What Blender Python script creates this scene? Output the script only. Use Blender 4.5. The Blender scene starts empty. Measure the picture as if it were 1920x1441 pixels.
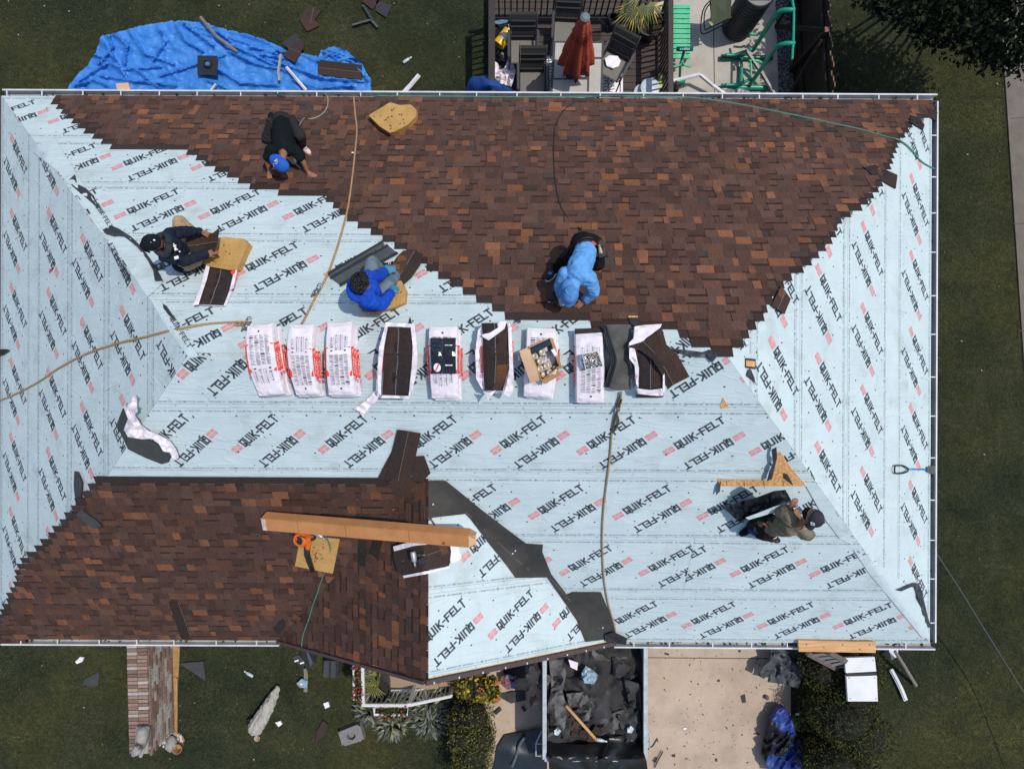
import bpy, bmesh, math, random
import numpy as np
from mathutils import Vector, Matrix, noise
from mathutils.geometry import delaunay_2d_cdt
V = Vector
rnd = random.Random(7)
sc = bpy.context.scene
C = sc.collection
# ------------------------------------------------------------------ camera, sky, sun
FPX, CAMZ = 1100.0, 13.0
cam = bpy.data.objects.new('camera', bpy.data.cameras.new('camera'))
C.objects.link(cam)
cam.location = (0, 0, CAMZ)
cam.rotation_euler = (0, 0, 0)
cam.data.sensor_width = 36
cam.data.lens = FPX / 1920 * 36
cam.data.clip_end = 500
sc.camera = cam
SUN_EL, SUN_AZ = math.radians(66), math.radians(77)          # azimuth clockwise from +Y
sd = V((math.sin(SUN_AZ) * math.cos(SUN_EL), math.cos(SUN_AZ) * math.cos(SUN_EL), math.sin(SUN_EL)))
w = bpy.data.worlds.new('World'); sc.world = w; w.use_nodes = True
sky = w.node_tree.nodes.new('ShaderNodeTexSky'); sky.sky_type = 'NISHITA'; sky.sun_disc = False
sky.sun_elevation = SUN_EL; sky.sun_rotation = SUN_AZ
bg = w.node_tree.nodes['Background']; bg.inputs[1].default_value = 0.15
w.node_tree.links.new(sky.outputs[0], bg.inputs[0])
sl = bpy.data.lights.new('sun', 'SUN'); sl.energy = 3.1; sl.angle = math.radians(0.5); sl.color = (1, .95, .87)
so = bpy.data.objects.new('sun', sl); C.objects.link(so); so.location = (20, 5, 30)
so.rotation_euler = sd.to_track_quat('Z', 'Y').to_euler()
sc.view_settings.view_transform = 'Standard'; sc.view_settings.look = 'None'
sc.view_settings.exposure = -0.05; sc.view_settings.gamma = 1
# ------------------------------------------------------------------ geometry of the view
CAM = V((0, 0, CAMZ))
def ray(px, py): return V(((px - 960) / FPX, -(py - 720.5) / FPX, -1))
def G(px, py, z=0.0): return CAM + ray(px, py) * (CAMZ - z)
ZE, ZR = 2.6, 5.8
NW, NE, SE, SW = G(3, 180, ZE), G(1747, 189, ZE), G(1743, 1205, ZE), G(0, 1196, ZE)
RMID = (G(355, 660, ZR) + G(1362, 668, ZR)) / 2
def plane(a, b, c):
    n = (b - a).cross(c - a).normalized()
    if n.z < 0: n = -n
    return n, n.dot(a)
PL = {'N': plane(NW, NE, RMID), 'S': plane(SW, SE, RMID), 'W': plane(NW, SW, G(355, 660, ZR)), 'E': plane(NE, SE, G(1362, 668, ZR))}
def meet(*ks):
    m = Matrix([PL[k][0] for k in ks]); return m.inverted() @ V([PL[k][1] for k in ks])
RW, RE = meet('N', 'S', 'W'), meet('N', 'S', 'E')
def tplane(px, py, k, h=0):
    n, c = PL[k]; d = ray(px, py); return (c + n.z * h - n.dot(CAM)) / n.dot(d)
def onp(px, py, k, h=0): return CAM + ray(px, py) * tplane(px, py, k, h)
GA = onp(797, 893, 'S'); GP = G(797, 1274, 4.6); GL = onp(522, 1198, 'S'); GR = onp(1152, 1201, 'S')
PL['GW'] = plane(GA, GP, GL); PL['GE'] = plane(GA, GP, GR)
def R(px, py, h=0.0):
    t = max(tplane(px, py, k, h) for k in 'NSEW')
    if py > 850:
        t = min(t, max(tplane(px, py, 'GW', h), tplane(px, py, 'GE', h)))
    return CAM + ray(px, py) * t
class Slope:
    def __init__(s, k, O, u, poly):
        s.k = k; s.n, s.c = PL[k]; s.O = O; s.u = (u - s.n * u.dot(s.n)).normalized(); s.v = s.n.cross(s.u); s.poly = [s.uv(p) for p in poly]
    def uv(s, p): d = p - s.O; return (d.dot(s.u), d.dot(s.v))
    def px(s, px, py): return s.uv(onp(px, py, s.k))
    def P(s, u, v, h=0.0): return s.O + s.u * u + s.v * v + s.n * h
SL = {'S': Slope('S', SW, SE - SW, [SW, SE, RE, RW]), 'E': Slope('E', SE, NE - SE, [SE, NE, RE]),
      'N': Slope('N', NE, NW - NE, [NE, NW, RW, RE]), 'W': Slope('W', NW, SW - NW, [NW, SW, RW]),
      'GW': Slope('GW', GL, GP - GA, [GL, GP, GA]), 'GE': Slope('GE', GP, GR - GP, [GP, GR, GA])}
# ------------------------------------------------------------------ materials
MATS = {}
def lin(r, g, b):
    f = lambda c: (c / 255 / 12.92) if c <= 10 else ((c / 255 + .055) / 1.055) ** 2.4
    return (f(r), f(g), f(b))
def mat(name, col, rough=.8, var=.15, scale=12, bump=0.0, bscale=60, metal=0, spec=.35, col2=None, stretch=None, attr=False, thr=None, detail=6, ridged=False, stain=0):
    if name in MATS: return MATS[name]
    m = bpy.data.materials.new(name); m.use_nodes = True; MATS[name] = m
    nt = m.node_tree; N = nt.nodes; L = nt.links; b = N['Principled BSDF']
    b.inputs['Roughness'].default_value = rough; b.inputs['Metallic'].default_value = metal
    b.inputs['Specular IOR Level'].default_value = spec
    tc = N.new('ShaderNodeTexCoord'); mp = N.new('ShaderNodeMapping'); L.new(tc.outputs['Object'], mp.inputs[0])
    if stretch: mp.inputs['Scale'].default_value = stretch
    nz = N.new('ShaderNodeTexNoise'); nz.inputs['Scale'].default_value = scale; nz.inputs['Detail'].default_value = detail; nz.inputs['Roughness'].default_value = .65
    L.new(mp.outputs[0], nz.inputs['Vector'])
    cr = N.new('ShaderNodeValToRGB'); lo, hi = thr or (.3, .7)
    cr.color_ramp.elements[0].position = lo; cr.color_ramp.elements[1].position = hi
    L.new(nz.outputs['Fac'], cr.inputs[0])
    if attr:
        at = N.new('ShaderNodeAttribute'); at.attribute_name = 'Col'
        cr.color_ramp.elements[0].color = (1 - var,) * 3 + (1,); cr.color_ramp.elements[1].color = (1 + var,) * 3 + (1,)
        mx = N.new('ShaderNodeMix'); mx.data_type = 'RGBA'; mx.blend_type = 'MULTIPLY'; mx.inputs[0].default_value = 1
        L.new(at.outputs['Color'], mx.inputs[6]); L.new(cr.outputs[0], mx.inputs[7]); L.new(mx.outputs[2], b.inputs['Base Color'])
    else:
        c2 = col2 or tuple(min(1, c * (1 + var)) for c in col); c1 = col if col2 else tuple(c * (1 - var) for c in col)
        cr.color_ramp.elements[0].color = (*c1, 1); cr.color_ramp.elements[1].color = (*c2, 1)
        L.new(cr.outputs[0], b.inputs['Base Color'])
    if stain:
        src = b.inputs['Base Color'].links[0].from_socket; lo_ = None
        for (ss, p0, p1, dv) in ((1.3, .36, .52, stain), (.35, .35, .6, stain * .6), (9, .30, .42, stain * .8)):
            ns = N.new('ShaderNodeTexNoise'); ns.inputs['Scale'].default_value = ss; ns.inputs['Detail'].default_value = 8; ns.inputs['Roughness'].default_value = .6; L.new(tc.outputs['Object'], ns.inputs['Vector'])
            rs_ = N.new('ShaderNodeValToRGB'); rs_.color_ramp.elements[0].position = p0; rs_.color_ramp.elements[1].position = p1; k_ = 1 - dv
            rs_.color_ramp.elements[0].color = (k_, k_, k_, 1); rs_.color_ramp.elements[1].color = (1, 1, 1, 1); L.new(ns.outputs['Fac'], rs_.inputs[0])
            mx = N.new('ShaderNodeMix'); mx.data_type = 'RGBA'; mx.blend_type = 'MULTIPLY'; mx.inputs[0].default_value = 1; L.new(src, mx.inputs[6]); L.new(rs_.outputs[0], mx.inputs[7]); src = mx.outputs[2]
        L.new(src, b.inputs['Base Color'])
    if bump:
        nb = N.new('ShaderNodeTexNoise'); nb.inputs['Scale'].default_value = bscale; nb.inputs['Detail'].default_value = 5
        if ridged: nb.noise_type = 'RIDGED_MULTIFRACTAL'; nb.inputs['Detail'].default_value = 3; nb.inputs['Roughness'].default_value = .35; nb.inputs['Distortion'].default_value = .4
        L.new(mp.outputs[0], nb.inputs['Vector'])
        bp = N.new('ShaderNodeBump'); bp.inputs['Strength'].default_value = 1; bp.inputs['Distance'].default_value = bump
        L.new(nb.outputs['Fac'], bp.inputs['Height']); L.new(bp.outputs[0], b.inputs['Normal'])
    return m
def glossy(name, col, rough=.3, **k): return mat(name, col, rough=rough, spec=.5, **k)
# ------------------------------------------------------------------ mesh builder
class MB:
    def __init__(s): s.v = []; s.f = []; s.m = []; s.c = []; s.hascol = False; s.soft = False
    def add(s, vs, fs, m=0, col=None):
        o = len(s.v); s.v.extend([tuple(p) for p in vs])
        for i, f in enumerate(fs):
            s.f.append([o + j for j in f]); s.m.append(m)
            if col is not None:
                s.hascol = True
                s.c.append(col if not isinstance(col, list) else col[i])
            else: s.c.append((1, 1, 1))
        return s
    def quad(s, a, b, c, d, m=0, col=None): return s.add([a, b, c, d], [[0, 1, 2, 3]], m, col)
    def hexa(s, p, m=0, col=None):      # 8 points: bottom 4, top 4
        return s.add(p, [[3, 2, 1, 0], [4, 5, 6, 7], [0, 1, 5, 4], [1, 2, 6, 5], [2, 3, 7, 6], [3, 0, 4, 7]], m, col)
    def box(s, c, size, rz=0, m=0, M=None, bev=0, col=None):
        x, y, z = [q / 2 for q in size]
        M = M or Matrix.Rotation(rz, 3, 'Z'); c = V(c)
        if bev:
            bm = bmesh.new(); bmesh.ops.create_cube(bm, size=1)
            for v in bm.verts: v.co = V((v.co.x * 2 * x, v.co.y * 2 * y, v.co.z * 2 * z))
            bmesh.ops.bevel(bm, geom=bm.edges[:], offset=bev, segments=2, affect='EDGES')
            vs = [c + M @ v.co for v in bm.verts]; fs = [[v.index for v in f.verts] for f in bm.faces]; bm.free()
            return s.add(vs, fs, m, col)
        P = [c + M @ V(q) for q in ((-x, -y, -z), (x, -y, -z), (x, y, -z), (-x, y, -z), (-x, -y, z), (x, -y, z), (x, y, z), (-x, y, z))]
        return s.hexa(P, m, col)
    def bar(s, a, b, wd, ht, m=0, up=V((0, 0, 1)), bev=0, col=None):
        a, b = V(a), V(b); d = b - a; L = d.length; x = d.normalized(); y = up.cross(x)
        if y.length < 1e-4: y = V((0, 1, 0)).cross(x)
        y.normalize(); z = x.cross(y)
        return s.box((a + b) / 2, (L, wd, ht), M=Matrix((x, y, z)).transposed(), m=m, bev=bev, col=col)
    def tube(s, pts, r, n=8, m=0, cap=True, col=None):
        pts = [V(p) for p in pts]; k = len(pts); rs = r if isinstance(r, (list, tuple)) else [r] * k
        vs = []; ref = None
        for i, p in enumerate(pts):
            t = (pts[min(i + 1, k - 1)] - pts[max(i - 1, 0)]).normalized()
            if ref is None: ref = t.orthogonal().normalized()
            ref = (ref - t * ref.dot(t)); ref = ref.normalized() if ref.length > 1e-5 else t.orthogonal().normalized(); bn = t.cross(ref)
            for j in range(n):
                a = 2 * math.pi * j / n; vs.append(p + (ref * math.cos(a) + bn * math.sin(a)) * rs[i])
        fs = [[i * n + j, i * n + (j + 1) % n, (i + 1) * n + (j + 1) % n, (i + 1) * n + j] for i in range(k - 1) for j in range(n)]
        if cap: fs += [list(range(n))[::-1], [(k - 1) * n + j for j in range(n)]]
        return s.add(vs, fs, m, col)
    def lathe(s, base, prof, n=20, m=0, axis=V((0, 0, 1)), col=None, closed=False):
        base = V(base); q = V((0, 0, 1)).rotation_difference(axis.normalized())
        vs = [base + q @ V((r * math.cos(2 * math.pi * j / n), r * math.sin(2 * math.pi * j / n), z)) for r, z in prof for j in range(n)]
        k = len(prof)
        fs = [[i * n + j, i * n + (j + 1) % n, (i + 1) * n + (j + 1) % n, (i + 1) * n + j] for i in range(k - 1) for j in range(n)]
        if prof[0][0] > 1e-4 and not closed: fs.append(list(range(n))[::-1])
        if prof[-1][0] > 1e-4 and not closed: fs.append([(k - 1) * n + j for j in range(n)])
        return s.add(vs, fs, m, col)
    def ball(s, c, r, n=12, m=0, M=None, amp=0, fr=3, col=None):
        r = r if isinstance(r, (tuple, list)) else (r, r, r); c = V(c); vs = []; k = max(6, n // 2 + 1)
        for i in range(k + 1):
            th = math.pi * i / k
            for j in range(n):
                a = 2 * math.pi * j / n; d = V((math.sin(th) * math.cos(a), math.sin(th) * math.sin(a), math.cos(th)))
                q = 1 + (amp * noise.noise(d * fr + c * 3) if amp else 0)
                p = V((d.x * r[0], d.y * r[1], d.z * r[2])) * q
                vs.append(c + (M @ p if M else p))
        fs = [[i * n + j, (i + 1) * n + j, (i + 1) * n + (j + 1) % n, i * n + (j + 1) % n] for i in range(k) for j in range(n)]
        return s.add(vs, fs, m, col)
    def prism(s, pts, th, m=0, down=V((0, 0, -1)), col=None):
        pts = [V(p) for p in pts]; n = len(pts); lo = [p + down * th for p in pts]
        nm = sum(((pts[i] - pts[0]).cross(pts[i + 1] - pts[0]) for i in range(1, n - 1)), V())
        top = list(range(n)); bot = [n + i for i in range(n)]
        if nm.dot(down) > 0: top = top[::-1]
        else: bot = bot[::-1]
        return s.add(pts + lo, [top, bot] + [[i, (i + 1) % n, n + (i + 1) % n, n + i] for i in range(n)], m, col)
    def drape(s, out, surf, step, h=0.0, th=.006, m=0, amp=0, fr=.05, seed=0, ridged=False, dens=True, col=None, ms=None, vf=None, rag=0):
        """sheet with the given outline laid on surf(x, y, h); height h (number or function) plus noise; vertical skirt of th"""
        pts = []; s.soft = True
        n = len(out)
        for i in range(n):
            a, b = V(out[i][:2]), V(out[(i + 1) % n][:2]); k = max(1, int((b - a).length / step)) if dens else 1
            pts += [a.lerp(b, j / k) for j in range(k)]
        if rag: pts = [p + V((rag * noise.noise(V((p.x * .21, p.y * .21, 1))), rag * noise.noise(V((p.x * .21, p.y * .21, 7))))) for p in pts]
        no = len(pts); xs = [p.x for p in pts]; ys = [p.y for p in pts]
        inner = []
        def inside(x, y):
            r = False; j = no - 1
            for i in range(no):
                if (ys[i] > y) != (ys[j] > y) and x < (xs[j] - xs[i]) * (y - ys[i]) / (ys[j] - ys[i]) + xs[i]: r = not r
                j = i
            return r
        y = min(ys) + step / 2; row = 0
        while y < max(ys):
            x = min(xs) + (step / 2 if row % 2 else step)
            while x < max(xs):
                q = V((x + rnd.uniform(-.2, .2) * step, y + rnd.uniform(-.2, .2) * step))
                if inside(q.x, q.y) and min((q - p).length for p in pts) > step * .45: inner.append(q)
                x += step
            y += step * .87; row += 1
        ov, oe, of, orig, _, _ = delaunay_2d_cdt(pts + inner, [(i, (i + 1) % no) for i in range(no)], [], 1, 1e-6)
        hf = h if callable(h) else (lambda x, y: h)
        W = []
        for q in ov:
            z = hf(q.x, q.y)
            if amp:
                a = noise.fractal(V((q.x * fr, q.y * fr, seed)), 1, 2, 4)
                z += amp * ((1 - 2 * abs(a)) if ridged else a)
            W.append(surf(q.x, q.y, max(z, .004)))
        if vf: W = [vf(p) for p in W]
        fs = []
        for f in of:
            f = list(f); nn = (W[f[1]] - W[f[0]]).cross(W[f[2]] - W[f[0]])
            fs.append(f if nn.z > 0 else f[::-1])
        s.add(W, fs, m, col)
        if th:
            imap = {}
            for i, o in enumerate(orig):
                for j in o: imap[j] = i
            ring = [imap[i] for i in range(no) if i in imap]
            bot = [W[i] - V((0, 0, th)) for i in ring]; top = [W[i] for i in ring]; k = len(ring)
            s.add(top + bot, [[i, (i + 1) % k, k + (i + 1) % k, k + i] for i in range(k)], m if ms is None else ms, col)
        return s
    def leaves(s, pts, size, m=0, flat=.0, aspect=.5, rs=None, cols=None):
        r = rs or rnd
        for p in pts:
            p = V(p); a = V((r.gauss(0, 1), r.gauss(0, 1), r.gauss(0, 1) * (1 - flat))).normalized()
            b = a.cross(V((r.gauss(0, 1), r.gauss(0, 1), r.gauss(0, 1)))).normalized()
            if flat: b = V((-a.y, a.x, r.uniform(-.3, .3))).normalized()
            z = size * r.uniform(.6, 1.3)
            s.add([p - a * z * .5, p + b * z * aspect * .5, p + a * z * .5, p - b * z * aspect * .5], [[0, 1, 2, 3]], m if not isinstance(m, list) else r.choice(m), r.choice(cols) if cols else None)
        return s
    def build(s, name, mats, parent=None, smooth=False, label=None, cat=None, group=None, kind=None, autos=None):
        mats = mats if isinstance(mats, (list, tuple)) else [mats]
        A = np.array(s.v, dtype=np.float64)
        if parent is not None:
            o = V(parent['_o'])
        elif kind == 'structure': o = V((0, 0, 0))
        else: o = V(((A[:, 0].min() + A[:, 0].max()) / 2, (A[:, 1].min() + A[:, 1].max()) / 2, A[:, 2].min()))
        A = A - np.array(o)
        me = bpy.data.meshes.new(name); me.from_pydata(A.tolist(), [], s.f)
        for q in mats: me.materials.append(q)
        me.polygons.foreach_set('material_index', s.m)
        if smooth: me.polygons.foreach_set('use_smooth', [True] * len(s.f))
        if s.hascol:
            at = me.color_attributes.new('Col', 'FLOAT_COLOR', 'CORNER'); buf = []
            for f, c in zip(s.f, s.c):
                if isinstance(c[0], (tuple, list)):
                    for q in c: buf += [*q, 1]
                else: buf += [*c, 1] * len(f)
            at.data.foreach_set('color', buf)
        me.validate(); me.update()
        ob = bpy.data.objects.new(name, me); C.objects.link(ob)
        if parent is not None: ob.parent = parent; ob['_o'] = parent['_o']
        else: ob.location = o; ob['_o'] = tuple(o)
        if s.soft and not autos and not smooth: autos = 48
        if autos: 
            md = me
            me.polygons.foreach_set('use_smooth', [True] * len(me.polygons)); me.set_sharp_from_angle(angle=math.radians(autos))
        if label: ob['label'] = label
        if cat: ob['category'] = cat
        if group: ob['group'] = group
        if kind: ob['kind'] = kind
        elif label: ob['kind'] = 'thing'
        return ob
def thing(name, label, cat, loc, group=None):
    o = bpy.data.objects.new(name, None); C.objects.link(o); o.location = loc; o.empty_display_size = .1
    o['label'] = label; o['category'] = cat; o['_o'] = tuple(loc); o['kind'] = 'thing'
    if group: o['group'] = group
    return o
def smoothpath(pts, k=6):
    pts = [V(p) for p in pts]; out = []
    for i in range(len(pts) - 1):
        p0, p1, p2, p3 = pts[max(i - 1, 0)], pts[i], pts[i + 1], pts[min(i + 2, len(pts) - 1)]
        for j in range(k):
            t = j / k
            out.append(.5 * ((2 * p1) + (p2 - p0) * t + (2 * p0 - 5 * p1 + 4 * p2 - p3) * t * t + (3 * p1 - p0 - 3 * p2 + p3) * t ** 3))
    return out + [pts[-1]]
def clip(poly, conv):
    """clip polygon (list of 2-tuples) to a convex counter-clockwise polygon"""
    for i in range(len(conv)):
        a, b = conv[i], conv[(i + 1) % len(conv)]; ex, ey = b[0] - a[0], b[1] - a[1]; out = []
        for j in range(len(poly)):
            p, q = poly[j], poly[(j + 1) % len(poly)]
            dp = ex * (p[1] - a[1]) - ey * (p[0] - a[0]); dq = ex * (q[1] - a[1]) - ey * (q[0] - a[0])
            if dp >= 0: out.append(p)
            if (dp >= 0) != (dq >= 0): t = dp / (dp - dq); out.append((p[0] + t * (q[0] - p[0]), p[1] + t * (q[1] - p[1])))
        poly = out
        if len(poly) < 3: return []
    return poly
# stroke lettering: polylines on a box 0..1 wide, 0..1 high
FONT = {'Q': [[(.08, .05), (.08, .95), (.92, .95), (.92, .3), (.68, .05), (.08, .05)], [(.5, .38), (1.02, -.16)]],
 'U': [[(.08, 1), (.08, .05), (.92, .05), (.92, 1)]], 'I': [[(.5, 0), (.5, 1)]], 'K': [[(.1, 0), (.1, 1)], [(.95, 1), (.12, .48)], [(.3, .58), (.98, 0)]],
 '-': [[(.2, .48), (.8, .48)]], 'F': [[(.1, 0), (.1, .95), (.95, .95)], [(.1, .5), (.8, .5)]], 'E': [[(.95, .95), (.1, .95), (.1, .05), (.95, .05)], [(.1, .5), (.8, .5)]],
 'L': [[(.1, 1), (.1, .05), (.95, .05)]], 'T': [[(0, .95), (1, .95)], [(.5, .95), (.5, 0)]], 'M': [[(.05, 0), (.05, 1), (.5, .4), (.95, 1), (.95, 0)]],
 'S': [[(.95, .95), (.08, .95), (.08, .5), (.92, .5), (.92, .05), (.05, .05)]], 'A': [[(0, 0), (.5, 1), (1, 0)], [(.2, .35), (.8, .35)]],
 'D': [[(.1, 0), (.1, 1), (.7, 1), (.95, .75), (.95, .25), (.7, 0), (.1, 0)]], 'P': [[(.1, 0), (.1, .95), (.92, .95), (.92, .45), (.1, .45)]], 'R': [[(.1, 0), (.1, .95), (.92, .95), (.92, .45), (.1, .45)], [(.5, .45), (.95, 0)]],
 'H': [[(.1, 0), (.1, 1)], [(.9, 0), (.9, 1)], [(.1, .5), (.9, .5)]], 'C': [[(.95, .95), (.1, .95), (.1, .05), (.95, .05)]], 'O': [[(.1, .05), (.1, .95), (.9, .95), (.9, .05), (.1, .05)]],
 'W': [[(0, 1), (.25, 0), (.5, .7), (.75, 0), (1, 1)]], '.': [[(.4, .05), (.6, .05)]], ',': [[(.5, .15), (.4, -.1)]], '8': [[(.1, .05), (.1, .95), (.9, .95), (.9, .05), (.1, .05)], [(.1, .5), (.9, .5)]],
 '0': [[(.1, .05), (.1, .95), (.9, .95), (.9, .05), (.1, .05)]], '4': [[(.1, 1), (.1, .4), (.95, .4)], [(.75, 1), (.75, 0)]], '9': [[(.9, 0), (.9, .95), (.1, .95), (.1, .5), (.9, .5)]],
 '2': [[(.1, .95), (.9, .95), (.9, .5), (.1, .5), (.1, .05), (.9, .05)]], '3': [[(.1, .95), (.9, .95), (.9, .05), (.1, .05)], [(.3, .5), (.9, .5)]], '1': [[(.5, 0), (.5, 1)]], '#': [[(.3, 0), (.4, 1)], [(.7, 0), (.8, 1)], [(.1, .35), (.9, .35)]],
 '7': [[(.1, .95), (.9, .95), (.4, 0)]], '6': [[(.9, .95), (.1, .95), (.1, .05), (.9, .05), (.9, .5), (.1, .5)]], 'G': [[(.95, .95), (.1, .95), (.1, .05), (.95, .05), (.95, .5), (.6, .5)]], 'N': [[(.1, 0), (.1, 1), (.9, 0), (.9, 1)]], ' ': []}
ADV = {'I': .42, '-': .62, ' ': .6, '.': .5, ',': .5, '1': .6}
def strokes(text, size, wd, gap=.22, ww=.72):
    """quads (4 x,y points each) of the text, baseline at 0, starting at x=0; returns (quads, length)"""
    x = 0; Q = []
    for ch in text:
        a = ADV.get(ch, 1) * ww * size
        for pl in FONT.get(ch, []):
            for (p, q) in zip(pl, pl[1:]):
                p = (x + p[0] * a, p[1] * size); q = (x + q[0] * a, q[1] * size)
                dx, dy = q[0] - p[0], q[1] - p[1]; L = math.hypot(dx, dy) or 1; ux, uy = dx / L, dy / L; e = wd * .5
                p = (p[0] - ux * e, p[1] - uy * e); q = (q[0] + ux * e, q[1] + uy * e)
                Q.append([(p[0] + uy * e, p[1] - ux * e), (q[0] + uy * e, q[1] - ux * e), (q[0] - uy * e, q[1] + ux * e), (p[0] - uy * e, p[1] + ux * e)])
        x += a + gap * size
    return Q, x - gap * size

def folds(seed=0, amp=.07, base=.10, ax=.014, ay=.055, shear=.3, fine=.018):
    """long soft folds with finer crumples: a height for draped tarpaulins, in photo pixels"""
    def h(x, y):
        wx = 14 * noise.noise(V((x * .02, y * .02, seed))); yy = y - shear * x + wx
        n = 1 - 2 * abs(noise.noise(V((x * ax, yy * ay, seed + 5))))
        m = 1 - 2 * abs(noise.noise(V((x * ay * .8 + wx * .05, y * ax * 2.2, seed + 9))))
        return base + amp * n * .7 + amp * .5 * m + fine * noise.fractal(V((x * .11, y * .11, seed)), 1, 2, 3)
    return h
def ptext(b, text, p0, p1, hpx, surf, h, m, wd=.16):
    """stroke lettering whose base line runs between two photo points on a surface"""
    Q, L = strokes(text, 1, wd, .19, .68); p0, p1 = V(p0), V(p1); d = p1 - p0; n = V((d.y, -d.x)).normalized() * hpx
    for q in Q: b.add([surf(*(p0 + d * (x / L) + n * y), h) for x, y in q], [[0, 1, 2, 3]], m)

def creases(lines, amp, wid):
    """narrow raised fold lines along polylines, in photo pixels"""
    segs = [(V(p), V(q)) for L in lines for p, q in zip(L, L[1:])]
    def h(x, y):
        z = 0; P = V((x, y))
        for p, q in segs:
            d = q - p; t = max(0, min(1, (P - p).dot(d) / d.length_squared)); r = (P - p - d * t); s = r.length
            if s < wid * 3:
                side = 1 if d.x * r.y - d.y * r.x > 0 else -.6
                z = max(z, amp * math.exp(-(s / (wid * (1.6 if side > 0 else .7))) ** 2))
        return z
    return h
# ------------------------------------------------------------------ ground
M_lawn = mat('lawn', (.024, .0285, .017), .95, scale=1.1, col2=(.056, .059, .032), bump=.03, bscale=45, thr=(.3, .72), detail=9, spec=.1)
def ground_mat():
    m = M_lawn; nt = m.node_tree; N = nt.nodes; L = nt.links; b = N['Principled BSDF']
    src = b.inputs['Base Color'].links[0].from_socket
    tc = N.new('ShaderNodeTexCoord')
    def nz(sc, d, lo, hi, a, c, stretch=(1, 1, 1)):
        mp = N.new('ShaderNodeMapping'); mp.inputs['Scale'].default_value = stretch; mp.inputs['Rotation'].default_value = (0, 0, .5); L.new(tc.outputs['Object'], mp.inputs[0])
        n = N.new('ShaderNodeTexNoise'); n.inputs['Scale'].default_value = sc; n.inputs['Detail'].default_value = d; n.inputs['Roughness'].default_value = .7; L.new(mp.outputs[0], n.inputs['Vector'])
        r = N.new('ShaderNodeValToRGB'); r.color_ramp.elements[0].position = lo; r.color_ramp.elements[1].position = hi
        r.color_ramp.elements[0].color = (*a, 1); r.color_ramp.elements[1].color = (*c, 1); L.new(n.outputs['Fac'], r.inputs[0]); return r.outputs[0]
    def mul(x, y):
        k = N.new('ShaderNodeMix'); k.data_type = 'RGBA'; k.blend_type = 'MULTIPLY'; k.inputs[0].default_value = 1
        L.new(x, k.inputs[6]); L.new(y, k.inputs[7]); return k.outputs[2]
    o = mul(src, nz(38, 6, .33, .68, (.45, .48, .46), (1.6, 1.58, 1.45), (1, .45, 1)))
    o = mul(o, nz(7, 5, .35, .7, (.6, .65, .65), (1.4, 1.35, 1.2)))
    o = mul(o, nz(.22, 3, .4, .65, (.68, .78, .86), (1.75, 1.5, 1.0)))
    L.new(o, b.inputs['Base Color'])
ground_mat()
g = MB(); n = 60; S = 140
g.add([(-S, -S, 0), (S, -S, 0), (S, S, 0), (-S, S, 0)], [[0, 1, 2, 3]])
g.build('lawn', M_lawn, kind='structure')
M_conc = mat('driveway concrete', (.40, .305, .225), .9, scale=.9, col2=(.57, .45, .345), bump=.004, bscale=90, thr=(.25, .75), detail=10, stain=.16)
M_patio = mat('patio concrete', (.40, .36, .31), .9, scale=1.3, col2=(.52, .48, .42), bump=.004, bscale=90, thr=(.25, .75), detail=10, stain=.14)
M_walk = mat('sidewalk concrete', (.13, .11, .09), .9, scale=3, col2=(.205, .175, .145), bump=.01, bscale=120, thr=(.25, .75), detail=12)
M_grav = mat('gravel', (.03, .03, .03), .9, scale=28, col2=(.30, .29, .28), bump=.05, bscale=40, thr=(.42, .6), detail=3)
M_joint = mat('joint', (.09, .075, .06))
def slab(name, px, z, m, joints=(), dirt=None):
    b = MB(); b.prism([G(x, y, z) for x, y in px], z + .1)
    for a, c in joints: b.bar(G(*a, z + .001), G(*c, z + .001), .018, .006, m=1)
    return b.build(name, [m, M_joint], kind='structure')
slab('driveway', [(900, 1180), (1483, 1180), (1482, 1480), (900, 1480)], .02, M_conc, [((1200, 1232), (1450, 1234))])
slab('patio', [(1255, -60), (1452, -60), (1462, 240), (1255, 240)], .02, M_patio, [((1336, -60), (1341, 240))])
slab('sidewalk', [(1868, -100), (2050, -100), (2050, 1500), (1985, 1500), (1922, 700), (1911, 540), (1887, 180)], .03, M_walk, [((1890, 60), (2050, 70)), ((1896, 222), (2050, 215)), ((1900, 420), (2050, 412)), ((1912, 620), (2050, 615)), ((1915, 830), (2050, 830))])
slab('gravel_strip', [(1452, -60), (1478, -60), (1492, 240), (1462, 240)], .012, M_grav)
slab('dirt_strip', [(318, 1190), (338, 1190), (333, 1300), (332, 1390), (312, 1392)], .01, mat('ochre dirt', (.30, .17, .07), .95, scale=9, col2=(.50, .30, .13), bump=.03, bscale=50))
# litter of the tear-off on the driveway: tiny crumbs nobody could count
b = MB(); r9 = random.Random(5)
for i in range(150):
    p = G(r9.uniform(1215, 1470), r9.uniform(1215, 1440), .024); s = r9.choice([.008, .01, .012, .02]); a = r9.uniform(0, 6)
    b.box(p, (s * 2, s, .006), a, m=0 if r9.random() < .8 else 1)
for i in range(60):
    p = G(r9.uniform(0, 900), r9.choice([r9.uniform(0, 170), r9.uniform(1215, 1440)]), .02); s = r9.choice([.008, .01, .014])
    b.box(p, (s * 2, s, .012), r9.uniform(0, 6), m=1 if r9.random() < .5 else 2)
for i in range(30):
    p = G(r9.uniform(1640, 1890), r9.uniform(0, 1440), .02); b.box(p, (.03, .016, .01), r9.uniform(0, 6), m=2 if r9.random() < .8 else 1)
b.build('roofing_crumbs', [mat('crumb dark', (.03, .028, .027)), mat('crumb pale', (.5, .48, .45)), mat('crumb ochre', (.22, .13, .05))], label='tiny dark and pale crumbs of torn roofing scattered on driveway and grass', cat='debris', kind='stuff')
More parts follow.
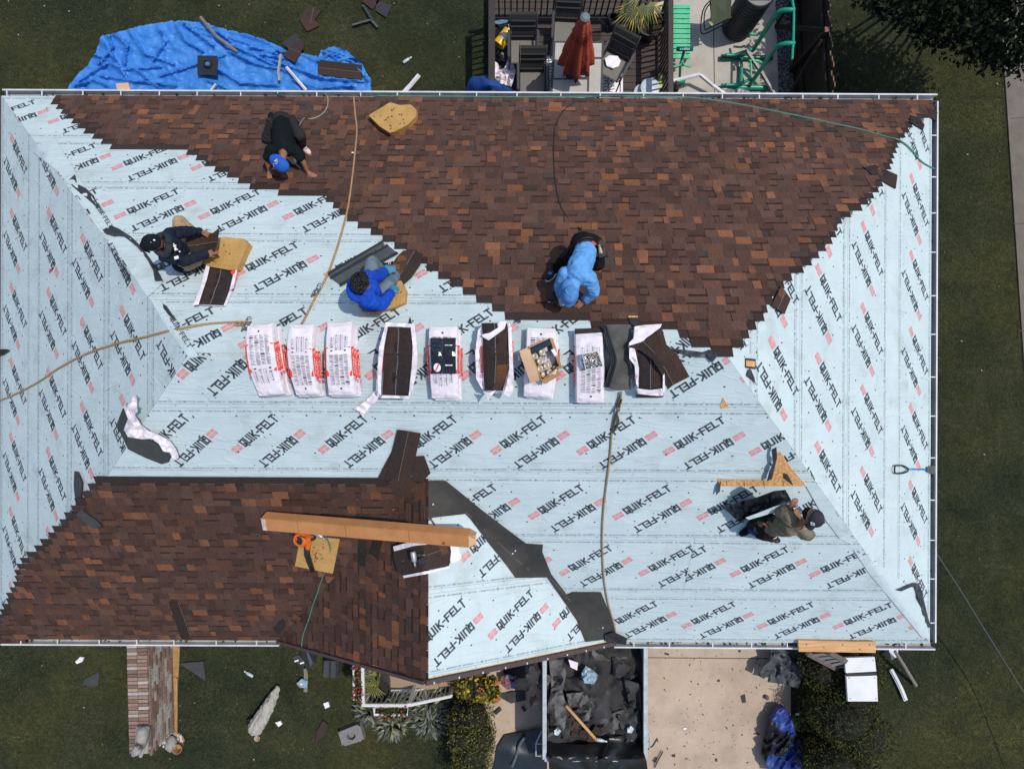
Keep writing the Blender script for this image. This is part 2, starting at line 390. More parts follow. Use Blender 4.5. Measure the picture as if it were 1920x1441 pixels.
# ------------------------------------------------------------------ house
HB = V((-.8, .25, 0))
house = thing('house', 'house with hipped roof being reshingled, half brown shingles, half pale blue felt', 'house', HB)
M_wall = mat('house siding', (.45, .42, .38), .8)
M_white = mat('white painted metal', (.60, .61, .63), .5, var=.2, scale=2.5, spec=.4)
M_gut = mat('gutter inside', (.25, .255, .25), .6, scale=3.5, col2=(.46, .46, .44), thr=(.3, .7), detail=9, spec=.3)
M_dgut = mat('gutter debris', (.03, .025, .022), .9, scale=40, col2=(.2, .15, .11), thr=(.5, .7))
M_fascia = mat('brown fascia', (.075, .05, .05), .6)
b = MB()
ins = .45
q = [SW + V((ins, ins, 0)), SE + V((-ins, ins, 0)), NE + V((-ins, -ins, 0)), NW + V((ins, -ins, 0))]
z0 = V((0, 0, -ZE))
for i in range(4):
    a, c = q[i], q[(i + 1) % 4]; b.quad(a + z0, c + z0, c, a)
b.build('wall', M_wall, house)
b = MB(); b.quad(SW - V((0, 0, .12)), NW - V((0, 0, .12)), NE - V((0, 0, .12)), SE - V((0, 0, .12)))
for a, c in ((SW, SE), (SE, NE), (NE, NW), (NW, SW)): b.quad(a - V((0, 0, .12)), c - V((0, 0, .12)), c - V((0, 0, .004)), a - V((0, 0, .004)), 1)
b.build('soffit', [M_wall, M_fascia], house)
# roof deck (plywood under the felt)
M_osb = mat('strand board', (.42, .20, .065), .8, scale=38, col2=(.78, .47, .20), bump=.004, bscale=60, thr=(.35, .65), detail=4, stretch=(1, .5, 1))
b = MB()
for k in 'SENW': b.add([SL[k].P(u, v, -.004) for u, v in SL[k].poly], [list(range(len(SL[k].poly)))])
b.build('roof_deck', M_osb, house)
b = MB()
for k in ('GW', 'GE'): b.add([SL[k].P(u, v, -.004) for u, v in SL[k].poly], [list(range(3))])
b.add([GP - SL['GE'].n * .004, GL, GR, GR - V((0, 0, .12)), GP - V((0, 0, .14)), GL - V((0, 0, .12))], [[1, 0, 4, 5], [0, 2, 3, 4]], 1)
w0 = [V((GL.x + .5, GL.y + .35, 0)), V((GR.x - .5, GR.y + .35, 0))]
b.add([w0[0], w0[1], w0[1] + V((0, 0, 2.9)), V((GP.x, w0[0].y, 4.3)), w0[0] + V((0, 0, 2.9))], [[0, 1, 2, 3, 4]], 2)
b.build('porch_roof_frame', [M_osb, M_fascia, M_wall], house)
# felt underlayment -------------------------------------------------
def felt_mat():
    m = mat('roofing felt', (.475, .577, .592), .55, scale=1.6, col2=(.56, .658, .672), thr=(.3, .7), detail=10, spec=.3)
    nt = m.node_tree; N = nt.nodes; L = nt.links; b = N['Principled BSDF']; tc = N.new('ShaderNodeTexCoord')
    def nz(sc, stretch, rot, d=4, dist=0.0):
        mp = N.new('ShaderNodeMapping'); mp.inputs['Scale'].default_value = stretch; mp.inputs['Rotation'].default_value = rot; L.new(tc.outputs['Object'], mp.inputs[0])
        n = N.new('ShaderNodeTexNoise'); n.inputs['Scale'].default_value = sc; n.inputs['Detail'].default_value = d; n.inputs['Distortion'].default_value = dist; L.new(mp.outputs[0], n.inputs['Vector']); return n.outputs['Fac']
    def mth(op, a, c):
        k = N.new('ShaderNodeMath'); k.operation = op
        for i, x in enumerate((a, c)):
            if isinstance(x, float): k.inputs[i].default_value = x
            else: L.new(x, k.inputs[i])
        return k.outputs[0]
    # creases: thin ridges where a stretched noise crosses its middle, kept to patches
    def crease(sc, st, rot, wid):
        a = mth('ABSOLUTE', mth('SUBTRACT', nz(sc, st, rot, 2, .6), .5), 0.0)
        return mth('MAXIMUM', mth('SUBTRACT', 1.0, mth('DIVIDE', a, wid)), 0.0)
    cr = mth('MULTIPLY', mth('MAXIMUM', crease(1.6, (.5, 2.2, 1), (0, 0, .7), .03), crease(1.3, (.4, 2.6, 1), (0, 0, -.35), .025)), mth('MULTIPLY', nz(.9, (1, 1, 1), (0, 0, 0), 2), 1.5))
    hgt = mth('ADD', mth('MULTIPLY', cr, .0042), mth('ADD', mth('MULTIPLY', nz(2.2, (.5, 1.6, 1), (0, 0, .3)), .020), mth('MULTIPLY', nz(120, (1, 1, 1), (0, 0, 0), 2), .0006)))
    bp = N.new('ShaderNodeBump'); bp.inputs['Distance'].default_value = 1.0; bp.inputs['Strength'].default_value = 1
    L.new(hgt, bp.inputs['Height']); L.new(bp.outputs[0], b.inputs['Normal'])
    # dust and scuffs
    s = b.inputs['Base Color'].links[0].from_socket
    r = N.new('ShaderNodeValToRGB'); r.color_ramp.elements[0].position = .56; r.color_ramp.elements[1].position = .8; r.color_ramp.elements[0].color = (1, 1, 1, 1); r.color_ramp.elements[1].color = (.80, .77, .73, 1)
    L.new(nz(2.7, (1, 1, 1), (0, 0, 0), 9), r.inputs[0])
    k = N.new('ShaderNodeMix'); k.data_type = 'RGBA'; k.blend_type = 'MULTIPLY'; k.inputs[0].default_value = 1
    L.new(s, k.inputs[6]); L.new(r.outputs[0], k.inputs[7]); L.new(k.outputs[2], b.inputs['Base Color'])
    return m
M_felt = felt_mat()
M_ink = mat('black ink', (.055, .068, .085), .7, var=.2, scale=30)
M_pink = mat('red ink', (.63, .27, .27), .7, var=.12, scale=30)
M_fine = mat('grey ink', (.30, .35, .38), .7)
M_cap = mat('nail cap', (.03, .035, .045), .5)
FELT = [M_felt, M_ink, M_pink, M_fine, M_cap]
FINE, FLEN = strokes('MID-STATES ASPHALT - TUSCALOOSA, AL - WWW.MSAROOF.COM - 800-489-2391 - FL# 17186', .020, .0052, .2, .64)
BIG, BLEN = strokes('QUIK-FELT', .136, .031, .165, .60)
MSA, MLEN = strokes('MSA', .034, .007, .2, .8)
def printed_pair():
    """the printed motif in strip coordinates about the middle of the upright lettering"""
    out = []
    lw, gp = .185, .045; L = lw + gp + BLEN
    def word(cx, cy, ang):
        ca, sa = math.cos(ang), math.sin(ang)
        T = lambda x, y: (cx + (x - L / 2) * ca - (y - .064) * sa, cy + (x - L / 2) * sa + (y - .064) * ca)
        for q in BIG: out.append(([T(x + lw + gp, y) for x, y in q], 1))
        rc = lambda x0, y0, x1, y1: [T(x0, y0), T(x1, y0), T(x1, y1), T(x0, y1)]
        out.append((rc(0, .062, lw, .118), 2)); out.append((rc(0, 0, .088, .052), 2)); out.append((rc(.098, 0, lw, .052), 2))
        for q in MSA: out.append(([T(x + .05, y + .073) for x, y in q], 5))
        for x, y in ((.24, .16), (L + .02, .17), (.62, -.07), (L + .1, .0)): out.append(([T(x + .011 * math.cos(a), y + .011 * math.sin(a)) for a in [i * math.pi / 3 for i in range(6)]], 4))
    word(0, 0, math.radians(40)); word(.388, -.27, math.radians(220))
    return out
PAIR = printed_pair()
M_msa = mat('pale red ink', (.72, .48, .48), .7)
def felt_strip(sl, k, phase, seed, conv=None, v0=None, v1=None, per=1.25, lift=0.0):
    rr = random.Random(seed); b = MB(); conv = conv or sl.poly; sc_ = per / 1.38; PER = per; ST = min(v1 - v0, 1.25); v1 = v1 + .06
    us = [p[0] for p in conv]; umin, umax = min(us), max(us)
    lo, hi = .0035 + lift, .001 + lift
    hh = lambda v: lo + (hi - lo) * (v - v0) / (v1 - v0)
    def put(poly, m, dh):
        q = clip(poly, conv)
        if q: b.add([sl.P(u, v, hh(v) + dh) for u, v in q], [list(range(len(q)))], m)
    strip = clip([(umin - .1, v0), (umax + .1, v0), (umax + .1, v1), (umin - .1, v1)], conv)
    if not strip: return
    put(strip, 0, 0)
    e = [p for p in strip if abs(p[1] - v0) < 1e-4]
    if len(e) == 2: b.quad(sl.P(*e[0], lo), sl.P(*e[1], lo), sl.P(*e[1], 0), sl.P(*e[0], 0))
    c = phase - math.ceil((phase - umin) / PER + 1) * PER
    while c < umax + 1:
        for q, m in PAIR: put([(x * sc_ + c, y * sc_ + v0 + .60 * ST) for x, y in q], m, .0022 if m == 5 else .0016)
        for row, flip in ((v0 + .075, 0), (v0 + ST - .055, 1)):
            for q in FINE:
                p = [(c - .4 + x, row + y) if not flip else (c + .9 - x, row - y) for x, y in q]
                put(p, 3, .0016)
            ox, oy = (c - .45, row + .01) if not flip else (c + .95, row - .01)
            for i in range(8):
                a0, a1 = i * math.pi / 4, (i + 1) * math.pi / 4
                put([(ox + .02 * math.cos(a0), oy + .02 * math.sin(a0)), (ox + .02 * math.cos(a1), oy + .02 * math.sin(a1)), (ox + .012 * math.cos(a1), oy + .012 * math.sin(a1)), (ox + .012 * math.cos(a0), oy + .012 * math.sin(a0))][::1], 3, .0016)
        c += PER
    for vv, w in ((v0 + .045, .007), (v0 + ST - .018, .005)): put([(umin - .1, vv), (umax + .1, vv), (umax + .1, vv + w), (umin - .1, vv + w)], 3, .0014)
    for vv, gap, rr0, m in ((v0 + .03, .34, .012, 3), (v0 + .10, .55, .010, 3), (v0 + .36, .52, .014, 4), (v0 + .98, .52, .014, 4), (v0 + .66, .9, .013, 4)):
        u = umin + rr.uniform(0, gap)
        while u < umax:
            x, y = u, vv + rr.uniform(-.03, .03)
            put([(x + rr0 * math.cos(a), y + rr0 * math.sin(a)) for a in [i * math.pi / 3 for i in range(6)]], m, .002); u += gap * rr.uniform(.8, 1.2)
    b.build('felt_sheet', FELT + [M_msa], house)
def ph(key, px, py, flip=False):
    u, v = SL[key].px(px, py); return u - .375 if flip else u
for key, vs_, pers, anch, fl in (
    ('S', [0, 1.36, 2.62, 3.92, 5.05, 7], [1.31, 1.27, 1.25, 1.18, 1.18], [(1331, 1140), (1248, 1050), (1041, 940), (970, 821), (388, 708)], 0),
    ('N', [0, 1.33, 2.456, 3.61, 4.77, 7], [1.28, 1.25, 1.235, 1.237, 1.2], [(140, 220), (265, 298), (274, 385), (497, 490), (340, 600)], 1),
    ('W', [0, 1.54, 2.73, 3.90, 5.1, 7], [1.29, 1.27, 1.25, 1.22, 1.2], [(47, 425), (109, 430), (175, 481), (251, 622), (352, 640)], 0),
    ('E', [0, 1.64, 2.92, 4.2, 5.2, 7], [1.30, 1.26, 1.26, 1.25, 1.2], [(1715, 555), (1641, 510), (1561, 596), (1471, 735), (1385, 650)], 0)):
    for k, p_ in enumerate(anch):
        u_ = SL[key].px(*p_)[0] - (.388 * pers[k] / 1.38 if fl else 0)
        felt_strip(SL[key], k, u_, 10 * len(key) + k, v0=vs_[k], v1=vs_[k + 1], per=pers[k])
u0 = SL['S'].px(1296, 1060)[0]; cv_ = clip(SL['S'].poly, [(u0, -1), (99, -1), (99, 9), (u0 - .12, 9)])
felt_strip(SL['S'], 1, SL['S'].px(1421, 1056)[0], 77, conv=cv_, v0=1.36, v1=2.60, per=1.27, lift=.004)
gu = SL['GE']; gper = abs(gu.px(1016, 1132)[0] - gu.px(892, 1150)[0]); gv = gu.px(800, 1114)[1]
for k, p_ in enumerate([(958, 1144), (905, 1045), (840, 960)]): felt_strip(gu, k, gu.px(*p_)[0], 40 + k, v0=.02 + k * gv, v1=.02 + (k + 1) * gv, per=gper)
# felt lapped over the west hip from the end slope
HW = []
hw_ = lambda x, y: .022 + .010 * noise.noise(V((x * .06, y * .06, 2)))
b = MB(); b.drape([(60, 284), (98, 252), (128, 300), (160, 350), (205, 420), (212, 430), (196, 432), (150, 372), (110, 322)], R, 9, hw_, .012); HW.append(b)
b = MB(); b.drape([(197, 438), (222, 432), (250, 450), (282, 492), (304, 528), (296, 540), (276, 556), (250, 516), (222, 474)], R, 9, hw_, .012); HW.append(b)
b = MB(); b.drape([(282, 560), (303, 566), (330, 602), (352, 640), (374, 668), (356, 672), (330, 640), (304, 600)], R, 9, hw_, .012); HW.append(b)
b = MB(); b.drape([(1600, 1030), (1650, 1058), (1705, 1100), (1735, 1160), (1744, 1196), (1730, 1196), (1680, 1135), (1630, 1075)], R, 9, hw_, .012); HW.append(b)
b = MB(); b.drape([(1512, 912), (1540, 915), (1560, 950), (1592, 1000), (1600, 1022), (1575, 1010), (1545, 970)], R, 9, hw_, .012); HW.append(b)
for i_, (p0, p1, s_) in enumerate((((178, 385), (205, 428), 8), ((243, 520), (209, 452), 9), ((318, 596), (352, 652), 9))): ptext(HW[i_], 'QUIK-FELT', p0, p1, s_, R, .040, 1)
for b in HW: b.build('felt_hip_wrap', FELT, house)
# shingles ---------------------------------------------------------
M_shin = mat('asphalt shingle granules', (1, 1, 1), .92, var=.5, scale=75, attr=True, bump=.004, bscale=220, spec=.12, thr=(.3, .7), detail=3)
M_shl = mat('loose shingle granules', (1, 1, 1), .92, var=.5, scale=75, attr=True, bump=.004, bscale=220, spec=.12, thr=(.3, .7), detail=3)
M_asph = mat('black asphalt back', (.022, .023, .026), .6, var=.35, scale=20, bump=.004, bscale=50, spec=.4)
BRN, MID, CHA, RUST, HEAD = (.084, .046, .036), (.104, .057, .044), (.060, .045, .040), (.205, .088, .046), (.045, .033, .029)
RUS2 = (.132, .064, .042)
def jit(c, a=.12, r=rnd): k = 1 + r.uniform(-a, a); return tuple(x * k for x in c)
def pick(r):
    x = r.random()
    return RUST if x < .135 else RUS2 if x < .24 else CHA if x < .31 else MID if x < .66 else BRN
EXPO = .143
def shingle_field(name, sl, poly, seed, bright=1.0, top=True, cutend=0):
    """courses of laminated shingles over the given outline; outline in photo pixels on that slope"""
    r = random.Random(seed); P = [sl.px(x, y) for x, y in poly]; b = MB(); n = len(P)
    vmin, vmax = min(p[1] for p in P), max(p[1] for p in P); k = int(math.floor(vmin / EXPO))
    off = 0
    while k * EXPO < vmax - .03:
        v0 = k * EXPO; vm = max(vmin + .004, min(v0 + EXPO * .5, vmax - .004)); xs = []
        for i in range(n):
            a, c = P[i], P[(i + 1) % n]
            if (a[1] > vm) != (c[1] > vm): xs.append(a[0] + (vm - a[1]) * (c[0] - a[0]) / (c[1] - a[1]))
        xs.sort()
        v0 += r.uniform(-.003, .003); v1 = v0 + EXPO
        for j in range(0, len(xs) - 1, 2):
            ua, ub = xs[j], xs[j + 1]
            if ub - ua < .04: continue
            ua += r.uniform(-.02, .02); ub += r.uniform(-.02, .02)
            H = lambda v, t: (.017 if v < v0 + .001 else .017 - (v - v0) / EXPO * .0065 if v <= v1 else .010) + t
            hl = .13 if top or v1 + .13 < vmax else max(.004, vmax - v1 + .01); b.quad(sl.P(ua, v1, H(v1, 0)), sl.P(ub, v1, H(v1, 0)), sl.P(ub - .01, v1 + hl, .0095), sl.P(ua + .01, v1 + hl, .0095), 0, jit(HEAD, .15, r))
            u = ua; tooth = r.random() < .5; cl = pick(r); 
            while u < ub - .001:
                w = r.choice([.09, .11, .13, .15, .17, .2, .24]) * r.uniform(.9, 1.1); e = min(u + w, ub)
                if ub - e < .05: e = ub
                cn = pick(r)
                if tooth and cn == CHA: cn = MID
                if not tooth and cn == RUST and r.random() < .5: cn = BRN
                c0 = jit(tuple(x * bright for x in cn), .2, r); cb = tuple(x * 1 for x in c0)
                if r.random() < .35: q = tuple(.5 * x + .5 * y * bright for x, y in zip(c0, MID)); c1, c2 = (c0, q) if r.random() < .5 else (q, c0)
                else: c1 = c2 = c0
                t = .0035 if tooth else 0; sk = r.uniform(-.012, .012) if tooth else 0
                if tooth:
                    b.add([sl.P(u, v0, H(v0, t)), sl.P(e, v0, H(v0, t)), sl.P(e + sk, v1, H(v1, t)), sl.P(u + sk, v1, H(v1, t))], [[0, 1, 2, 3]], 0, [(c1, c2, c2, c1)])
                    b.quad(sl.P(u, v0, -.002), sl.P(u, v0, H(v0, t)), sl.P(u + sk, v1, H(v1, t)), sl.P(u + sk, v1, -.002), 0, CHA); b.quad(sl.P(e + sk, v1, -.002), sl.P(e + sk, v1, H(v1, t)), sl.P(e, v0, H(v0, t)), sl.P(e, v0, -.002), 0, CHA)
                else:
                    # the darker band printed along the top of every backing panel
                    vb = v1 - EXPO * .30; d = tuple(x * .50 for x in BRN)
                    b.add([sl.P(u, v0, H(v0, 0)), sl.P(e, v0, H(v0, 0)), sl.P(e, vb, H(vb, 0)), sl.P(u, vb, H(vb, 0))], [[0, 1, 2, 3]], 0, [(c1, c2, c2, c1)])
                    b.quad(sl.P(u, vb, H(vb, 0)), sl.P(e, vb, H(vb, 0)), sl.P(e, v1, H(v1, 0)), sl.P(u, v1, H(v1, 0)), 0, d if r.random() < .62 else c0)
                b.quad(sl.P(u, v0, -.004), sl.P(e, v0, -.004), sl.P(e, v0, H(v0, t)), sl.P(u, v0, H(v0, t)), 1, (1, 1, 1))
                off += 1
                if off % 5 == 0: b.quad(sl.P(e - .003, v0, H(v0, t) + .0006), sl.P(e + .003, v0, H(v0, t) + .0006), sl.P(e + .003, v1, H(v1, t) + .0006), sl.P(e - .003, v1, H(v1, t) + .0006), 0, (.02, .015, .013))
                u = e; tooth = not tooth if r.random() < .85 else tooth
            for ue in (ua, ub): b.quad(sl.P(ue, v0, -.002), sl.P(ue, v1, -.002), sl.P(ue, v1, H(v1, .004)), sl.P(ue, v0, H(v0, .004)), 1, (1, 1, 1))
        k += 1
    return b.build(name, [M_shin, M_asph], house)
shingle_field('shingle_field', SL['N'], [(102, 184), (118, 200), (160, 235), (218, 268), (350, 274), (378, 292), (470, 340), (474, 347), (610, 360), (648, 396), (690, 420), (764, 462), (800, 488), (850, 520), (905, 556), (948, 574), (950, 586), (1102, 590), (1106, 606), (1268, 606), (1272, 622), (1298, 630), (1335, 648), (1364, 650), (1386, 630), (1420, 590), (1455, 532), (1470, 516), (1517, 481), (1550, 447), (1571, 404), (1610, 380), (1637, 350), (1660, 316), (1670, 288), (1676, 270), (1688, 248), (1706, 226), (1735, 212), (1752, 202), (1749, 193)], 3, 1.0)
shingle_field('shingle_field', SL['S'], [(0, 1199), (2, 1170), (30, 1108), (44, 1062), (100, 1012), (140, 965), (188, 905), (715, 905), (800, 899), (670, 1042), (526, 1199)], 4, .85)
shingle_field('shingle_field', SL['GW'], [(797, 897), (798, 1273), (520, 1197), (650, 1050), (770, 910)], 5, .85, top=False)
for o_, c_ in (([(1618, 312), (1640, 308), (1683, 328), (1680, 353), (1640, 331)], (.040, .031, .029)), ([(1708, 216), (1722, 219), (1734, 234), (1731, 243), (1706, 229)], (.034, .030, .030)), ([(1738, 200), (1754, 196), (1756, 228), (1738, 214)], (.042, .036, .035))):
    b = MB(); b.drape(o_, R, 7, .034, .03, amp=.006, fr=.05, col=c_); q_ = [R(*p_, .038) for p_ in o_]; b.bar(q_[0], q_[1], .012, .004, col=(.14, .11, .10)); b.build('hip_shingle', M_shin, house)
# black ice-and-water membrane in the valley
M_mem = mat('black membrane', (.030, .029, .028), .75, var=.0, scale=2.5, col2=(.062, .058, .052), bump=.01, bscale=8, spec=.3, detail=10)
b = MB()
b.drape([(793, 901), (835, 901), (859, 920), (903, 956), (986, 1019), (1018, 1021), (1017, 1035), (1034, 1077), (1063, 1115), (1074, 1110), (1127, 1110), (1140, 1141), (1156, 1189), (1150, 1196), (1098, 1203), (1082, 1163), (1047, 1112), (1026, 1082), (967, 1083), (951, 1061), (915, 1016), (884, 975), (873, 963), (795, 972)], R, 14, .03, .03, amp=.008, fr=.03)
for L_ in ([(872, 958), (900, 985), (938, 1020), (965, 1046), (992, 1068)], [(1030, 1082), (1052, 1106), (1074, 1132)]):
    for p_, q_ in zip(L_, L_[1:]): b.bar(R(*p_, .036), R(*q_, .036), .014, .004, 1)
for p_ in ((812, 945), (961, 1037), (966, 1032), (1122, 1176), (1130, 1176)): b.ball(R(*p_, .036), .016, 6, 2)
b.build('valley_membrane', [M_mem, mat('tan crease', (.11, .09, .07), .9, var=.4, scale=30), M_white], house)
# gutters -----------------------------------------------------------
def gutter(a, c, out, cuts, dirty):
    b = MB(); u = (c - a).normalized(); W = .115; zt = -.02; h = .11
    a0, c0 = a + V((0, 0, zt)), c + V((0, 0, zt)); o = out * W
    dn = V((0, 0, -h))
    b.quad(a0 + dn, c0 + dn, c0 + dn + o, a0 + dn + o, 1)
    b.bar(a0 + o + V((0, 0, -h / 2)), c0 + o + V((0, 0, -h / 2)), .022, h + .02, 0)
    b.bar(a0 + o * 1.03 + V((0, 0, .0)), c0 + o * 1.03 + V((0, 0, .0)), .026, .012, 0)
    b.bar(a0 + out * .008 + V((0, 0, -h / 2 - .02)), c0 + out * .008 + V((0, 0, -h / 2 - .02)), .012, h, 3)
    L = (c - a).length
    for i in range(int(L * (16 if dirty else 6))):
        t = rnd.uniform(.02, .98); p = a0.lerp(c0, t) + out * rnd.uniform(.02, .11) + dn + V((0, 0, .012)); s = rnd.uniform(.015, .05)
        b.box(p, (s, s * .6, .02), rnd.uniform(0, 3), m=2)
    go = b.build('gutter', [M_white, M_gut, M_dgut, M_fascia], house)
    t = .35
    while t < L:
        q = MB(); p = a0 + u * t; q.bar(p + out * .012 - V((0, 0, .005)), p + o - V((0, 0, .005)), .019, .012); q.build('bracket', M_white, go)
        t += rnd.uniform(.62, .78)
gutter(NE + V((.11, 0, 0)), NW, V((0, 1, 0)), 0, False)
gutter(SW, GL, V((0, -1, 0)), 0, False)
gutter(GR, SE + V((.11, 0, 0)), V((0, -1, 0)), 0, True)
gutter(SE, NE, V((1, 0, 0)), 0, False)
b = MB(); b.bar(NW + V((-.03, 0, -.05)), SW + V((-.03, 0, -.05)), .05, .1); b.build('fascia_board', M_fascia, house)
# porch eave trim along the rakes
b = MB(); off = V((0, -.03, -.01))
b.bar(GP + off, GR + off, .07, .10); b.build('rake_trim', M_fascia, house)
b = MB(); b.bar(GL + off, GP + off, .05, .10); b.build('rake_trim', M_fascia, house)
for t in [i / 9 + .04 for i in range(9)]: b = MB(); b.box(GP.lerp(GR, t) + V((.0, -.045, .045)), (.03, .03, .012)); b.build('trim_clip', M_white, house)
# ------------------------------------------------------------------ things lying on the roof
M_wrap = mat('pinkish white wrapper', (.78, .69, .745), .42, scale=5, col2=(.87, .82, .85), bump=.02, bscale=9, ridged=True, spec=.5, thr=(.3, .7))
M_red = mat('red print', (.80, .065, .035), .5, var=.1)
M_gr1 = mat('pale grey print', (.27, .26, .31), .6, var=.2, scale=60)
M_blk = mat('black print', (.03, .03, .035), .6)
M_wht = mat('white print', (.85, .83, .84), .6, var=.05)
M_mag = mat('magenta print', (.6, .05, .22), .6)
WR = [M_wrap, M_red, M_gr1, M_blk, M_wht, M_mag, M_shl]
SUP, SUPL = strokes('SUPREME', 1, .12, .2, .62)
def polyl(pts, n):
    pts = [V((*p, 0)) for p in pts]; q = smoothpath(pts, 8); d = [0]
    for a, c in zip(q, q[1:]): d.append(d[-1] + (c - a).length)
    out = []; j = 0
    for i in range(n + 1):
        t = d[-1] * i / n
        while j < len(d) - 2 and d[j + 1] < t: j += 1
        k = (t - d[j]) / max(1e-6, d[j + 1] - d[j]); out.append(q[j].lerp(q[j + 1], min(1, k)))
    return out
NT, NS = 18, 6
def stackgrid(L, Rr, h):
    l, r = polyl(L, NT), polyl(Rr, NT)
    return [[R(*(l[i].lerp(r[i], j / NS)).to_2d(), h) for j in range(NS + 1)] for i in range(NT + 1)]
def gpt(Gd, s, t, dz=0):
    t = min(max(t, 0), 1) * NT; i = min(int(t), NT - 1); f = t - i; s = min(max(s, 0), 1) * NS; j = min(int(s), NS - 1); e = s - j
    p = (Gd[i][j] * (1 - e) + Gd[i][j + 1] * e) * (1 - f) + (Gd[i + 1][j] * (1 - e) + Gd[i + 1][j + 1] * e) * f
    return p + V((0, 0, dz))
def bundle(Gd, dz, th, label, seed, kind='print', flip=False, red=True, sh=(0, 0), group='shingle bundles stacked along the ridge', name='shingle_bundle', cat='shingle bundle'):
    r = random.Random(seed); b = MB(); o = V((sh[0], sh[1], -dz)); A = [[p + o for p in row] for row in Gd]
    top = []
    for i in range(NT + 1):
        for j in range(NS + 1):
            e = min(j, NS - j, i, NT - i); z = -.016 if e == 0 else 0
            top.append(A[i][j] + V((0, 0, z + .006 * noise.noise(A[i][j] * 9 + V((seed, 0, 0))))))
    W = NS + 1
    b.add(top, [[i * W + j, (i + 1) * W + j, (i + 1) * W + j + 1, i * W + j + 1] for i in range(NT) for j in range(NS)], 0 if kind != 'open' else 6, None if kind != 'open' else
          [jit((.052, .034, .028) if (j < NS / 2) != flip else (.036, .029, .027), .1, r) for i in range(NT) for j in range(NS)])
    ring = [(i, 0) for i in range(NT + 1)] + [(NT, j) for j in range(1, NS + 1)] + [(i, NS) for i in range(NT - 1, -1, -1)] + [(0, j) for j in range(NS - 1, 0, -1)]
    k = len(ring); mid = []; bot = []; tp = []
    for (i, j) in ring:
        t = top[i * W + j]; c = gpt(A, .5, .5); out = V((t.x - c.x, t.y - c.y, 0)).normalized()
        if j in (0, NS): out = (A[i][NS] - A[i][0]); out.z = 0; out = out.normalized() * (1 if j == NS else -1)
        w_ = .012 + .010 * noise.noise(V((i * .9, j * 1.7, seed)))
        tp.append(t); mid.append(t + out * w_ + V((0, 0, -th * .5))); bot.append(t + out * .002 + V((0, 0, -th + .012)))
    b.add(tp + mid + bot, [[x, (x + 1) % k, k + (x + 1) % k, k + x] for x in range(k)] + [[k + x, k + (x + 1) % k, 2 * k + (x + 1) % k, 2 * k + x] for x in range(k)], 0 if kind != 'bare' else 6, (.045, .033, .028) if kind in ('bare',) else None)
    qd = lambda s0, t0, s1, t1, m, z=.004: b.quad(gpt(A, s0, t0, z), gpt(A, s1, t0, z), gpt(A, s1, t1, z), gpt(A, s0, t1, z), m)
    qs = (lambda s0, t0, s1, t1, m: qd(s0, t0, s1, t1, m)) if not flip else (lambda s0, t0, s1, t1, m: qd(1 - s1, 1 - t1, 1 - s0, 1 - t0, m))
    ta, tb = (.26, .66) if not flip else (.34, .74)
    if red and kind != 'bare':
        for side in (0, 1):                      # red panel with white lettering on both long sides
            n = 10; q0 = []
            for i in range(n + 1):
                t = ta + (tb - ta) * i / n; p = gpt(A, side, t); out = gpt(A, 1, t) - gpt(A, 0, t); out.z = 0; out = out.normalized() * (1 if side else -1)
                q0.append([p + out * .010 + V((0, 0, -.012)), p + out * .030 + V((0, 0, -th * .5)), p + out * .014 + V((0, 0, -th + .012))])
            for i in range(n):
                for u in (0, 1): b.quad(q0[i][u], q0[i][u + 1], q0[i + 1][u + 1], q0[i + 1][u], 1)
            for q in SUP:                         # x along the side, y across
                pp = []
                for x, y in q:
                    tt = (.1 + .8 * x / SUPL); tt = tt if side else 1 - tt; yy = .15 + .7 * y
                    f = tt * n; i = min(int(f), n - 1); f -= i
                    hi = q0[i][0].lerp(q0[i + 1][0], f); lo = q0[i][2].lerp(q0[i + 1][2], f); mi = q0[i][1].lerp(q0[i + 1][1], f)
                    P_ = mi.lerp(hi, (yy - .5) * 2) if yy > .5 else lo.lerp(mi, yy * 2)
                    out = gpt(A, 1, .5) - gpt(A, 0, .5); out.z = 0; pp.append(P_ + out.normalized() * (.004 if side else -.004) + V((0, 0, .002)))
                b.add(pp, [[0, 1, 2, 3]], 4)
            for x in (tb + .03, tb + .055):
                p = gpt(A, side, x); out = gpt(A, 1, x) - gpt(A, 0, x); out.z = 0; out = out.normalized() * (1 if side else -1)
                b.box(p + out * .026 + V((0, 0, -th * .5)), (.012, .012, .03), m=5)
    if kind == 'print':
        if red: qs(.0, ta if not flip else 1 - tb, .09, tb if not flip else 1 - ta, 1); qs(.90, ta if not flip else 1 - tb, 1.0, tb if not flip else 1 - ta, 1)
        for c in range(4):                       # instruction columns
            s0 = .13 + c * .19
            y = .14
            while y < .56:
                w_ = r.choice([.15, .16, .14, .09]); hh = .0068
                qs(s0, y, s0 + w_, y + hh, 2); y += r.choice([.0115, .0115, .0115, .02])
        for c, t in ((0, .17), (1, .24), (2, .40)): qs(.13 + c * .19, t, .13 + c * .19 + .16, t + .013, 3)
        for s0, t0 in ((.19, .60), (.74, .60)):
            qs(s0, t0, s0 + .06, t0 + .022, 3); qs(s0 - .02, t0 + .006, s0 + .08, t0 + .016, 3)
        qs(.72, .66, .80, .672, 3); qs(.45, .075, .52, .10, 3)
        for i in range(7):                        # laying diagrams
            for c in range(4):
                s0, t0 = .12 + c * .19, .62 + i * .031
                if i == 6 and c in (0, 3): continue
                if i == 0 and c in (0, 3): continue
                qs(s0 + r.uniform(0, .03), t0, s0 + .16, t0 + .005, 2); qs(s0, t0, s0 + .012, t0 + .026, 2); qs(s0 + r.uniform(.05, .1), t0 + .005, s0 + .11, t0 + .026, 2)
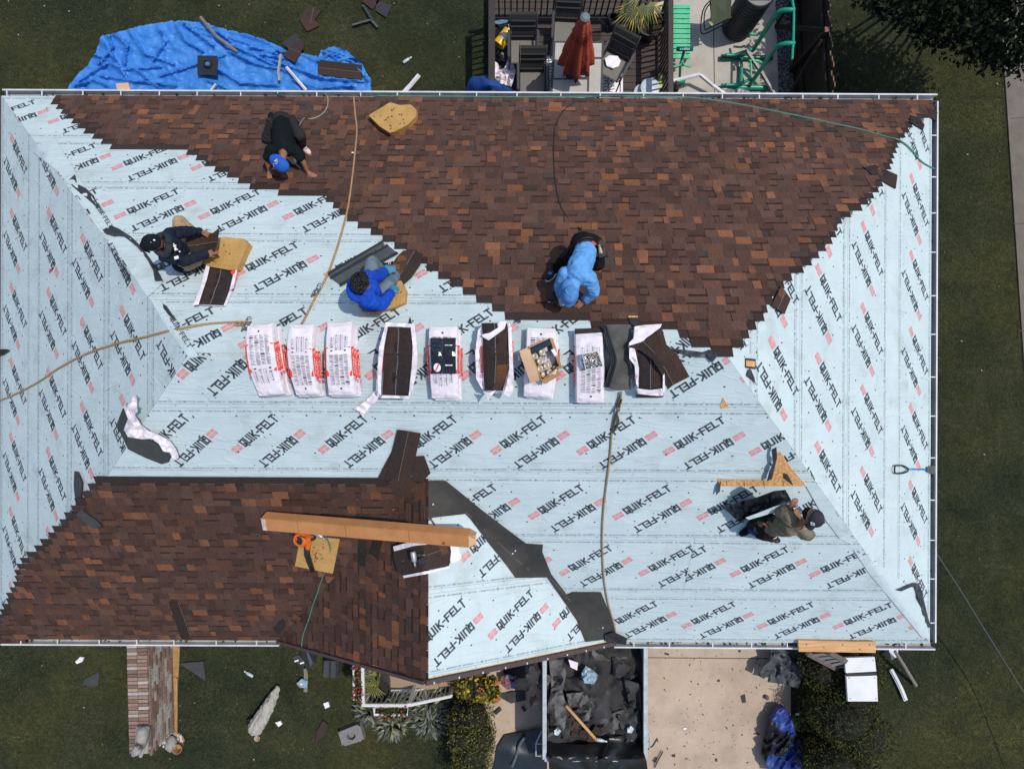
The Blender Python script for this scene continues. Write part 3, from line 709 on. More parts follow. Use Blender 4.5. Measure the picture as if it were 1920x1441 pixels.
    if kind == 'open':
        n = 16
        for i in range(n): qd(.49 + .01 * math.sin(i), i / n, .505 + .01 * math.sin(i), (i + 1) / n, 2, .003)
        for i in range(4):
            t = r.uniform(.1, .8); s0 = .36 if not flip else .52; b.quad(gpt(A, s0, t, .004), gpt(A, s0 + .12, t, .004), gpt(A, s0 + .12, t + .09, .004), gpt(A, s0, t + .09, .004), 6, (.03, .022, .02))
    return b.build(name, WR, smooth=False, label=label, cat=cat, group=group)
def flap(parent, name, outs, h, m=M_wrap, amp=.03, step=5, surf=R, th=.004, fr=.09, extra=None):
    b = MB()
    for o in (outs if isinstance(outs[0][0], tuple) else [outs]): b.drape(o, surf, step, h, th, amp=amp * .6, fr=fr * .7, seed=len(o) * 1.3, ridged=True)
    return b.build(name, m, parent)
T = .088
def stack(L, Rr, n, top, lower, seed, kind='print', flip=False, redtop=True):
    Gd = stackgrid(L, Rr, .02 + n * T); r = random.Random(seed)
    for k in range(n):
        bundle(Gd, k * T, T, top if k == 0 else lower[k - 1], seed + k, kind if k == 0 else 'wrap', flip, redtop if k == 0 else True, sh=(0, 0) if k == 0 else (r.uniform(-.012, .03), r.uniform(-.03, .03)))
    return Gd
# three printed stacks
stack([(463, 611), (461, 640), (463, 670), (470, 704), (485, 742)], [(508, 607), (511, 640), (516, 675), (523, 706), (531, 738)], 3, 'westmost white printed shingle bundle, beside the knotted rope end',
      ['middle white wrapped bundle under the westmost printed bundle', 'lowest white wrapped bundle of the westmost ridge stack'], 1)
stack([(543, 609), (538, 636), (538, 664), (543, 700), (555, 740)], [(587, 608), (584, 635), (584, 660), (589, 708), (597, 739)], 3, 'printed shingle bundle second from the west, diagrams above its text columns',
      ['middle wrapped bundle in the second printed stack from the left', 'lowest wrapped bundle in the second printed stack from the left'], 4, flip=True)
stack([(614, 606), (611, 636), (611, 667), (612, 700), (616, 740)], [(659, 602), (657, 635), (657, 660), (661, 706), (666, 740)], 3, 'printed shingle bundle right of the touching pair, beside the first opened brown bundle',
      ['middle wrapped bundle under the printed one next to the opened brown bundle', 'lowest wrapped bundle under the printed one next to the opened brown bundle'], 7, flip=True)
# opened bundle with a trailing tail of wrapper
Gd = stackgrid([(724, 612), (721, 640), (720, 672), (718, 706), (716, 740)], [(771, 614), (773, 640), (772, 665), (769, 705), (766, 742)], .02 + 3 * T)
ob = bundle(Gd, 0, T, 'opened shingle bundle showing brown shingles, a long white tail of wrapper trailing from its corner', 11, 'open')
flap(ob, 'wrapper', [[(722, 611), (727, 613), (720, 650), (716, 690), (714, 741), (709, 736), (708, 690), (711, 650)], [(770, 613), (777, 608), (780, 630), (783, 673), (780, 705), (772, 735), (766, 743), (768, 725), (772, 690), (774, 650)], [(716, 741), (742, 742), (766, 742), (767, 747), (740, 746), (714, 746)], [(722, 604), (750, 606), (777, 607), (772, 614), (750, 612), (724, 612)]], .285, amp=.05)
flap(ob, 'wrapper', [(704, 731), (714, 741), (706, 752), (693, 763), (682, 780), (677, 778), (674, 771), (662, 766), (672, 761), (684, 752), (693, 742)], .05, amp=.09)
bundle(Gd, T, T, 'middle bundle under the opened one with the trailing wrapper tail', 12, 'wrap', sh=(-.02, .02))
bundle(Gd, 2 * T, T, 'lowest bundle under the opened one with the trailing wrapper tail', 13, 'wrap', sh=(-.035, .04))
# bundle that carries the packs of black strips
Gd5 = stack([(805, 612), (804, 640), (805, 680), (807, 712), (810, 746)], [(857, 612), (857, 640), (857, 680), (858, 712), (859, 746)], 2, 'printed shingle bundle carrying two black plastic packs', ['wrapped bundle under the one that carries two black packs'], 15)
M_pk = glossy('glossy black plastic', (.014, .016, .018), .18, var=.2, bump=.006, bscale=14)
for i, (s0, s1, lb) in enumerate(((.08, .46, 'black plastic pack with round white label and red stripe'), (.50, .96, 'black plastic pack with long white paper strip'))):
    b = MB(); pts = []
    for k in range(9):
        for j in range(5):
            e = -.012 if j in (0, 4) or k in (0, 8) else .004 * noise.noise(V((k * 1.3, j * 1.7, i)))
            pts.append(gpt(Gd5, s0 + (s1 - s0) * j / 4, .16 + .50 * k / 8, .055 + e))
    b.add(pts, [[k * 5 + j, (k + 1) * 5 + j, (k + 1) * 5 + j + 1, k * 5 + j + 1] for k in range(8) for j in range(4)])
    ring = [k * 5 for k in range(9)] + [40 + j for j in range(1, 5)] + [k * 5 + 4 for k in range(7, -1, -1)] + [j for j in range(3, 0, -1)]
    n = len(ring); b.add([pts[q] for q in ring] + [pts[q] - V((0, 0, .045)) for q in ring], [[x, (x + 1) % n, n + (x + 1) % n, n + x] for x in range(n)])
    P5 = lambda s, t, z=.062: gpt(Gd5, s0 + (s1 - s0) * s, .16 + .50 * t, z)
    if i == 0:
        b.add([P5(.58 + .34 * math.cos(a), .83 + .12 * math.sin(a)) for a in [q * math.pi / 10 for q in range(20)]], [list(range(20))[::-1]], 1)
        b.quad(P5(.36, .92, .065), P5(.47, .93, .065), P5(.80, .74, .065), P5(.68, .73, .065), 2)
        for q in (.08, .2, .32): b.quad(P5(.12, q, .060), P5(.86, q, .060), P5(.86, q + .06, .060), P5(.12, q + .06, .060), 3)
    else:
        b.quad(P5(.2, .2), P5(.48, .2), P5(.48, .78), P5(.2, .78), 1); b.quad(P5(.52, .2), P5(.76, .2), P5(.76, .78), P5(.52, .78), 1)
    b.build('strip_pack', [M_pk, M_wht, M_red, mat('dark blue print', (.02, .03, .06), .3)], smooth=False, label=lb, cat='pack', group='black packs on the ridge bundle')
# second opened bundle
Gd = stackgrid([(903, 605), (905, 640), (906, 680), (907, 705), (908, 732)], [(951, 606), (953, 640), (953, 680), (950, 705), (943, 732)], .02 + 3 * T)
ob = bundle(Gd, 0, T, 'opened shingle bundle with rust patch, a twisted strip of wrapper lying across its top', 18, 'open', flip=True)
b = MB(); A = lambda s, t: gpt(Gd, s, t, .005)
b.add([A(.54, .62), A(1, .60), A(.97, .8), A(.80, .98), A(.54, .98)], [[0, 1, 2, 3, 4]], 0, [[(.17, .07, .033)] * 3 + [(.07, .04, .03)] * 2]); b.build('rust_patch', M_shl, ob)
flap(ob, 'wrapper', [[(931, 603), (950, 602), (946, 616), (930, 628), (916, 638), (906, 632), (903, 627), (918, 624), (934, 614)], [(953, 606), (959, 612), (961, 660), (963, 700), (962, 735), (955, 744), (945, 738), (950, 720), (955, 690), (954, 650)], [(906, 733), (918, 736), (930, 731), (925, 738), (915, 752), (912, 742)]], .292, amp=.05)
flap(ob, 'wrapper', [(903, 610), (905, 660), (908, 733), (903, 728), (893, 710), (891, 660), (896, 620)], .20, amp=.06)
bundle(Gd, T, T, 'middle bundle under the opened one with the twisted wrapper strip', 19, 'wrap', sh=(.03, .01))
bundle(Gd, 2 * T, T, 'lowest bundle under the opened one with the twisted wrapper strip', 20, 'wrap', sh=(-.02, -.03))
# bundle that carries the box of nail coils
Gd7 = stack([(989, 614), (988, 645), (986, 680), (984, 712), (983, 742)], [(1041, 616), (1043, 645), (1041, 680), (1038, 712), (1033, 745)], 2, 'white wrapped bundle under the open carton of nail coils', ['lower wrapped bundle beneath the one with the open carton'], 22, redtop=False)
M_card = mat('cardboard', (.42, .235, .105), .85, var=.12, scale=6, bump=.003, bscale=30)
M_card2 = mat('pale cardboard', (.62, .40, .24), .85, var=.08, scale=6)
M_cardin = mat('cardboard inside', (.30, .19, .11), .9, var=.15)
def P7(x, y, h): return R(x, y, h)
hb = .02 + 2 * T; ht = hb + .17
cb = [(992, 651), (1031, 633), (1050, 685), (1016, 713)]
B0 = [P7(x, y, ht) for x, y in cb]; D0 = V((0, 0, -.155))
box = thing('nail_carton', 'open cardboard carton with nail coils on a wrapped bundle', 'carton', sum(B0, V()) / 4 + D0)
b = MB(); b.prism([p + D0 for p in B0], .01, 1)
for i in range(4):
    a, c = B0[i], B0[(i + 1) % 4]; q = (c - a).cross(V((0, 0, 1))).normalized() * .006
    b.hexa([a + D0 - q, c + D0 - q, c + D0 + q, a + D0 + q, a - q, c - q, c + q, a + q], 0)
b.build('carton_body', [M_card, M_cardin], box)
for o, mm in (([(973, 658), (991, 650), (1014, 712), (995, 719)], M_card2), ([(1015, 712), (1049, 697), (1052, 703), (1020, 720)], M_card), ([(1031, 633), (1037, 634), (1054, 690), (1049, 692)], M_card)):
    b = MB(); b.drape(o, R, 8, ht - .03, .006, amp=.012, fr=.1); b.build('carton_flap', mm, box)
b = MB(); b.drape([(993, 650), (1030, 633), (1033, 646), (998, 664)], R, 8, ht - .03, .02); b.build('dark_sleeve', mat('blue black sleeve', (.018, .032, .05), .35, spec=.5), box)
b = MB(); b.drape([(1033, 656), (1039, 653), (1046, 665), (1040, 668)], R, 8, ht - .004, .004); b.build('white_slip', M_wht, box)
M_coil = mat('nail coil', (.50, .43, .30), .5, var=.3, scale=80, metal=.4)
for i, (x, y) in enumerate(((1003, 668), (1016, 662), (1013, 678), (1025, 685), (1013, 690), (1030, 697), (1041, 690), (1019, 703))):
    b = MB(); p = R(x, y, hb + .03 + .02 * (i % 3)); r0 = .038
    b.lathe(p, [(.010, .045), (r0 * .7, .05), (r0, .045), (r0, 0), (.010, 0)], 18, axis=V((rnd.uniform(-.2, .2), rnd.uniform(-.2, .2), 1))); b.lathe(p, [(.0, .03), (.012, .03)], 8, m=1)
    b.build('nail_coil', [M_coil, M_blk], label='coil of wire nails inside the open carton', cat='nail coil', group='nail coils in the carton', smooth=False)
# bundle with the tub of plastic cap nails
Gd8 = stack([(1080, 626), (1081, 660), (1082, 690), (1082, 720), (1082, 754)], [(1130, 623), (1131, 660), (1133, 690), (1133, 720), (1132, 755)], 2, 'printed bundle carrying the square tub of nails', ['skewed wrapped bundle under the one with the nail tub'], 25, flip=True, redtop=False)
b = MB(); b.drape([(1078, 616), (1129, 614), (1130, 623), (1079, 626)], R, 8, .02 + 2 * T - .01, .05, col=(.05, .036, .03)); b.build('shingle_piece', M_shl, label='brown shingle end poking out above the bundle with the nail tub', cat='shingle')
tub = [(1091, 663), (1121, 657), (1132, 687), (1098, 694)]
h8 = .02 + 2 * T; tp = [R(x, y, h8 + .11) for x, y in tub]; ct = sum(tp, V()) / 4; bt = [ct + (p - ct) * .85 - V((0, 0, .105)) for p in tp]
tb = thing('nail_tub', 'square pale plastic tub full of loose nails', 'tub', ct - V((0, 0, .105)))
M_tub = glossy('pale tub plastic', (.55, .60, .60), .3)
b = MB(); b.add(bt + tp, [[i, (i + 1) % 4, 4 + (i + 1) % 4, 4 + i] for i in range(4)] + [[3, 2, 1, 0]])
inn = [ct + (p - ct) * .9 for p in tp]
b.add(tp + inn, [[i, (i + 1) % 4, 4 + (i + 1) % 4, 4 + i] for i in range(4)]); b.add(inn + [p + (ct - p) * .06 - V((0, 0, .03)) for p in inn], [[i, (i + 1) % 4, 4 + (i + 1) % 4, 4 + i] for i in range(4)])
b.build('tub_body', M_tub, tb)
b = MB(); hp = [ct + (p - ct) * .87 - V((0, 0, .035)) for p in tp]; b.quad(*hp, 0)
for i in range(330):
    u, v_ = rnd.uniform(.03, .97), rnd.uniform(.03, .97); p = hp[0].lerp(hp[1], u).lerp(hp[3].lerp(hp[2], u), v_) + V((0, 0, rnd.uniform(.002, .022)))
    m = rnd.choice([0, 1, 1, 2, 2, 3])
    if rnd.random() < .5: b.lathe(p, [(.011, 0), (.011, .003)], 7, m, axis=V((rnd.uniform(-1, 1), rnd.uniform(-1, 1), 1)))
    else: d = V((rnd.uniform(-1, 1), rnd.uniform(-1, 1), rnd.uniform(-.3, .3))).normalized() * .02; b.bar(p - d, p + d, .004, .004, m)
n_ = b.build('nail_heap', [mat('nail dark', (.05, .05, .055), .4), mat('nail steel', (.32, .33, .35), .3, metal=.8), mat('nail bright', (.65, .66, .68), .3, metal=.6), mat('nail tan', (.4, .28, .17), .5)], label='heap of loose nails filling the square tub', cat='nails', kind='stuff')
b = MB(); b.tube(smoothpath([R(1091, 668, h8 + .1), R(1087, 674, h8 + .07), R(1091, 686, h8 + .06), R(1096, 688, h8 + .09)], 4), .004); b.build('tub_handle', M_tub, tb)
# black membrane slung over the ridge and the membrane flap's fold
b = MB(); mo = [(1130, 609), (1156, 608), (1182, 608), (1187, 640), (1193, 672), (1188, 702), (1183, 730), (1159, 731), (1134, 724), (1140, 700), (1148, 674), (1140, 640)]
b.drape(mo, R, 7, lambda x, y: .14 + .05 * math.sin((x - 1130) / 12), .13, amp=.02, fr=.05)
b.build('membrane_roll', mat('grey black membrane', (.055, .053, .050), .8, scale=4, col2=(.115, .11, .105), bump=.006, bscale=30, thr=(.3, .7)), label='limp grey black membrane sheet slung over the ridge between bundles', cat='membrane')
b = MB()
for k, dx in enumerate((0, 5)): b.tube(smoothpath([R(1131 + dx, 611, .22), R(1141 + dx, 645, .22), R(1149 + dx, 674, .24), R(1143 + dx, 700, .22), R(1136 + dx, 724, .2)], 5), .022 - .006 * k)
b.build('membrane_fold', M_pk, label='rolled glossy black edge of the membrane lying along its left side', cat='membrane edge')
# last bundle, torn open, shingles sliding off it
Gd = stackgrid([(1194, 616), (1195, 650), (1196, 680), (1196, 705), (1195, 732)], [(1240, 612), (1242, 645), (1244, 680), (1244, 705), (1243, 732)], .02 + 2 * T)
ob = bundle(Gd, 0, T, 'torn open bundle nearest the east hip, loose shingles sliding off it', 28, 'open', flip=True)
flap(ob, 'wrapper', [[(1190, 612), (1207, 609), (1226, 608), (1241, 607), (1238, 614), (1225, 624), (1212, 633), (1201, 645), (1190, 651), (1178, 650), (1180, 642), (1188, 634)], [(1194, 728), (1220, 731), (1243, 728), (1246, 735), (1242, 742), (1220, 741), (1196, 738)], [(1243, 700), (1246, 700), (1247, 735), (1243, 734)], [(1180, 652), (1190, 652), (1198, 690), (1197, 728), (1193, 720), (1190, 685), (1180, 672)]], .215, amp=.05)
bundle(Gd, T, T, 'lower wrapped bundle under the torn one nearest the east hip', 29, 'wrap', sh=(.0, .03))
b = MB(); b.drape([(1195, 741), (1243, 740), (1243, 745), (1195, 745)], R, 8, .1, .08, col=(.05, .036, .03)); b.build('shingle_piece', M_shl, label='brown shingle edge showing below the torn east bundle', cat='shingle')
def loose(name, outs, h, label, group=None, surf=R, amp=.0, col=(.055, .037, .031), step=8, th=.012, line=None, fr=.03, mtl=None, cat='shingle', teeth=None, shade=None):
    """one loose shingle (or scrap): outline pieces with their own granule colour, and a pale cut line"""
    b = MB()
    for i, o in enumerate(outs):
        c = col[i] if isinstance(col[0], tuple) else col
        b.drape(o, surf, step, h, th, amp=amp, fr=fr, col=c)
    if line:
        for a, c in zip(line, line[1:]):
            hh = h(*a) if callable(h) else h; h2 = h(*c) if callable(h) else h
            b.bar(surf(*a, hh + .006), surf(*c, h2 + .006), .008, .004, col=(.16, .13, .11))
    if teeth:
        for o, c in teeth: b.drape(o, surf, step, (lambda x, y: (h(x, y) if callable(h) else h) + .006), .005, amp=amp, fr=fr, col=c)
    return b.build(name, mtl or M_shl, label=label, cat=cat, group=group)
hS = lambda x, y: .255 - max(0, (x - 1235)) * .0028 + .02 * math.sin((x + y) * .06)
loose('loose_shingle', [[(1178, 648), (1190, 645), (1205, 640), (1226, 662), (1246, 690), (1262, 722), (1252, 730), (1241, 702), (1222, 672), (1200, 657)], [(1205, 640), (1224, 628), (1241, 614), (1250, 646), (1267, 660), (1280, 682), (1293, 706), (1262, 722), (1246, 690), (1226, 662)]], hS, 'bent brown shingle sliding off the torn east bundle', amp=.01, col=[(.038, .030, .027), (.052, .034, .028)], line=[(1205, 640), (1226, 660), (1246, 690), (1262, 720)], teeth=[([(1230, 622), (1241, 615), (1249, 645), (1240, 650)], (.062, .036, .029)), ([(1268, 664), (1280, 684), (1268, 692), (1256, 672)], (.066, .037, .029))])
# ------------------------------------------------------------------ loose shingles on the roof
loose('loose_shingle', [[(745, 805), (766, 808), (746, 902), (722, 898)], [(766, 808), (789, 812), (768, 905), (746, 902)]], .05, 'long brown shingle standing up over the felt at the valley top', col=[(.040, .030, .027), (.052, .034, .028)], line=[(766, 808), (746, 902)], th=.02)
loose('loose_shingle', [[(779, 855), (795, 854), (807, 887), (792, 903), (772, 900)]], .045, 'short five cornered shingle beside the tall one at the valley top', col=(.05, .034, .028), th=.02)
loose('loose_shingle', [[(733, 849), (745, 852), (738, 898), (709, 895), (720, 873)]], .035, 'stepped shingle pieces left of the tall one at the valley top', col=(.05, .033, .027), th=.02)
loose('loose_shingle', [[(725, 903), (760, 890), (782, 905), (775, 932), (745, 930)], [(770, 910), (797, 902), (797, 940), (776, 934)]], .055, 'rust shingles woven across the start of the valley', col=[(.06, .036, .029), (.10, .048, .03)], th=.02)
M_bk = mat('dark slate underside', (.038, .042, .044), .7, scale=8, col2=(.06, .064, .066), spec=.3)
loose('loose_shingle', [[(139, 883), (145, 885), (153, 905), (151, 930), (156, 958), (178, 973), (190, 985), (176, 992), (158, 980), (145, 967), (141, 940), (138, 910)]], .06, 'upside down grey shingle bent over the lower west hip', mtl=M_bk, amp=.01, th=.02)
loose('loose_shingle', [[(1456, 553), (1465, 535), (1483, 560), (1471, 589), (1447, 572)]], .05, 'single brown shingle corner lying on the east felt near the hip', col=(.06, .036, .029), line=[(1473, 545), (1458, 580)], teeth=[([(1458, 551), (1465, 537), (1474, 549), (1466, 562)], (.12, .055, .032))])
loose('loose_shingle', [[(218, 796), (230, 765), (241, 777), (236, 806), (270, 820), (300, 835), (320, 850), (313, 867), (303, 870), (272, 858), (240, 842)]], .06, 'dark grey bent shingle under crumpled pink wrapper on the west corner', mtl=M_bk, th=.05)
flap(None, 'torn_wrapper', [(231, 762), (246, 755), (249, 738), (256, 745), (257, 772), (252, 778), (264, 796), (279, 808), (297, 814), (318, 826), (330, 843), (335, 858), (326, 863), (318, 848), (306, 846), (298, 832), (285, 822), (266, 823), (240, 819), (232, 805), (240, 785)], .12, amp=.10, step=4, th=.01)
o = C.objects['torn_wrapper']; o['label'] = 'crumpled pink white wrapper on a dark bent shingle near the west hip'; o['category'] = 'wrapper'
# the shingle roofers work with
loose('loose_shingle', [[(361, 450), (361, 470), (338, 461), (338, 444), (370, 441), (411, 428), (409, 455), (400, 470), (372, 474), (338, 474), (338, 461), (372, 459), (405, 452)]][:0] + [[(338, 461), (338, 443), (376, 441), (400, 436), (411, 427), (408, 452), (372, 459)], [(338, 461), (372, 459), (408, 452), (402, 470), (372, 474), (340, 474)]], lambda x, y: .32 + max(0, x - 385) * .006, 'brown shingle curling up in the hands of the dark jacketed worker', col=[(.06, .037, .03), (.04, .031, .027)], line=[(338, 462), (372, 459), (407, 453)], th=.008)
loose('loose_shingle', [[(614, 512), (717, 452), (721, 458), (619, 519)], [(621, 521), (729, 461), (746, 475), (640, 535)]], .03, 'long black slatted shingle lying underside up beside the blue hooded worker', mtl=mat('slate black underside', (.055, .06, .064), .6, scale=6, col2=(.085, .09, .094), spec=.4), th=.02)
b = MB(); b.drape([(618, 519), (726, 457), (729, 461), (621, 523)], R, 8, .036, .02); b.drape([(636, 532), (744, 471), (747, 475), (638, 537)], R, 8, .036, .02); b.drape([(613, 511), (716, 451), (718, 454), (616, 515)], R, 8, .036, .02)
b.build('sealant_strip', M_pk, label='glossy black sealant strips along the upturned slatted shingle', cat='sealant')
hc = lambda x, y: .03 + .30 * max(0, min(1, (545 - y + (760 - x) * .6) / 120)) * max(0, min(1, (y - 462) / 40))
loose('loose_shingle', [[(757, 469), (777, 471), (765, 492), (752, 512), (745, 530), (736, 536), (720, 521), (731, 509), (738, 490), (747, 478)], [(777, 471), (793, 475), (788, 497), (772, 520), (755, 535), (745, 543), (736, 536), (745, 530), (752, 512), (765, 492)]], hc, 'curved brown shingle held by the blue hooded worker', col=[(.075, .043, .033), (.042, .031, .026)], line=[(777, 471), (765, 492), (752, 512), (738, 536)], th=.01,
      teeth=[([(748, 478), (760, 480), (762, 488), (745, 490)], (.19, .075, .035)), ([(738, 494), (750, 497), (748, 505), (733, 503)], (.19, .075, .035)), ([(732, 511), (744, 517), (738, 526), (726, 518)], (.055, .033, .03)), ([(722, 520), (737, 534), (734, 536), (720, 523)], (.19, .075, .035))])
Gdx = stackgrid([(398, 463), (392, 490), (386, 520), (378, 545), (369, 570)], [(447, 464), (443, 495), (436, 525), (427, 550), (418, 572)], .10)
ob = bundle(Gdx, 0, .085, 'opened shingle bundle slanting on the felt beside the dark jacketed worker', 50, 'open', group=None)
flap(ob, 'wrapper', [[(398, 462), (420, 459), (448, 463), (451, 470), (447, 474), (446, 465), (402, 466)], [(399, 464), (402, 466), (395, 492), (388, 522), (380, 546), (372, 571), (361, 572), (366, 563), (376, 540), (384, 505)], [(446, 470), (451, 468), (448, 490), (443, 515), (438, 540), (430, 545), (436, 520), (441, 495)]], .115, amp=.025)
b = MB(); b.drape([(441, 498), (443, 496), (440, 512), (436, 516), (432, 510)], R, 4, .13, .006); b.build('red_tab', M_red, ob)
# bundle in the lower part, with a nail gun on it
hB = .06
loose('loose_shingle', [[(737, 1028), (790, 1018), (842, 1017), (845, 1040), (842, 1060), (800, 1068), (752, 1078), (745, 1070), (738, 1045)]], .13, 'stack of brown shingles in torn wrapper on the porch slope under the nail gun', col=(.048, .034, .029), th=.12, line=[(752, 1052), (800, 1040), (830, 1030)], teeth=[([(822, 1022), (836, 1020), (842, 1036), (828, 1040)], (.10, .05, .033))], cat='shingle stack')
flap(None, 'torn_wrapper', [[(737, 1024), (770, 1015), (805, 1013), (828, 1014), (800, 1020), (775, 1023), (739, 1033)], [(843, 1017), (858, 1020), (866, 1046), (848, 1056), (844, 1050), (846, 1034)], [(755, 1079), (800, 1070), (842, 1061), (844, 1064), (802, 1075), (757, 1083)]], .13, amp=.03)
o = C.objects['torn_wrapper.001']; o['label'] = 'torn white wrapper around the shingle stack on the porch ridge'; o['category'] = 'wrapper'
# ------------------------------------------------------------------ knee pads, cardboard, long carton
M_foam = mat('tan foam', (.44, .245, .07), .9, scale=3, col2=(.56, .34, .125), bump=.012, bscale=25, thr=(.3, .7))
M_foamd = mat('foam nicks', (.14, .075, .025), .95)
def pad(o, h, label, nick, amp=.012):
    b = MB(); b.drape(o, R, 6, lambda x, y: h, h - .006, amp=amp, fr=.05); r = random.Random(len(o) + nick)
    cx = sum(p[0] for p in o) / len(o); cy = sum(p[1] for p in o) / len(o)
    for i in range(nick):
        x, y = cx + r.gauss(0, 13), cy + r.gauss(0, 9); b.bar(R(x, y, h + .012), R(x + r.uniform(-4, 4), y + r.uniform(-3, 3), h + .012), .012, .006, 1)
    return b.build('foam_pad', [M_foam, M_foamd], smooth=False, label=label, cat='foam pad', group='tan foam pads of the roofers')
pad([(691, 216), (731, 192), (750, 197), (770, 196), (781, 206), (780, 218), (766, 233), (740, 247), (731, 249), (712, 237)], .16, 'chunky tan foam pad lying alone on the brown shingles', 14)
pad([(408, 446), (420, 444), (455, 447), (466, 458), (455, 480), (444, 505), (430, 506), (395, 500), (368, 490), (360, 480), (385, 462)], .14, 'long tan foam pad under the dark jacketed worker', 6)
pad([(671, 574), (690, 540), (735, 528), (752, 526), (761, 545), (759, 567), (740, 576), (705, 586), (682, 585)], .14, 'tan foam pad the blue hooded worker sits on', 14)
b = MB(); b.drape([(553, 1061), (562, 1010), (580, 1004), (637, 1010), (624, 1075)], R, 10, .03, .02, amp=.006)
r = random.Random(3)
for i in range(40): x, y = 592 + r.gauss(0, 7), 1040 + r.gauss(0, 8); b.bar(R(x, y, .034), R(x + r.uniform(-3, 3), y + r.uniform(-3, 3), .034), .010, .005, 1)
b.build('foam_board', [M_foam, M_foamd], label='flat tan board with scratch marks under the orange blower', cat='board')
# long carton: a square tube, seen on its near edge
cx0, crid = R(497, 976, .26), R(797, 1001, .13)
for _k in range(200):
    cx1 = cx0 + (crid - cx0) * (1.1 + _k * .003)
    if 960 + FPX * cx1.x / (CAMZ - cx1.z) > 880: break
b = MB(); d = (cx1 - cx0).normalized(); y = V((0, 0, 1)).cross(d).normalized(); z = d.cross(y); rot = Matrix.Rotation(math.radians(24), 3, d)
y, z = rot @ y, rot @ z
hw, hh = .105, .085; m3 = Matrix((d, y, z)).transposed()
L = (cx1 - cx0).length
carton = thing('long_carton', 'long narrow cardboard carton lying across the brown shingles', 'carton', (cx0 + cx1) / 2 - V((0, 0, .1)))
b.box((cx0 + cx1) / 2, (L, hw * 2, hh * 2), M=m3, bev=.006)
for t in (.18, .415, .72): b.bar(cx0.lerp(cx1, t) + z * (hh + .001) - y * hw, cx0.lerp(cx1, t) + z * (hh + .001) + y * hw, .004, .003, 1, up=z)
for t in (.87,): p = cx0.lerp(cx1, t); b.add([p + z * (hh + .003) - y * .07, p + z * (hh + .003) - y * .02 + d * .05, p + z * (hh + .003) - y * .09 + d * .06], [[0, 1, 2]], 1)
b.build('carton_body', [mat('orange cardboard', (.46, .205, .075), .85, var=.16, scale=3, bump=.003, bscale=25), M_foamd], carton)
for s, q in ((1, y), (-1, y)):
    b = MB(); p = cx1 + y * s * hw * .9; e = p + d * .09 - y * s * .03 + z * .02
    b.add([p - z * hh * .9, p + z * hh * .9, e + z * hh * .8, e - z * hh * .8], [[0, 1, 2, 3]]); b.add([p - z * hh * .9 + y * .006, p + z * hh * .9 + y * .006, e + z * hh * .8 + y * .006, e - z * hh * .8 + y * .006], [[3, 2, 1, 0]])
    b.build('carton_flap', M_card, carton)
b = MB(); p = cx1 + z * hh * .95; e = p + d * .10 - z * .03; b.add([p - y * hw * .9, p + y * hw * .9, e + y * hw * .8, e - y * hw * .8], [[0, 1, 2, 3]]); b.build('carton_flap', M_card2, carton)
b = MB(); b.box(cx0 + d * .03 + z * (hh + .002), (.06, hw * 1.9, .003), M=m3); b.box(cx0 - d * .002, (.004, hw * 1.9, hh * 1.8), M=m3); b.build('tape', mat('clear tape', (.55, .42, .33), .25, var=.3, scale=20, spec=.6), carton)
# ------------------------------------------------------------------ ropes and hoses
M_rope = mat('tan rope', (.22, .13, .055), .85, scale=70, col2=(.52, .34, .16), thr=(.4, .6), bump=.006, bscale=90)
M_ghose = glossy('green hose', (.06, .24, .17), .35)
M_phose = glossy('pale green hose', (.25, .33, .29), .35)
M_bhose = glossy('black hose', (.018, .017, .017), .4)
def line(name, pts, r, m, label, cat, h=.02, extra=None, k=7):
    P = [R(*p[:2], p[2] if len(p) > 2 else h) for p in pts]; b = MB(); b.tube(smoothpath(P, k), r, 7, 0)
    if extra: extra(b)
    return b.build(name, m, smooth=True, label=label, cat=cat)
M_steel = mat('steel', (.28, .28, .27), .35, metal=.8)
def grab(x, y, a, rope):
    def f(b):
        p = R(x, y, .05); d = V((math.cos(a), math.sin(a), 0)); q = V((-d.y, d.x, 0))
        b.bar(p - d * .05, p + d * .05, .05, .05, 1, bev=.008); b.tube([p + d * .05 + q * .03 * math.cos(t) + d * (.04 + .04 * math.sin(t)) for t in [i * .7 for i in range(10)]], .007, 6, 1); b.bar(p + q * .03 - d * .08, p + q * .03 + d * .02, .02, .03, 1)
    return f
line('safety_rope', [(663, 180, .02), (666, 215), (669, 245), (665, 290), (660, 335), (652, 390), (638, 445), (620, 500), (604, 535), (590, 560), (575, 590), (566, 606, .06)], .015, [M_rope, M_steel], 'tan safety rope running from the back gutter down to the second bundle', 'rope', extra=grab(593, 548, 1.1, 0))
line('safety_rope', [(-4, 752), (30, 738), (75, 714), (110, 690), (160, 664), (215, 645), (270, 632), (330, 617), (390, 607), (440, 604), (470, 604, .05)], .015, [M_rope, M_steel], 'tan safety rope crossing the west felt to the first bundle', 'rope', extra=grab(462, 612, 1.2, 0))
b = MB(); p = R(462, 607, .05)
for i in range(3): b.tube([p + V((.035 * math.cos(t) - .05 * i, .02 * math.sin(t), .01 * i + .01 * math.sin(2 * t))) for t in [j * .5 for j in range(13)]], .011, 6)
b.build('rope_knot', M_rope, label='loose knot of tan rope above the first bundle', cat='knot')
line('safety_rope', [(1165, 735, .06), (1160, 760), (1152, 785), (1147, 812), (1144, 850), (1138, 900), (1132, 950), (1129, 1000), (1130, 1050), (1133, 1090), (1140, 1130), (1150, 1165), (1156, 1192)], .015, [mat('worn rope', (.16, .12, .07), .85, scale=70, col2=(.42, .30, .17), thr=(.4, .6)), M_steel], 'worn tan rope hanging from the black membrane to the front gutter', 'rope', extra=grab(1159, 765, 1.4, 0))
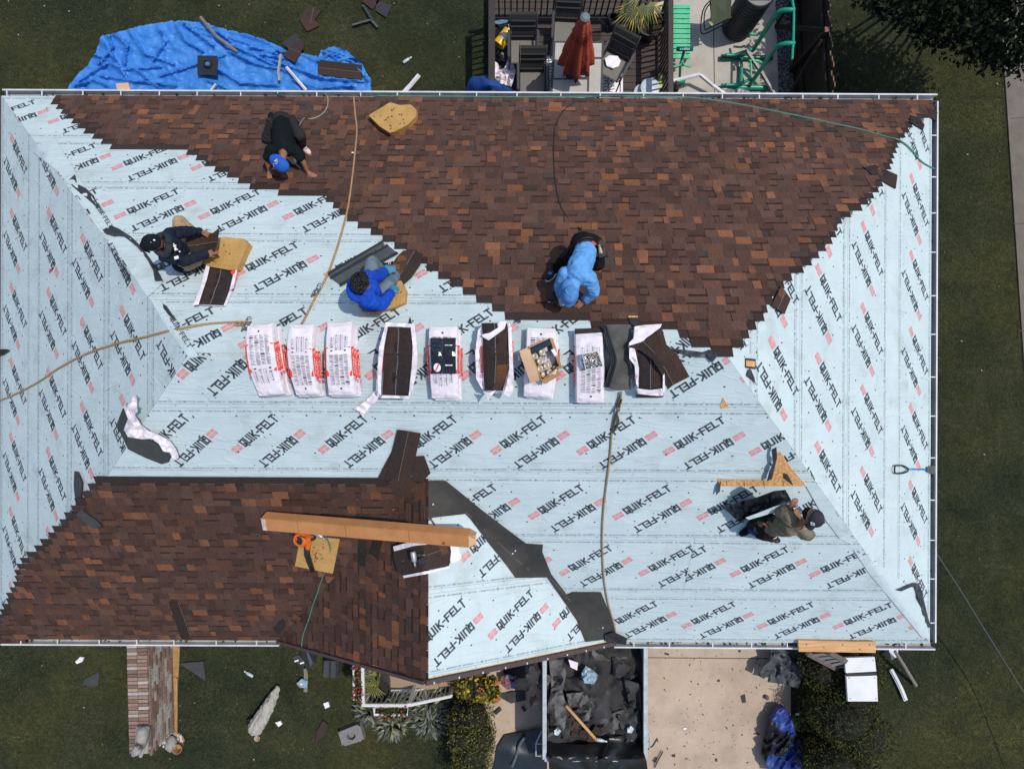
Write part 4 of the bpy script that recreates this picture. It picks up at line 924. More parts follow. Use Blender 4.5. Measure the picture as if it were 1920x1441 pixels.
line('rope_tangle', [(1163, 742, .05), (1156, 770, .05), (1160, 790, .04), (1149, 810, .04), (1155, 780, .06), (1166, 748, .06)], .012, mat('dark rope', (.09, .065, .035), .85, scale=70), 'dark doubled rope end near the black membrane', 'rope')
line('air_hose', [(700, 180), (850, 181), (1000, 182), (1110, 181), (1200, 181), (1290, 183), (1345, 189), (1400, 198), (1450, 208), (1500, 218), (1560, 231), (1615, 243), (1660, 256), (1686, 263), (1705, 277), (1728, 303), (1755, 318)], .0125, M_ghose, 'green air hose running along the back gutter to the east edge', 'hose')
line('air_hose', [(1175, 182), (1130, 181), (1095, 185), (1065, 200), (1047, 222), (1039, 250), (1038, 300), (1041, 340), (1049, 380), (1062, 405), (1085, 427), (1112, 449, .5)], .0105, M_bhose, 'black air hose curving down the brown shingles to the light blue worker', 'hose')
line('air_hose', [(600, 172), (612, 178), (615, 190), (611, 206), (598, 218), (582, 223), (570, 222), (560, 238, .3)], .0085, M_phose, 'pale hose looping from the gutter to the black shirted worker', 'hose')
line('air_hose', [(610, 1004, .25), (618, 1020, .12), (619, 1035), (614, 1056), (606, 1078), (597, 1105), (588, 1130), (579, 1160), (570, 1185), (566, 1205), (566, 1215)], .0085, M_ghose, 'dark green hose from the nail gun down to the porch edge', 'hose')
line('power_cable', [(597, 1082), (592, 1110), (584, 1130), (575, 1142), (570, 1165)], .006, M_bhose, 'thin black lead beside the dark green hose', 'cable')
# ------------------------------------------------------------------ tools on the roof
M_org = glossy('orange plastic', (.72, .14, .02), .35)
M_bpl = mat('black plastic', (.018, .018, .02), .45, spec=.5)
M_alu = mat('cast metal', (.42, .43, .42), .4, metal=.5)
bl = thing('leaf_blower', 'orange leaf blower with black nozzle lying on tan board', 'blower', R(568, 1008, .05))
b = MB(); ax_ = V((-.25, -.15, .95)); o_ = R(569, 1007, .07); b.lathe(o_, [(.02, 0), (.10, .0), (.118, .03), (.118, .09), (.095, .12), (.07, .125), (.066, .105), (.02, .10)], 22, axis=ax_, closed=True); b.tube([R(577, 1003, .14), R(578, 1014, .14), R(577, 1027, .13)], [.062, .055, .043], 10); b.bar(R(557, 1004, .12), R(563, 1018, .10), .05, .10, bev=.015); b.bar(R(560, 994, .16), R(575, 992, .16), .05, .06, bev=.012); b.build('housing', M_org, bl, autos=40)
b = MB(); b.lathe(o_, [(.066, .107), (0, .112)], 18, axis=ax_, closed=True); b.bar(R(562, 1004, .2), R(575, 1009, .2), .014, .012); b.build('grille', M_bpl, bl)
b = MB(); b.tube([R(576, 1026, .14), R(576, 1040, .1), R(581, 1055, .06), R(586, 1068, .05)], [.042, .045, .042, .036], 12); b.build('nozzle', M_bpl, bl, smooth=True)
b = MB(); b.tube(smoothpath([R(560, 996, .22), R(574, 990, .28), R(588, 1000, .22)], 4), .018); b.ball(R(586, 1005, .1), (.06, .07, .06)); b.build('handle', M_bpl, bl, smooth=True)
def nailgun(o, ang, label, s=1.0, orange=False):
    q = Matrix.Rotation(ang, 3, 'Z'); P = lambda x, y, z: o + q @ V((x * s, y * s, z * s))
    t = thing('nail_gun', label, 'nail gun', o, 'pneumatic nail guns'); m3 = q
    b = MB(); b.tube([P(0, .09, .10), P(0, .07, .10), P(0, -.04, .09), P(0, -.06, .085)], [.032 * s, .042 * s, .038 * s, .02 * s], 12); b.box(P(0, -.08, .08), (.022 * s, .06 * s, .022 * s), M=q); b.build('body', M_alu, t, autos=40)
    b = MB(); b.bar(P(.0, .05, .09), P(.13, .02, .085), .035 * s, .04 * s, bev=.01); b.build('grip', M_bpl, t)
    b = MB(); b.lathe(P(.10, -.06, .03), [(.0, 0), (.05 * s, 0), (.052 * s, .01), (.052 * s, .06), (.04 * s, .07), (0, .07)], 16); b.bar(P(.02, -.06, .06), P(.08, -.06, .06), .02, .03); b.build('magazine', M_bpl, t, autos=40)
    b = MB(); b.tube([P(0, -.10, .075), P(0, -.14, .06)], .007 * s, 8); b.tube([P(.13, .02, .085), P(.16, .015, .08)], .010 * s, 8); b.build('nose', M_steel, t)
    if orange: b = MB(); b.box(P(.01, .0, .135), (.05 * s, .05 * s, .012), M=q); b.build('orange_guard', mat('amber plastic', (.75, .33, .02), .4), t)
nailgun(R(778, 1042, .135), .15, 'small nail gun lying on the shingle stack near the porch ridge')
nailgun(R(603, 1000, .06), .9, 'nail gun beside the orange blower below the long carton')
nailgun(R(553, 305, .03), .75, 'nail gun with orange guard by the hand of the black shirted worker', 1.15, True)
nailgun(R(1051, 562, .03), 3.3, 'nail gun gripped beside the head of the light blue worker', 1.1)
# shovel hooked on the east gutter
sh = thing('shovel', 'blue handled tear-off shovel lying on the east eave', 'shovel', R(1715, 880, .03))
M_blu = glossy('blue fibreglass', (.02, .16, .50), .35)
b = MB(); b.tube([R(1703, 879, .05), R(1740, 880, .06)], .014, 10); b.build('shaft', M_blu, sh, smooth=True)
b = MB(); o_ = [(1678, 873), (1691, 872), (1700, 876), (1703, 880), (1700, 884), (1690, 887), (1678, 886)]
pp = [R(x, y, .05) for x, y in o_]; b.tube(smoothpath(pp + [pp[0]], 3), .013, 7); b.build('grip', M_bpl, sh, smooth=True)
b = MB(); b.drape([(1740, 876), (1750, 872), (1754, 874), (1755, 887), (1750, 889), (1740, 884)], R, 5, .06, .02); b.build('blade', M_steel, sh)
# ------------------------------------------------------------------ holes, tears, anchors and flaps of felt
def felt_piece(name, o, label, h=.03, m=None, amp=.03, cat='felt flap', step=5, th=.006, fr=.06, hf=None, **k):
    b = MB(); b.drape(o, R, step, hf or h, th, amp=amp, fr=fr, seed=len(label), **k); return b.build(name, m or M_pk2, label=label, cat=cat)
M_pk2 = mat('dark felt underside', (.022, .026, .034), .45, scale=6, col2=(.045, .05, .06), bump=.01, bscale=18, spec=.5)
felt_piece('felt_flap', [(126, 340), (140, 327), (145, 345), (160, 352), (175, 366), (186, 388), (182, 390), (170, 378), (150, 362)], 'small curled black felt flap on the upper west hip')
felt_piece('felt_flap', [(192, 431), (207, 422), (222, 428), (245, 443), (265, 462), (285, 490), (300, 515), (305, 526), (290, 526), (287, 507), (275, 485), (255, 460), (232, 443), (212, 441), (198, 438)], 'long twisted black felt flap along the west hip behind the dark jacketed worker', h=.05, amp=.06)
felt_piece('felt_flap', [(305, 569), (312, 573), (322, 588), (330, 599), (326, 599), (315, 589), (306, 577)], 'narrow black felt tear near the west ridge end')
felt_piece('felt_flap', [(1256, 653), (1290, 656), (1318, 660), (1330, 655), (1344, 660), (1345, 668), (1335, 680), (1325, 670), (1310, 669), (1290, 666)], 'black twisted felt flap on the ridge by the east peak', h=.05, amp=.06)
felt_piece('felt_flap', [(1715, 1094), (1723, 1092), (1729, 1110), (1735, 1135), (1741, 1160), (1748, 1178), (1743, 1176), (1732, 1152), (1722, 1120)], 'black curled felt flap at the lower east corner', h=.05, amp=.05)
felt_piece('felt_flap', [(1680, 1106), (1700, 1096), (1718, 1092), (1722, 1100), (1708, 1100), (1690, 1108)], 'thin dark felt fold running to the lower east corner flap', h=.04)
for o, l in (([(766, 608), (769, 593), (773, 608)], 'pointed black felt tear above the opened bundle'), ([(964, 606), (969, 596), (973, 602), (977, 594), (976, 606), (970, 602)], 'forked black felt tear above the carton bundle'), ([(533, 602), (537, 598), (541, 593), (538, 608), (534, 606)], 'small black felt tear between the first two bundles')):
    felt_piece('felt_tear', o, l, h=.06, amp=.0, step=3, cat='felt tear', m=M_blk)
va = thing('vent_opening', 'square hole cut through east felt to orange wood', 'opening', R(1407, 683, 0))
b = MB(); b.drape([(1398, 671), (1417, 673), (1417, 692), (1398, 689)], R, 8, .02, .012); b.build('hole_edge', M_blk, va)
b = MB(); b.drape([(1399, 675), (1416, 677), (1416, 688), (1399, 686)], R, 8, .026, .01); b.build('wood', M_osb, va)
felt_piece('felt_flap', [(1405, 690), (1409, 694), (1414, 706), (1418, 722), (1411, 712), (1402, 704)], 'black felt tongue hanging below the square hole', h=.04)
va = thing('vent_opening', 'dark notch with orange edge above the membrane', 'opening', R(1187, 600, 0))
b = MB(); b.drape([(1179, 594), (1197, 594), (1198, 608), (1190, 612), (1182, 606)], R, 8, .035, .012); b.build('hole_edge', M_blk, va)
b = MB(); b.drape([(1178, 592), (1196, 592), (1196, 595), (1178, 595)], R, 8, .042, .01); b.build('wood', M_osb, va)
# bare decking where the felt is folded back
b = MB(); b.drape([(1345, 898), (1440, 899), (1452, 880), (1456, 846), (1464, 848), (1480, 872), (1497, 893), (1512, 911), (1348, 911)], R, 8, .012, .006)
for x in (1362, 1395, 1432, 1468): b.bar(R(x, 900, .014), R(x + 1, 911, .014), .006, .004, 1)
b.build('bare_decking', [M_osb, M_foamd], label='strip of bare orange strand board where felt is folded back', cat='decking')
felt_piece('felt_flap', [(1447, 842), (1456, 838), (1457, 858), (1452, 880), (1448, 897), (1438, 902), (1442, 886), (1449, 868)], 'dark curled felt edge beside the bare decking', h=.09, amp=.04)
felt_piece('felt_flap', [(1470, 886), (1477, 889), (1485, 904), (1488, 912), (1478, 902), (1472, 896)], 'small black felt tongue lying on the bare decking', h=.03)
felt_piece('felt_flap', [(1352, 902), (1350, 921), (1342, 928), (1345, 910)], 'small blue grey felt corner at the left of the bare decking', h=.05, m=M_ink)
b = MB(); b.drape([(1350, 760), (1356, 745), (1363, 758), (1368, 765), (1352, 766)], R, 6, .012, .006); b.build('bare_decking', M_osb, label='small orange wood patch showing near the east ridge end', cat='decking')
# scraps
def scrap(o, label, m, h=.02, surf=R, amp=.01, cat='scrap', name='scrap', th=.008, step=5): b = MB(); b.drape(o, surf, step, h, th, amp=amp, fr=.1); return b.build(name, m, label=label, cat=cat)
scrap([(572, 191), (578, 187), (587, 191), (579, 198)], 'upper small slate scrap near the black shirted worker', M_bk); scrap([(572, 205), (580, 201), (591, 208), (580, 210)], 'lower small slate scrap near the black shirted worker', M_bk)
scrap([(516, 178), (525, 167), (535, 175), (532, 182)], 'dark scrap on the back gutter above the black shirted worker', M_bk, h=.04)
scrap([(1133, 1190), (1150, 1184), (1176, 1196), (1174, 1208), (1137, 1204)], 'black membrane scrap folded on the front gutter', M_bpl, h=.08, amp=.03)
scrap([(659, 285), (664, 285), (663, 287), (659, 287)], 'tiny white paper scrap on the shingles by the rope', M_wht)
scrap([(92, 506), (97, 502), (96, 508), (92, 512)], 'tiny pink scrap on the west felt', M_mag)
loose('loose_shingle', [[(316, 1128), (334, 1128), (358, 1196), (340, 1198)]], .035, 'dark slanting shingle strip lying on the lower left shingles', col=(.035, .026, .023), line=[(334, 1128), (358, 1194)], th=.012)
for i, (o, l) in enumerate((([(672, 1011), (687, 1015), (684, 1062), (672, 1058)], 'dark shingle strip under the middle of the long carton'), ([(703, 1006), (718, 1010), (708, 1048), (692, 1036)], 'slanting dark shingle strip left of the nail gun stack'), ([(550, 1148), (565, 1158), (558, 1170), (545, 1162)], 'small rust shingle tab in the front valley'), ([(512, 1178), (530, 1160), (536, 1172), (522, 1192)], 'dark shingle tab at the foot of the front valley'))):
    loose('loose_shingle', [o], .04, l, col=(.035, .027, .025) if i != 2 else (.12, .055, .032))
scrap([(-2, 655), (8, 654), (16, 655), (16, 658), (8, 663), (-2, 668)], 'black tool handle poking over the west eave', M_bpl, h=.05)
# ------------------------------------------------------------------ people
M_skin = mat('skin', (.27, .125, .070), .55, var=.1, scale=20)
M_lip = mat('lips', (.20, .065, .05), .5); M_eye = glossy('eyes', (.02, .015, .012), .2)
def cloth(name, c, bump=.010): return mat(name, c, .88, var=.28, scale=7, bump=bump * 1.5, bscale=9, ridged=True, spec=.12, detail=9)
def capsule(bm_v, bm_f, a, c, ra, rb, n=12):
    a, c = V(a), V(c); d = c - a; L = d.length
    t = d.normalized() if L > 1e-6 else V((0, 0, 1)); x = t.orthogonal().normalized(); y = t.cross(x); o = len(bm_v); rings = []
    for k in range(5): q = math.pi / 2 * k / 4; rings.append((a - t * ra * math.cos(q), ra * math.sin(q)))
    for k in range(5): q = math.pi / 2 * k / 4; rings.append((c + t * rb * math.sin(q), rb * math.cos(q)))
    for p, r in rings:
        for j in range(n): w_ = 2 * math.pi * j / n; bm_v.append(p + (x * math.cos(w_) + y * math.sin(w_)) * max(r, 1e-4))
    for i in range(len(rings) - 1):
        for j in range(n): bm_f.append([o + i * n + j, o + i * n + (j + 1) % n, o + (i + 1) * n + (j + 1) % n, o + (i + 1) * n + j])
    bm_f.append([o + j for j in range(n)][::-1]); bm_f.append([o + (len(rings) - 1) * n + j for j in range(n)])
def remeshed(vs, fs, vox, it=5):
    me = bpy.data.meshes.new('tmp'); me.from_pydata([tuple(p) for p in vs], [], fs); ob = bpy.data.objects.new('tmp', me); C.objects.link(ob)
    m = ob.modifiers.new('r', 'REMESH'); m.mode = 'VOXEL'; m.voxel_size = vox
    s = ob.modifiers.new('s', 'SMOOTH'); s.factor = .5; s.iterations = it
    dg = bpy.context.evaluated_depsgraph_get(); ev = ob.evaluated_get(dg); mm = ev.to_mesh()
    co = np.empty(len(mm.vertices) * 3); mm.vertices.foreach_get('co', co); no = np.empty(len(mm.vertices) * 3); mm.vertices.foreach_get('normal', no)
    F = [list(p.vertices) for p in mm.polygons]; ev.to_mesh_clear()
    bpy.data.objects.remove(ob); bpy.data.meshes.remove(me)
    return co.reshape(-1, 3), no.reshape(-1, 3), F
def hand(caps, wrist, tip, side, curl=.35, tag='skin'):
    """palm, four unequal bent fingers and a thumb leaving the side of the palm"""
    w_, t = V(wrist), V(tip); d = (t - w_).normalized(); up = V((0, 0, 1)); x = d.cross(up).normalized() * side; up = x.cross(d) * side
    kn = w_ + d * .085
    for s in (-.026, 0, .026): caps.append((tag, w_ + d * .02 + x * s * .7, kn + x * s, .016, .015))
    for i, (s, L) in enumerate(((-.032, .066), (-.011, .080), (.011, .086), (.032, .076))):
        k0 = kn + x * s; sp = x * s * .8; k1 = k0 + (d + sp * 3 - up * curl * .35).normalized() * L * .5; k2 = k1 + (d + sp * 3 - up * curl * 1.3).normalized() * L * .5
        caps.append((tag, k0, k1, .0105, .0095)); caps.append((tag, k1, k2, .0095, .008))
    b0 = w_ + d * .03 + x * .03; b1 = b0 + (d * .5 + x).normalized() * .035; b2 = b1 + (d * 1.2 + x * .3 - up * curl).normalized() * .034
    caps.append((tag, b0, b1, .013, .011)); caps.append((tag, b1, b2, .0105, .009))
def person(label, chains, hands, head, colors, loc):
    """chains: (clothing tag, joints, radii); one continuous body mesh grown over all of them; clothes are shells of it"""
    p = thing('person', label, 'person', loc, 'roofers at work on the roof'); caps = []
    for tag, J, r in chains:
        J = [R(*q) if not isinstance(q, V) else q for q in J]
        r = [q * .89 if q > .068 else q * .95 for q in r]
        for i in range(len(J) - 1): caps.append((tag, J[i], J[i + 1], r[i], r[i + 1]))
        if len(J) == 1: caps.append((tag, J[0], J[0], r[0], r[0]))
    for h in hands: hand(caps, R(*h[0]), R(*h[1]), h[2], h[3] if len(h) > 3 else .35, h[4] if len(h) > 4 else 'skin')
    hc_ = R(*head['at']); f = V(head['face']).normalized(); u = V(head['up']); u = (u - f * u.dot(f)).normalized(); x = f.cross(u)
    caps += [('head', hc_ + u * .03, hc_ - u * .015 + f * .01, .086, .080), ('head', hc_ - u * .06 + f * .035, hc_ - u * .085 + f * .055, .052, .034), ('head', hc_ - u * .012 + f * .092, hc_ - u * .04 + f * .108, .013, .018),
             ('head', hc_ - x * .086 - u * .02, hc_ - x * .088 + u * .015, .016, .018), ('head', hc_ + x * .086 - u * .02, hc_ + x * .088 + u * .015, .016, .018), ('head', hc_ - x * .035 + u * .022 + f * .078, hc_ + x * .035 + u * .022 + f * .078, .014, .014)]
    vs, fs = [], []
    for tag, a, c, ra, rb in caps: capsule(vs, fs, a, c, ra, rb)
    co, no, F = remeshed(vs, fs, .0095)
    best = np.full(len(co), 9e9); tg = np.zeros(len(co), int); tags = [c[0] for c in caps]
    for i, (tag, a, c, ra, rb) in enumerate(caps):
        A, B = np.array(a), np.array(c); d = B - A; L2 = d @ d; t = np.clip(((co - A) @ d) / L2, 0, 1) if L2 > 1e-9 else np.zeros(len(co))
        dist = np.linalg.norm(co - (A + t[:, None] * d), axis=1) - (ra + t * (rb - ra)); k = dist < best; best[k] = dist[k]; tg[k] = i
    def mesh(name, vv, ff, m, par=p):
        b = MB(); b.add([tuple(q) for q in vv], ff); return b.build(name, m, par, smooth=True)
    mesh('body', co, F, M_skin)
    for tag, (pn, m) in colors.items():
        sel = [f_ for f_ in F if sum(tags[tg[i]] == tag for i in f_) * 2 > len(f_)]
        if not sel: continue
        ids = sorted({i for f_ in sel for i in f_}); mp = {i: k for k, i in enumerate(ids)}
        wr = np.array([.008 * noise.noise(V(co[i]) * 12) + .011 * (1 - 2.2 * abs(noise.noise(V((co[i][0] * 9 + co[i][1] * 6, co[i][1] * 11 - co[i][0] * 4, co[i][2] * 17))))) for i in ids])
        off = np.maximum(.011 + wr, .005)
        mesh(pn, co[ids] + no[ids] * off[:, None], [[mp[i] for i in f_] for f_ in sel], m)
    for s in (-1, 1):
        b = MB(); b.ball(hc_ + x * s * .033 + u * .005 + f * .083, .011, 8); b.build('eye', M_eye, p, smooth=True)
    b = MB(); b.ball(hc_ - u * .068 + f * .088, (.022, .012, .008), 8, M=Matrix((x, f, u)).transposed()); b.build('mouth', M_lip, p, smooth=True)
    return p, hc_, f, u, x
def cap_on(p, c, f, u, x, m, brim=1, mb=None, back=1.0, patch=None, lift=.035, name='cap'):
    """a billed cap: dome of six panels, button, and a bent bill"""
    f = V(f).normalized(); u = V(u); u = (u - f * u.dot(f)).normalized(); x = f.cross(u)
    q = Matrix((x, f, u)).transposed(); b = MB(); vs = []; n = 18
    for i in range(8):
        th = math.pi / 2 * i / 7
        for j in range(n):
            a = 2 * math.pi * j / n; d = V((math.cos(a) * math.cos(th) * .105, math.sin(a) * math.cos(th) * .122, math.sin(th) * .115 + lift))
            d *= 1 - .02 * (abs(math.cos(3 * a)) < .15)
            vs.append(c + q @ d)
    b.add(vs, [[i * n + j, i * n + (j + 1) % n, (i + 1) * n + (j + 1) % n, (i + 1) * n + j] for i in range(7) for j in range(n)])
    b.ball(c + u * (.117 + lift), .010, 8)
    for (px_, py_, w_, h_, mi) in patch or []:      # sewn patches: angle round, height, size
        pts = []
        for (sx, sy) in ((-1, -1), (1, -1), (1, 1), (-1, 1)):
            a = px_ + sx * w_; th = py_ + sy * h_; pts.append(c + q @ V((math.cos(a) * math.cos(th) * .109, math.sin(a) * math.cos(th) * .126, math.sin(th) * .119 + lift)))
        b.add(pts, [[0, 1, 2, 3]], mi)
    o = b.build(name, m if isinstance(m, list) else [m], p, autos=60)
    if brim:
        b = MB(); top = []; k = 10
        for r_ in (0, .5, 1):
            for j in range(k + 1):
                a = math.pi * (.14 + .72 * j / k); d = V((math.cos(a) * (.105 + .012 * r_), math.sin(a) * (.122 + .080 * r_) * brim, lift - .004 - .022 * r_ * r_ - .035 * (math.cos(a) ** 2) * r_)); top.append(c + q @ d)
        lo = [t - u * .006 for t in top]; W = k + 1; o_ = len(top)
        F = [[i * W + j, i * W + j + 1, (i + 1) * W + j + 1, (i + 1) * W + j] for i in range(2) for j in range(k)]
        b.add(top + lo, F + [[o_ + z for z in f_[::-1]] for f_ in F] + [[2 * W + j, 2 * W + j + 1, o_ + 2 * W + j + 1, o_ + 2 * W + j] for j in range(k)])
        b.build('bill', mb or (m[0] if isinstance(m, list) else m), o, smooth=True)
    return o
def belt(p, pts, r, m, name='tool_belt'):
    b = MB(); P = [R(*q) for q in pts]; b.tube(smoothpath(P + [P[0]], 4), r, 8); return b.build(name, m, p, smooth=True)
def pouch(p, at, size, rz, m, name='tool_pouch', tools=True):
    b = MB(); o = R(*at); b.box(o, size, rz, bev=.018); q = b.build(name, m, p)
    if tools:
        b = MB(); t = Matrix.Rotation(rz, 3, 'Z')
        for k in (-.03, .02): b.tube([o + t @ V((k, 0, 0)), o + t @ V((k, .01, size[2] / 2 + .07))], .011, 7)
        b.build('tool', M_org if rz > 2 else M_bpl, q, smooth=True)
    return q
def shoe(p, a, t, m, ms, name='shoe'):
    A, T_ = R(*a), R(*t); d = T_ - A; z = SL['N'].n if A.y > RW.y else SL['S'].n; d = (d - z * d.dot(z)).normalized(); y = z.cross(d); q = Matrix((d, y, z)).transposed()
    b = MB(); b.ball(A + d * .02 + z * .02, (.075, .048, .055), 14, M=q); b.ball(A + d * .11, (.10, .050, .042), 14, M=q)
    for i in range(4): b.bar(A + d * (.05 + i * .025) + y * .022 + z * .043, A + d * (.05 + i * .025) - y * .022 + z * .043, .006, .008, 1)
    o = b.build(name, [m, ms], p, smooth=True)
    b = MB(); L = [A + d * (.07 + .145 * math.cos(w_)) + y * (.052 * math.sin(w_)) - z * .012 for w_ in [k * math.pi / 9 for k in range(18)]]; b.prism(L, .026, down=-z); b.build('sole', ms, o)
    return o
M_blkT = cloth('black t-shirt', (.006, .010, .012)); M_dpant = cloth('charcoal trousers', (.028, .026, .026)); M_navy = cloth('dark navy jacket', (.014, .020, .032), .016)
M_khaki = cloth('khaki trousers', (.36, .25, .15)); M_royal = cloth('royal blue hoodie', (.012, .065, .42), .016); M_jean = cloth('faded jeans', (.13, .17, .21))
M_sky = cloth('light blue shirt', (.125, .33, .66), .016); M_bpant = cloth('black trousers', (.010, .010, .011)); M_olive = cloth('olive t-shirt', (.17, .145, .10)); M_lea = mat('black leather', (.012, .012, .013), .55, bump=.004, bscale=30)
M_capb = cloth('blue cap', (.022, .105, .44), .003); M_capk = cloth('black cap', (.010, .014, .017), .003); M_capl = cloth('light blue hood', (.085, .225, .50), .004); M_capg = cloth('charcoal cap', (.036, .036, .045), .003)
# --- worker in black t-shirt, crouching on the shingles
ch = [('shirt', [(530, 236, .38), (531, 256, .47), (531, 274, .49)], [.155, .165, .155]), ('shirt', [(552, 281, .47), (509, 282, .47)], [.085, .085]), ('skin', [(532, 284, .47), (530, 298, .45)], [.060, .055]),
      ('shirt', [(552, 281, .47), (562, 293, .37)], [.082, .068]), ('skin', [(562, 293, .37), (569, 304, .26), (577, 323, .06)], [.050, .042, .028]),
      ('shirt', [(509, 282, .47), (504, 294, .36)], [.082, .068]), ('skin', [(504, 294, .36), (501, 304, .25), (505, 321, .06)], [.050, .042, .028]),
      ('trousers', [(532, 230, .36), (528, 230, .36)], [.165, .165]), ('trousers', [(544, 233, .34), (562, 255, .40), (566, 272, .13)], [.105, .082, .058]), ('skin', [(566, 272, .13), (568, 276, .06)], [.045, .045]),
      ('trousers', [(516, 234, .34), (502, 260, .10), (507, 234, .09)], [.105, .082, .058]), ('skin', [(507, 234, .09), (508, 226, .07)], [.045, .04])]
p, c, f, u, x = person('person in black t-shirt and blue cap crouching on brown shingles', ch, [((577, 323, .06), (590, 331, .02), 1, .15), ((505, 321, .06), (505, 336, .02), -1, .3)],
    dict(at=(529, 309, .40), face=(-.2, -.35, -.9), up=(-.3, -.9, .35)), {'shirt': ('t_shirt', M_blkT), 'trousers': ('trousers', M_dpant)}, R(530, 255))
cap_on(p, c, V((-.80, .52, .22)), V((.12, -.35, .92)), x, [M_capb, M_wht, mat('yellow patch', (.75, .48, .06))], patch=[(1.5, .98, .62, .26, 1), (1.35, .93, .30, .15, 2), (2.4, .55, .22, .13, 1)])
shoe(p, (569, 277, .06), (580, 288, .04), mat('white red shoe', (.62, .53, .50), .6, scale=30, col2=(.68, .60, .57), thr=(.35, .65)), mat('red sole', (.55, .13, .09), .5)); shoe(p, (508, 224, .06), (509, 212, .04), M_bpant, M_dpant)
belt(p, [(509, 232, .40), (520, 222, .42), (533, 219, .44), (546, 226, .42), (552, 238, .38), (530, 246, .55), (512, 242, .45)], .022, M_lea)
pouch(p, (552, 226, .36), (.09, .17, .12), .55, M_lea, tools=False); pouch(p, (508, 232, .34), (.12, .16, .14), -.4, M_dpant); 
b = MB(); b.ball(R(504, 250, .20), (.05, .055, .05), 14); b.build('knee_pad', M_wht, p, smooth=True)
# --- worker in dark jacket, sitting
ch = [('jacket', [(338, 478, .24), (326, 469, .45), (316, 461, .64)], [.155, .16, .15]), ('jacket', [(317, 440, .68), (310, 478, .68)], [.085, .085]), ('jacket', [(314, 461, .70), (305, 459, .78)], [.09, .095]), ('skin', [(308, 459, .76), (300, 458, .82)], [.058, .058]),
      ('jacket', [(317, 440, .68), (349, 434, .54), (374, 434, .44)], [.080, .062, .044]), ('skin', [(374, 434, .44), (378, 435, .43)], [.03, .03]),
      ('jacket', [(310, 478, .68), (344, 489, .50), (384, 477, .42)], [.082, .062, .044]), ('skin', [(384, 477, .42), (387, 476, .41)], [.03, .03]),
      ('trousers', [(340, 468, .22), (337, 416, .40), (372, 446, .10)], [.105, .082, .055]), ('skin', [(372, 446, .10), (376, 448, .08)], [.045, .045]),
      ('trousers', [(340, 486, .20), (366, 488, .26), (348, 500, .08)], [.10, .078, .055]), ('skin', [(348, 500, .08), (343, 502, .07)], [.045, .045])]
p, c, f, u, x = person('person in dark jacket and black cap sitting on foam pad holding a shingle', ch, [((378, 435, .43), (392, 441, .35), -1, .9), ((387, 476, .41), (404, 471, .36), 1, .3)],
    dict(at=(290, 456, .92), face=(.75, -.05, -.6), up=(.45, 0, .85)), {'jacket': ('jacket', M_navy), 'trousers': ('trousers', M_khaki)}, R(340, 478))
cap_on(p, c, V((-.97, -.1, -.15)), V((-.12, 0, 1)), V((0, 1, 0)), [M_capk, M_wht], patch=[(4.7, .75, .10, .08, 1), (4.2, 1.0, .05, .03, 1), (.9, .9, .06, .04, 1)])
b = MB(); pts = [c + V((.10 * math.cos(a) * .9 + .07, .125 * math.sin(a), -.055 + .03 * math.cos(2 * a))) for a in [i * .35 for i in range(18)]]; b.tube(pts + [pts[0]], .042, 8); b.build('hood', cloth('grey hood', (.028, .034, .040)), p, smooth=True)
b = MB()
for i in range(16):
    t = i / 15; o = R(320 + 12 * t, 453 + 18 * t, .835 - .03 * t); b.bar(o + V((rnd.uniform(-.04, .04), rnd.uniform(-.02, .02), .0)), o + V((rnd.uniform(-.04, .04), rnd.uniform(-.02, .02), .0)), .014, .01, i % 3 // 2)
b.box(R(331, 483, .735), (.05, .035, .012), .3, m=0)
b.build('back_print', [M_wht, M_pink], p)
shoe(p, (346, 504, .07), (334, 501, .05), M_navy, M_dpant); shoe(p, (376, 448, .06), (388, 450, .05), M_bpant, M_dpant)
# --- worker in royal blue hoodie, sitting
ch = [('hoodie', [(694, 560, .26), (690, 550, .42), (688, 541, .58)], [.165, .17, .155]), ('hoodie', [(690, 520, .62), (688, 562, .62)], [.088, .088]), ('skin', [(686, 539, .66), (681, 534, .76)], [.06, .056]),
      ('hoodie', [(690, 520, .62), (707, 518, .50), (721, 510, .38)], [.084, .066, .048]), ('glove', [(721, 510, .38), (724, 509, .37)], [.034, .034]),
      ('hoodie', [(688, 562, .62), (716, 571, .44), (731, 551, .37)], [.09, .070, .05]), ('glove', [(731, 551, .37), (733, 548, .36)], [.034, .034]),
      ('jeans', [(698, 542, .24), (697, 492, .42), (712, 503, .10)], [.105, .082, .058]), ('skin', [(712, 503, .10), (715, 502, .07)], [.045, .045]),
      ('jeans', [(702, 560, .24), (727, 536, .30), (742, 516, .08)], [.105, .085, .055]), ('skin', [(742, 516, .08), (744, 514, .06)], [.045, .045])]
p, c, f, u, x = person('person in royal blue hoodie with curly black hair sitting on foam pad', ch, [((724, 509, .37), (736, 504, .34), -1, .7, 'glove'), ((733, 548, .36), (741, 537, .33), 1, .9, 'glove')],
    dict(at=(676, 530, .88), face=(.85, -.12, -.45), up=(.35, 0, .9)), {'hoodie': ('hoodie', M_royal), 'jeans': ('jeans', M_jean), 'glove': ('glove', mat('teal glove', (.06, .22, .30), .7))}, R(697, 550))
b = MB(); r = random.Random(8)
for i in range(420):
    d = V((r.gauss(0, 1), r.gauss(0, 1), r.gauss(0, 1))).normalized()
    if d.dot(f) > .3 and d.dot(u) < .72: continue
    if d.dot(u) < -.45: continue
    o = c + u * .025 + V((d.x * .105, d.y * .110, d.z * .115)); b.ball(o, r.uniform(.014, .024), 6, amp=.5, fr=8)
b.build('hair', mat('black hair', (.010, .009, .009), .5, bump=.006, bscale=80, spec=.4), p, smooth=True)
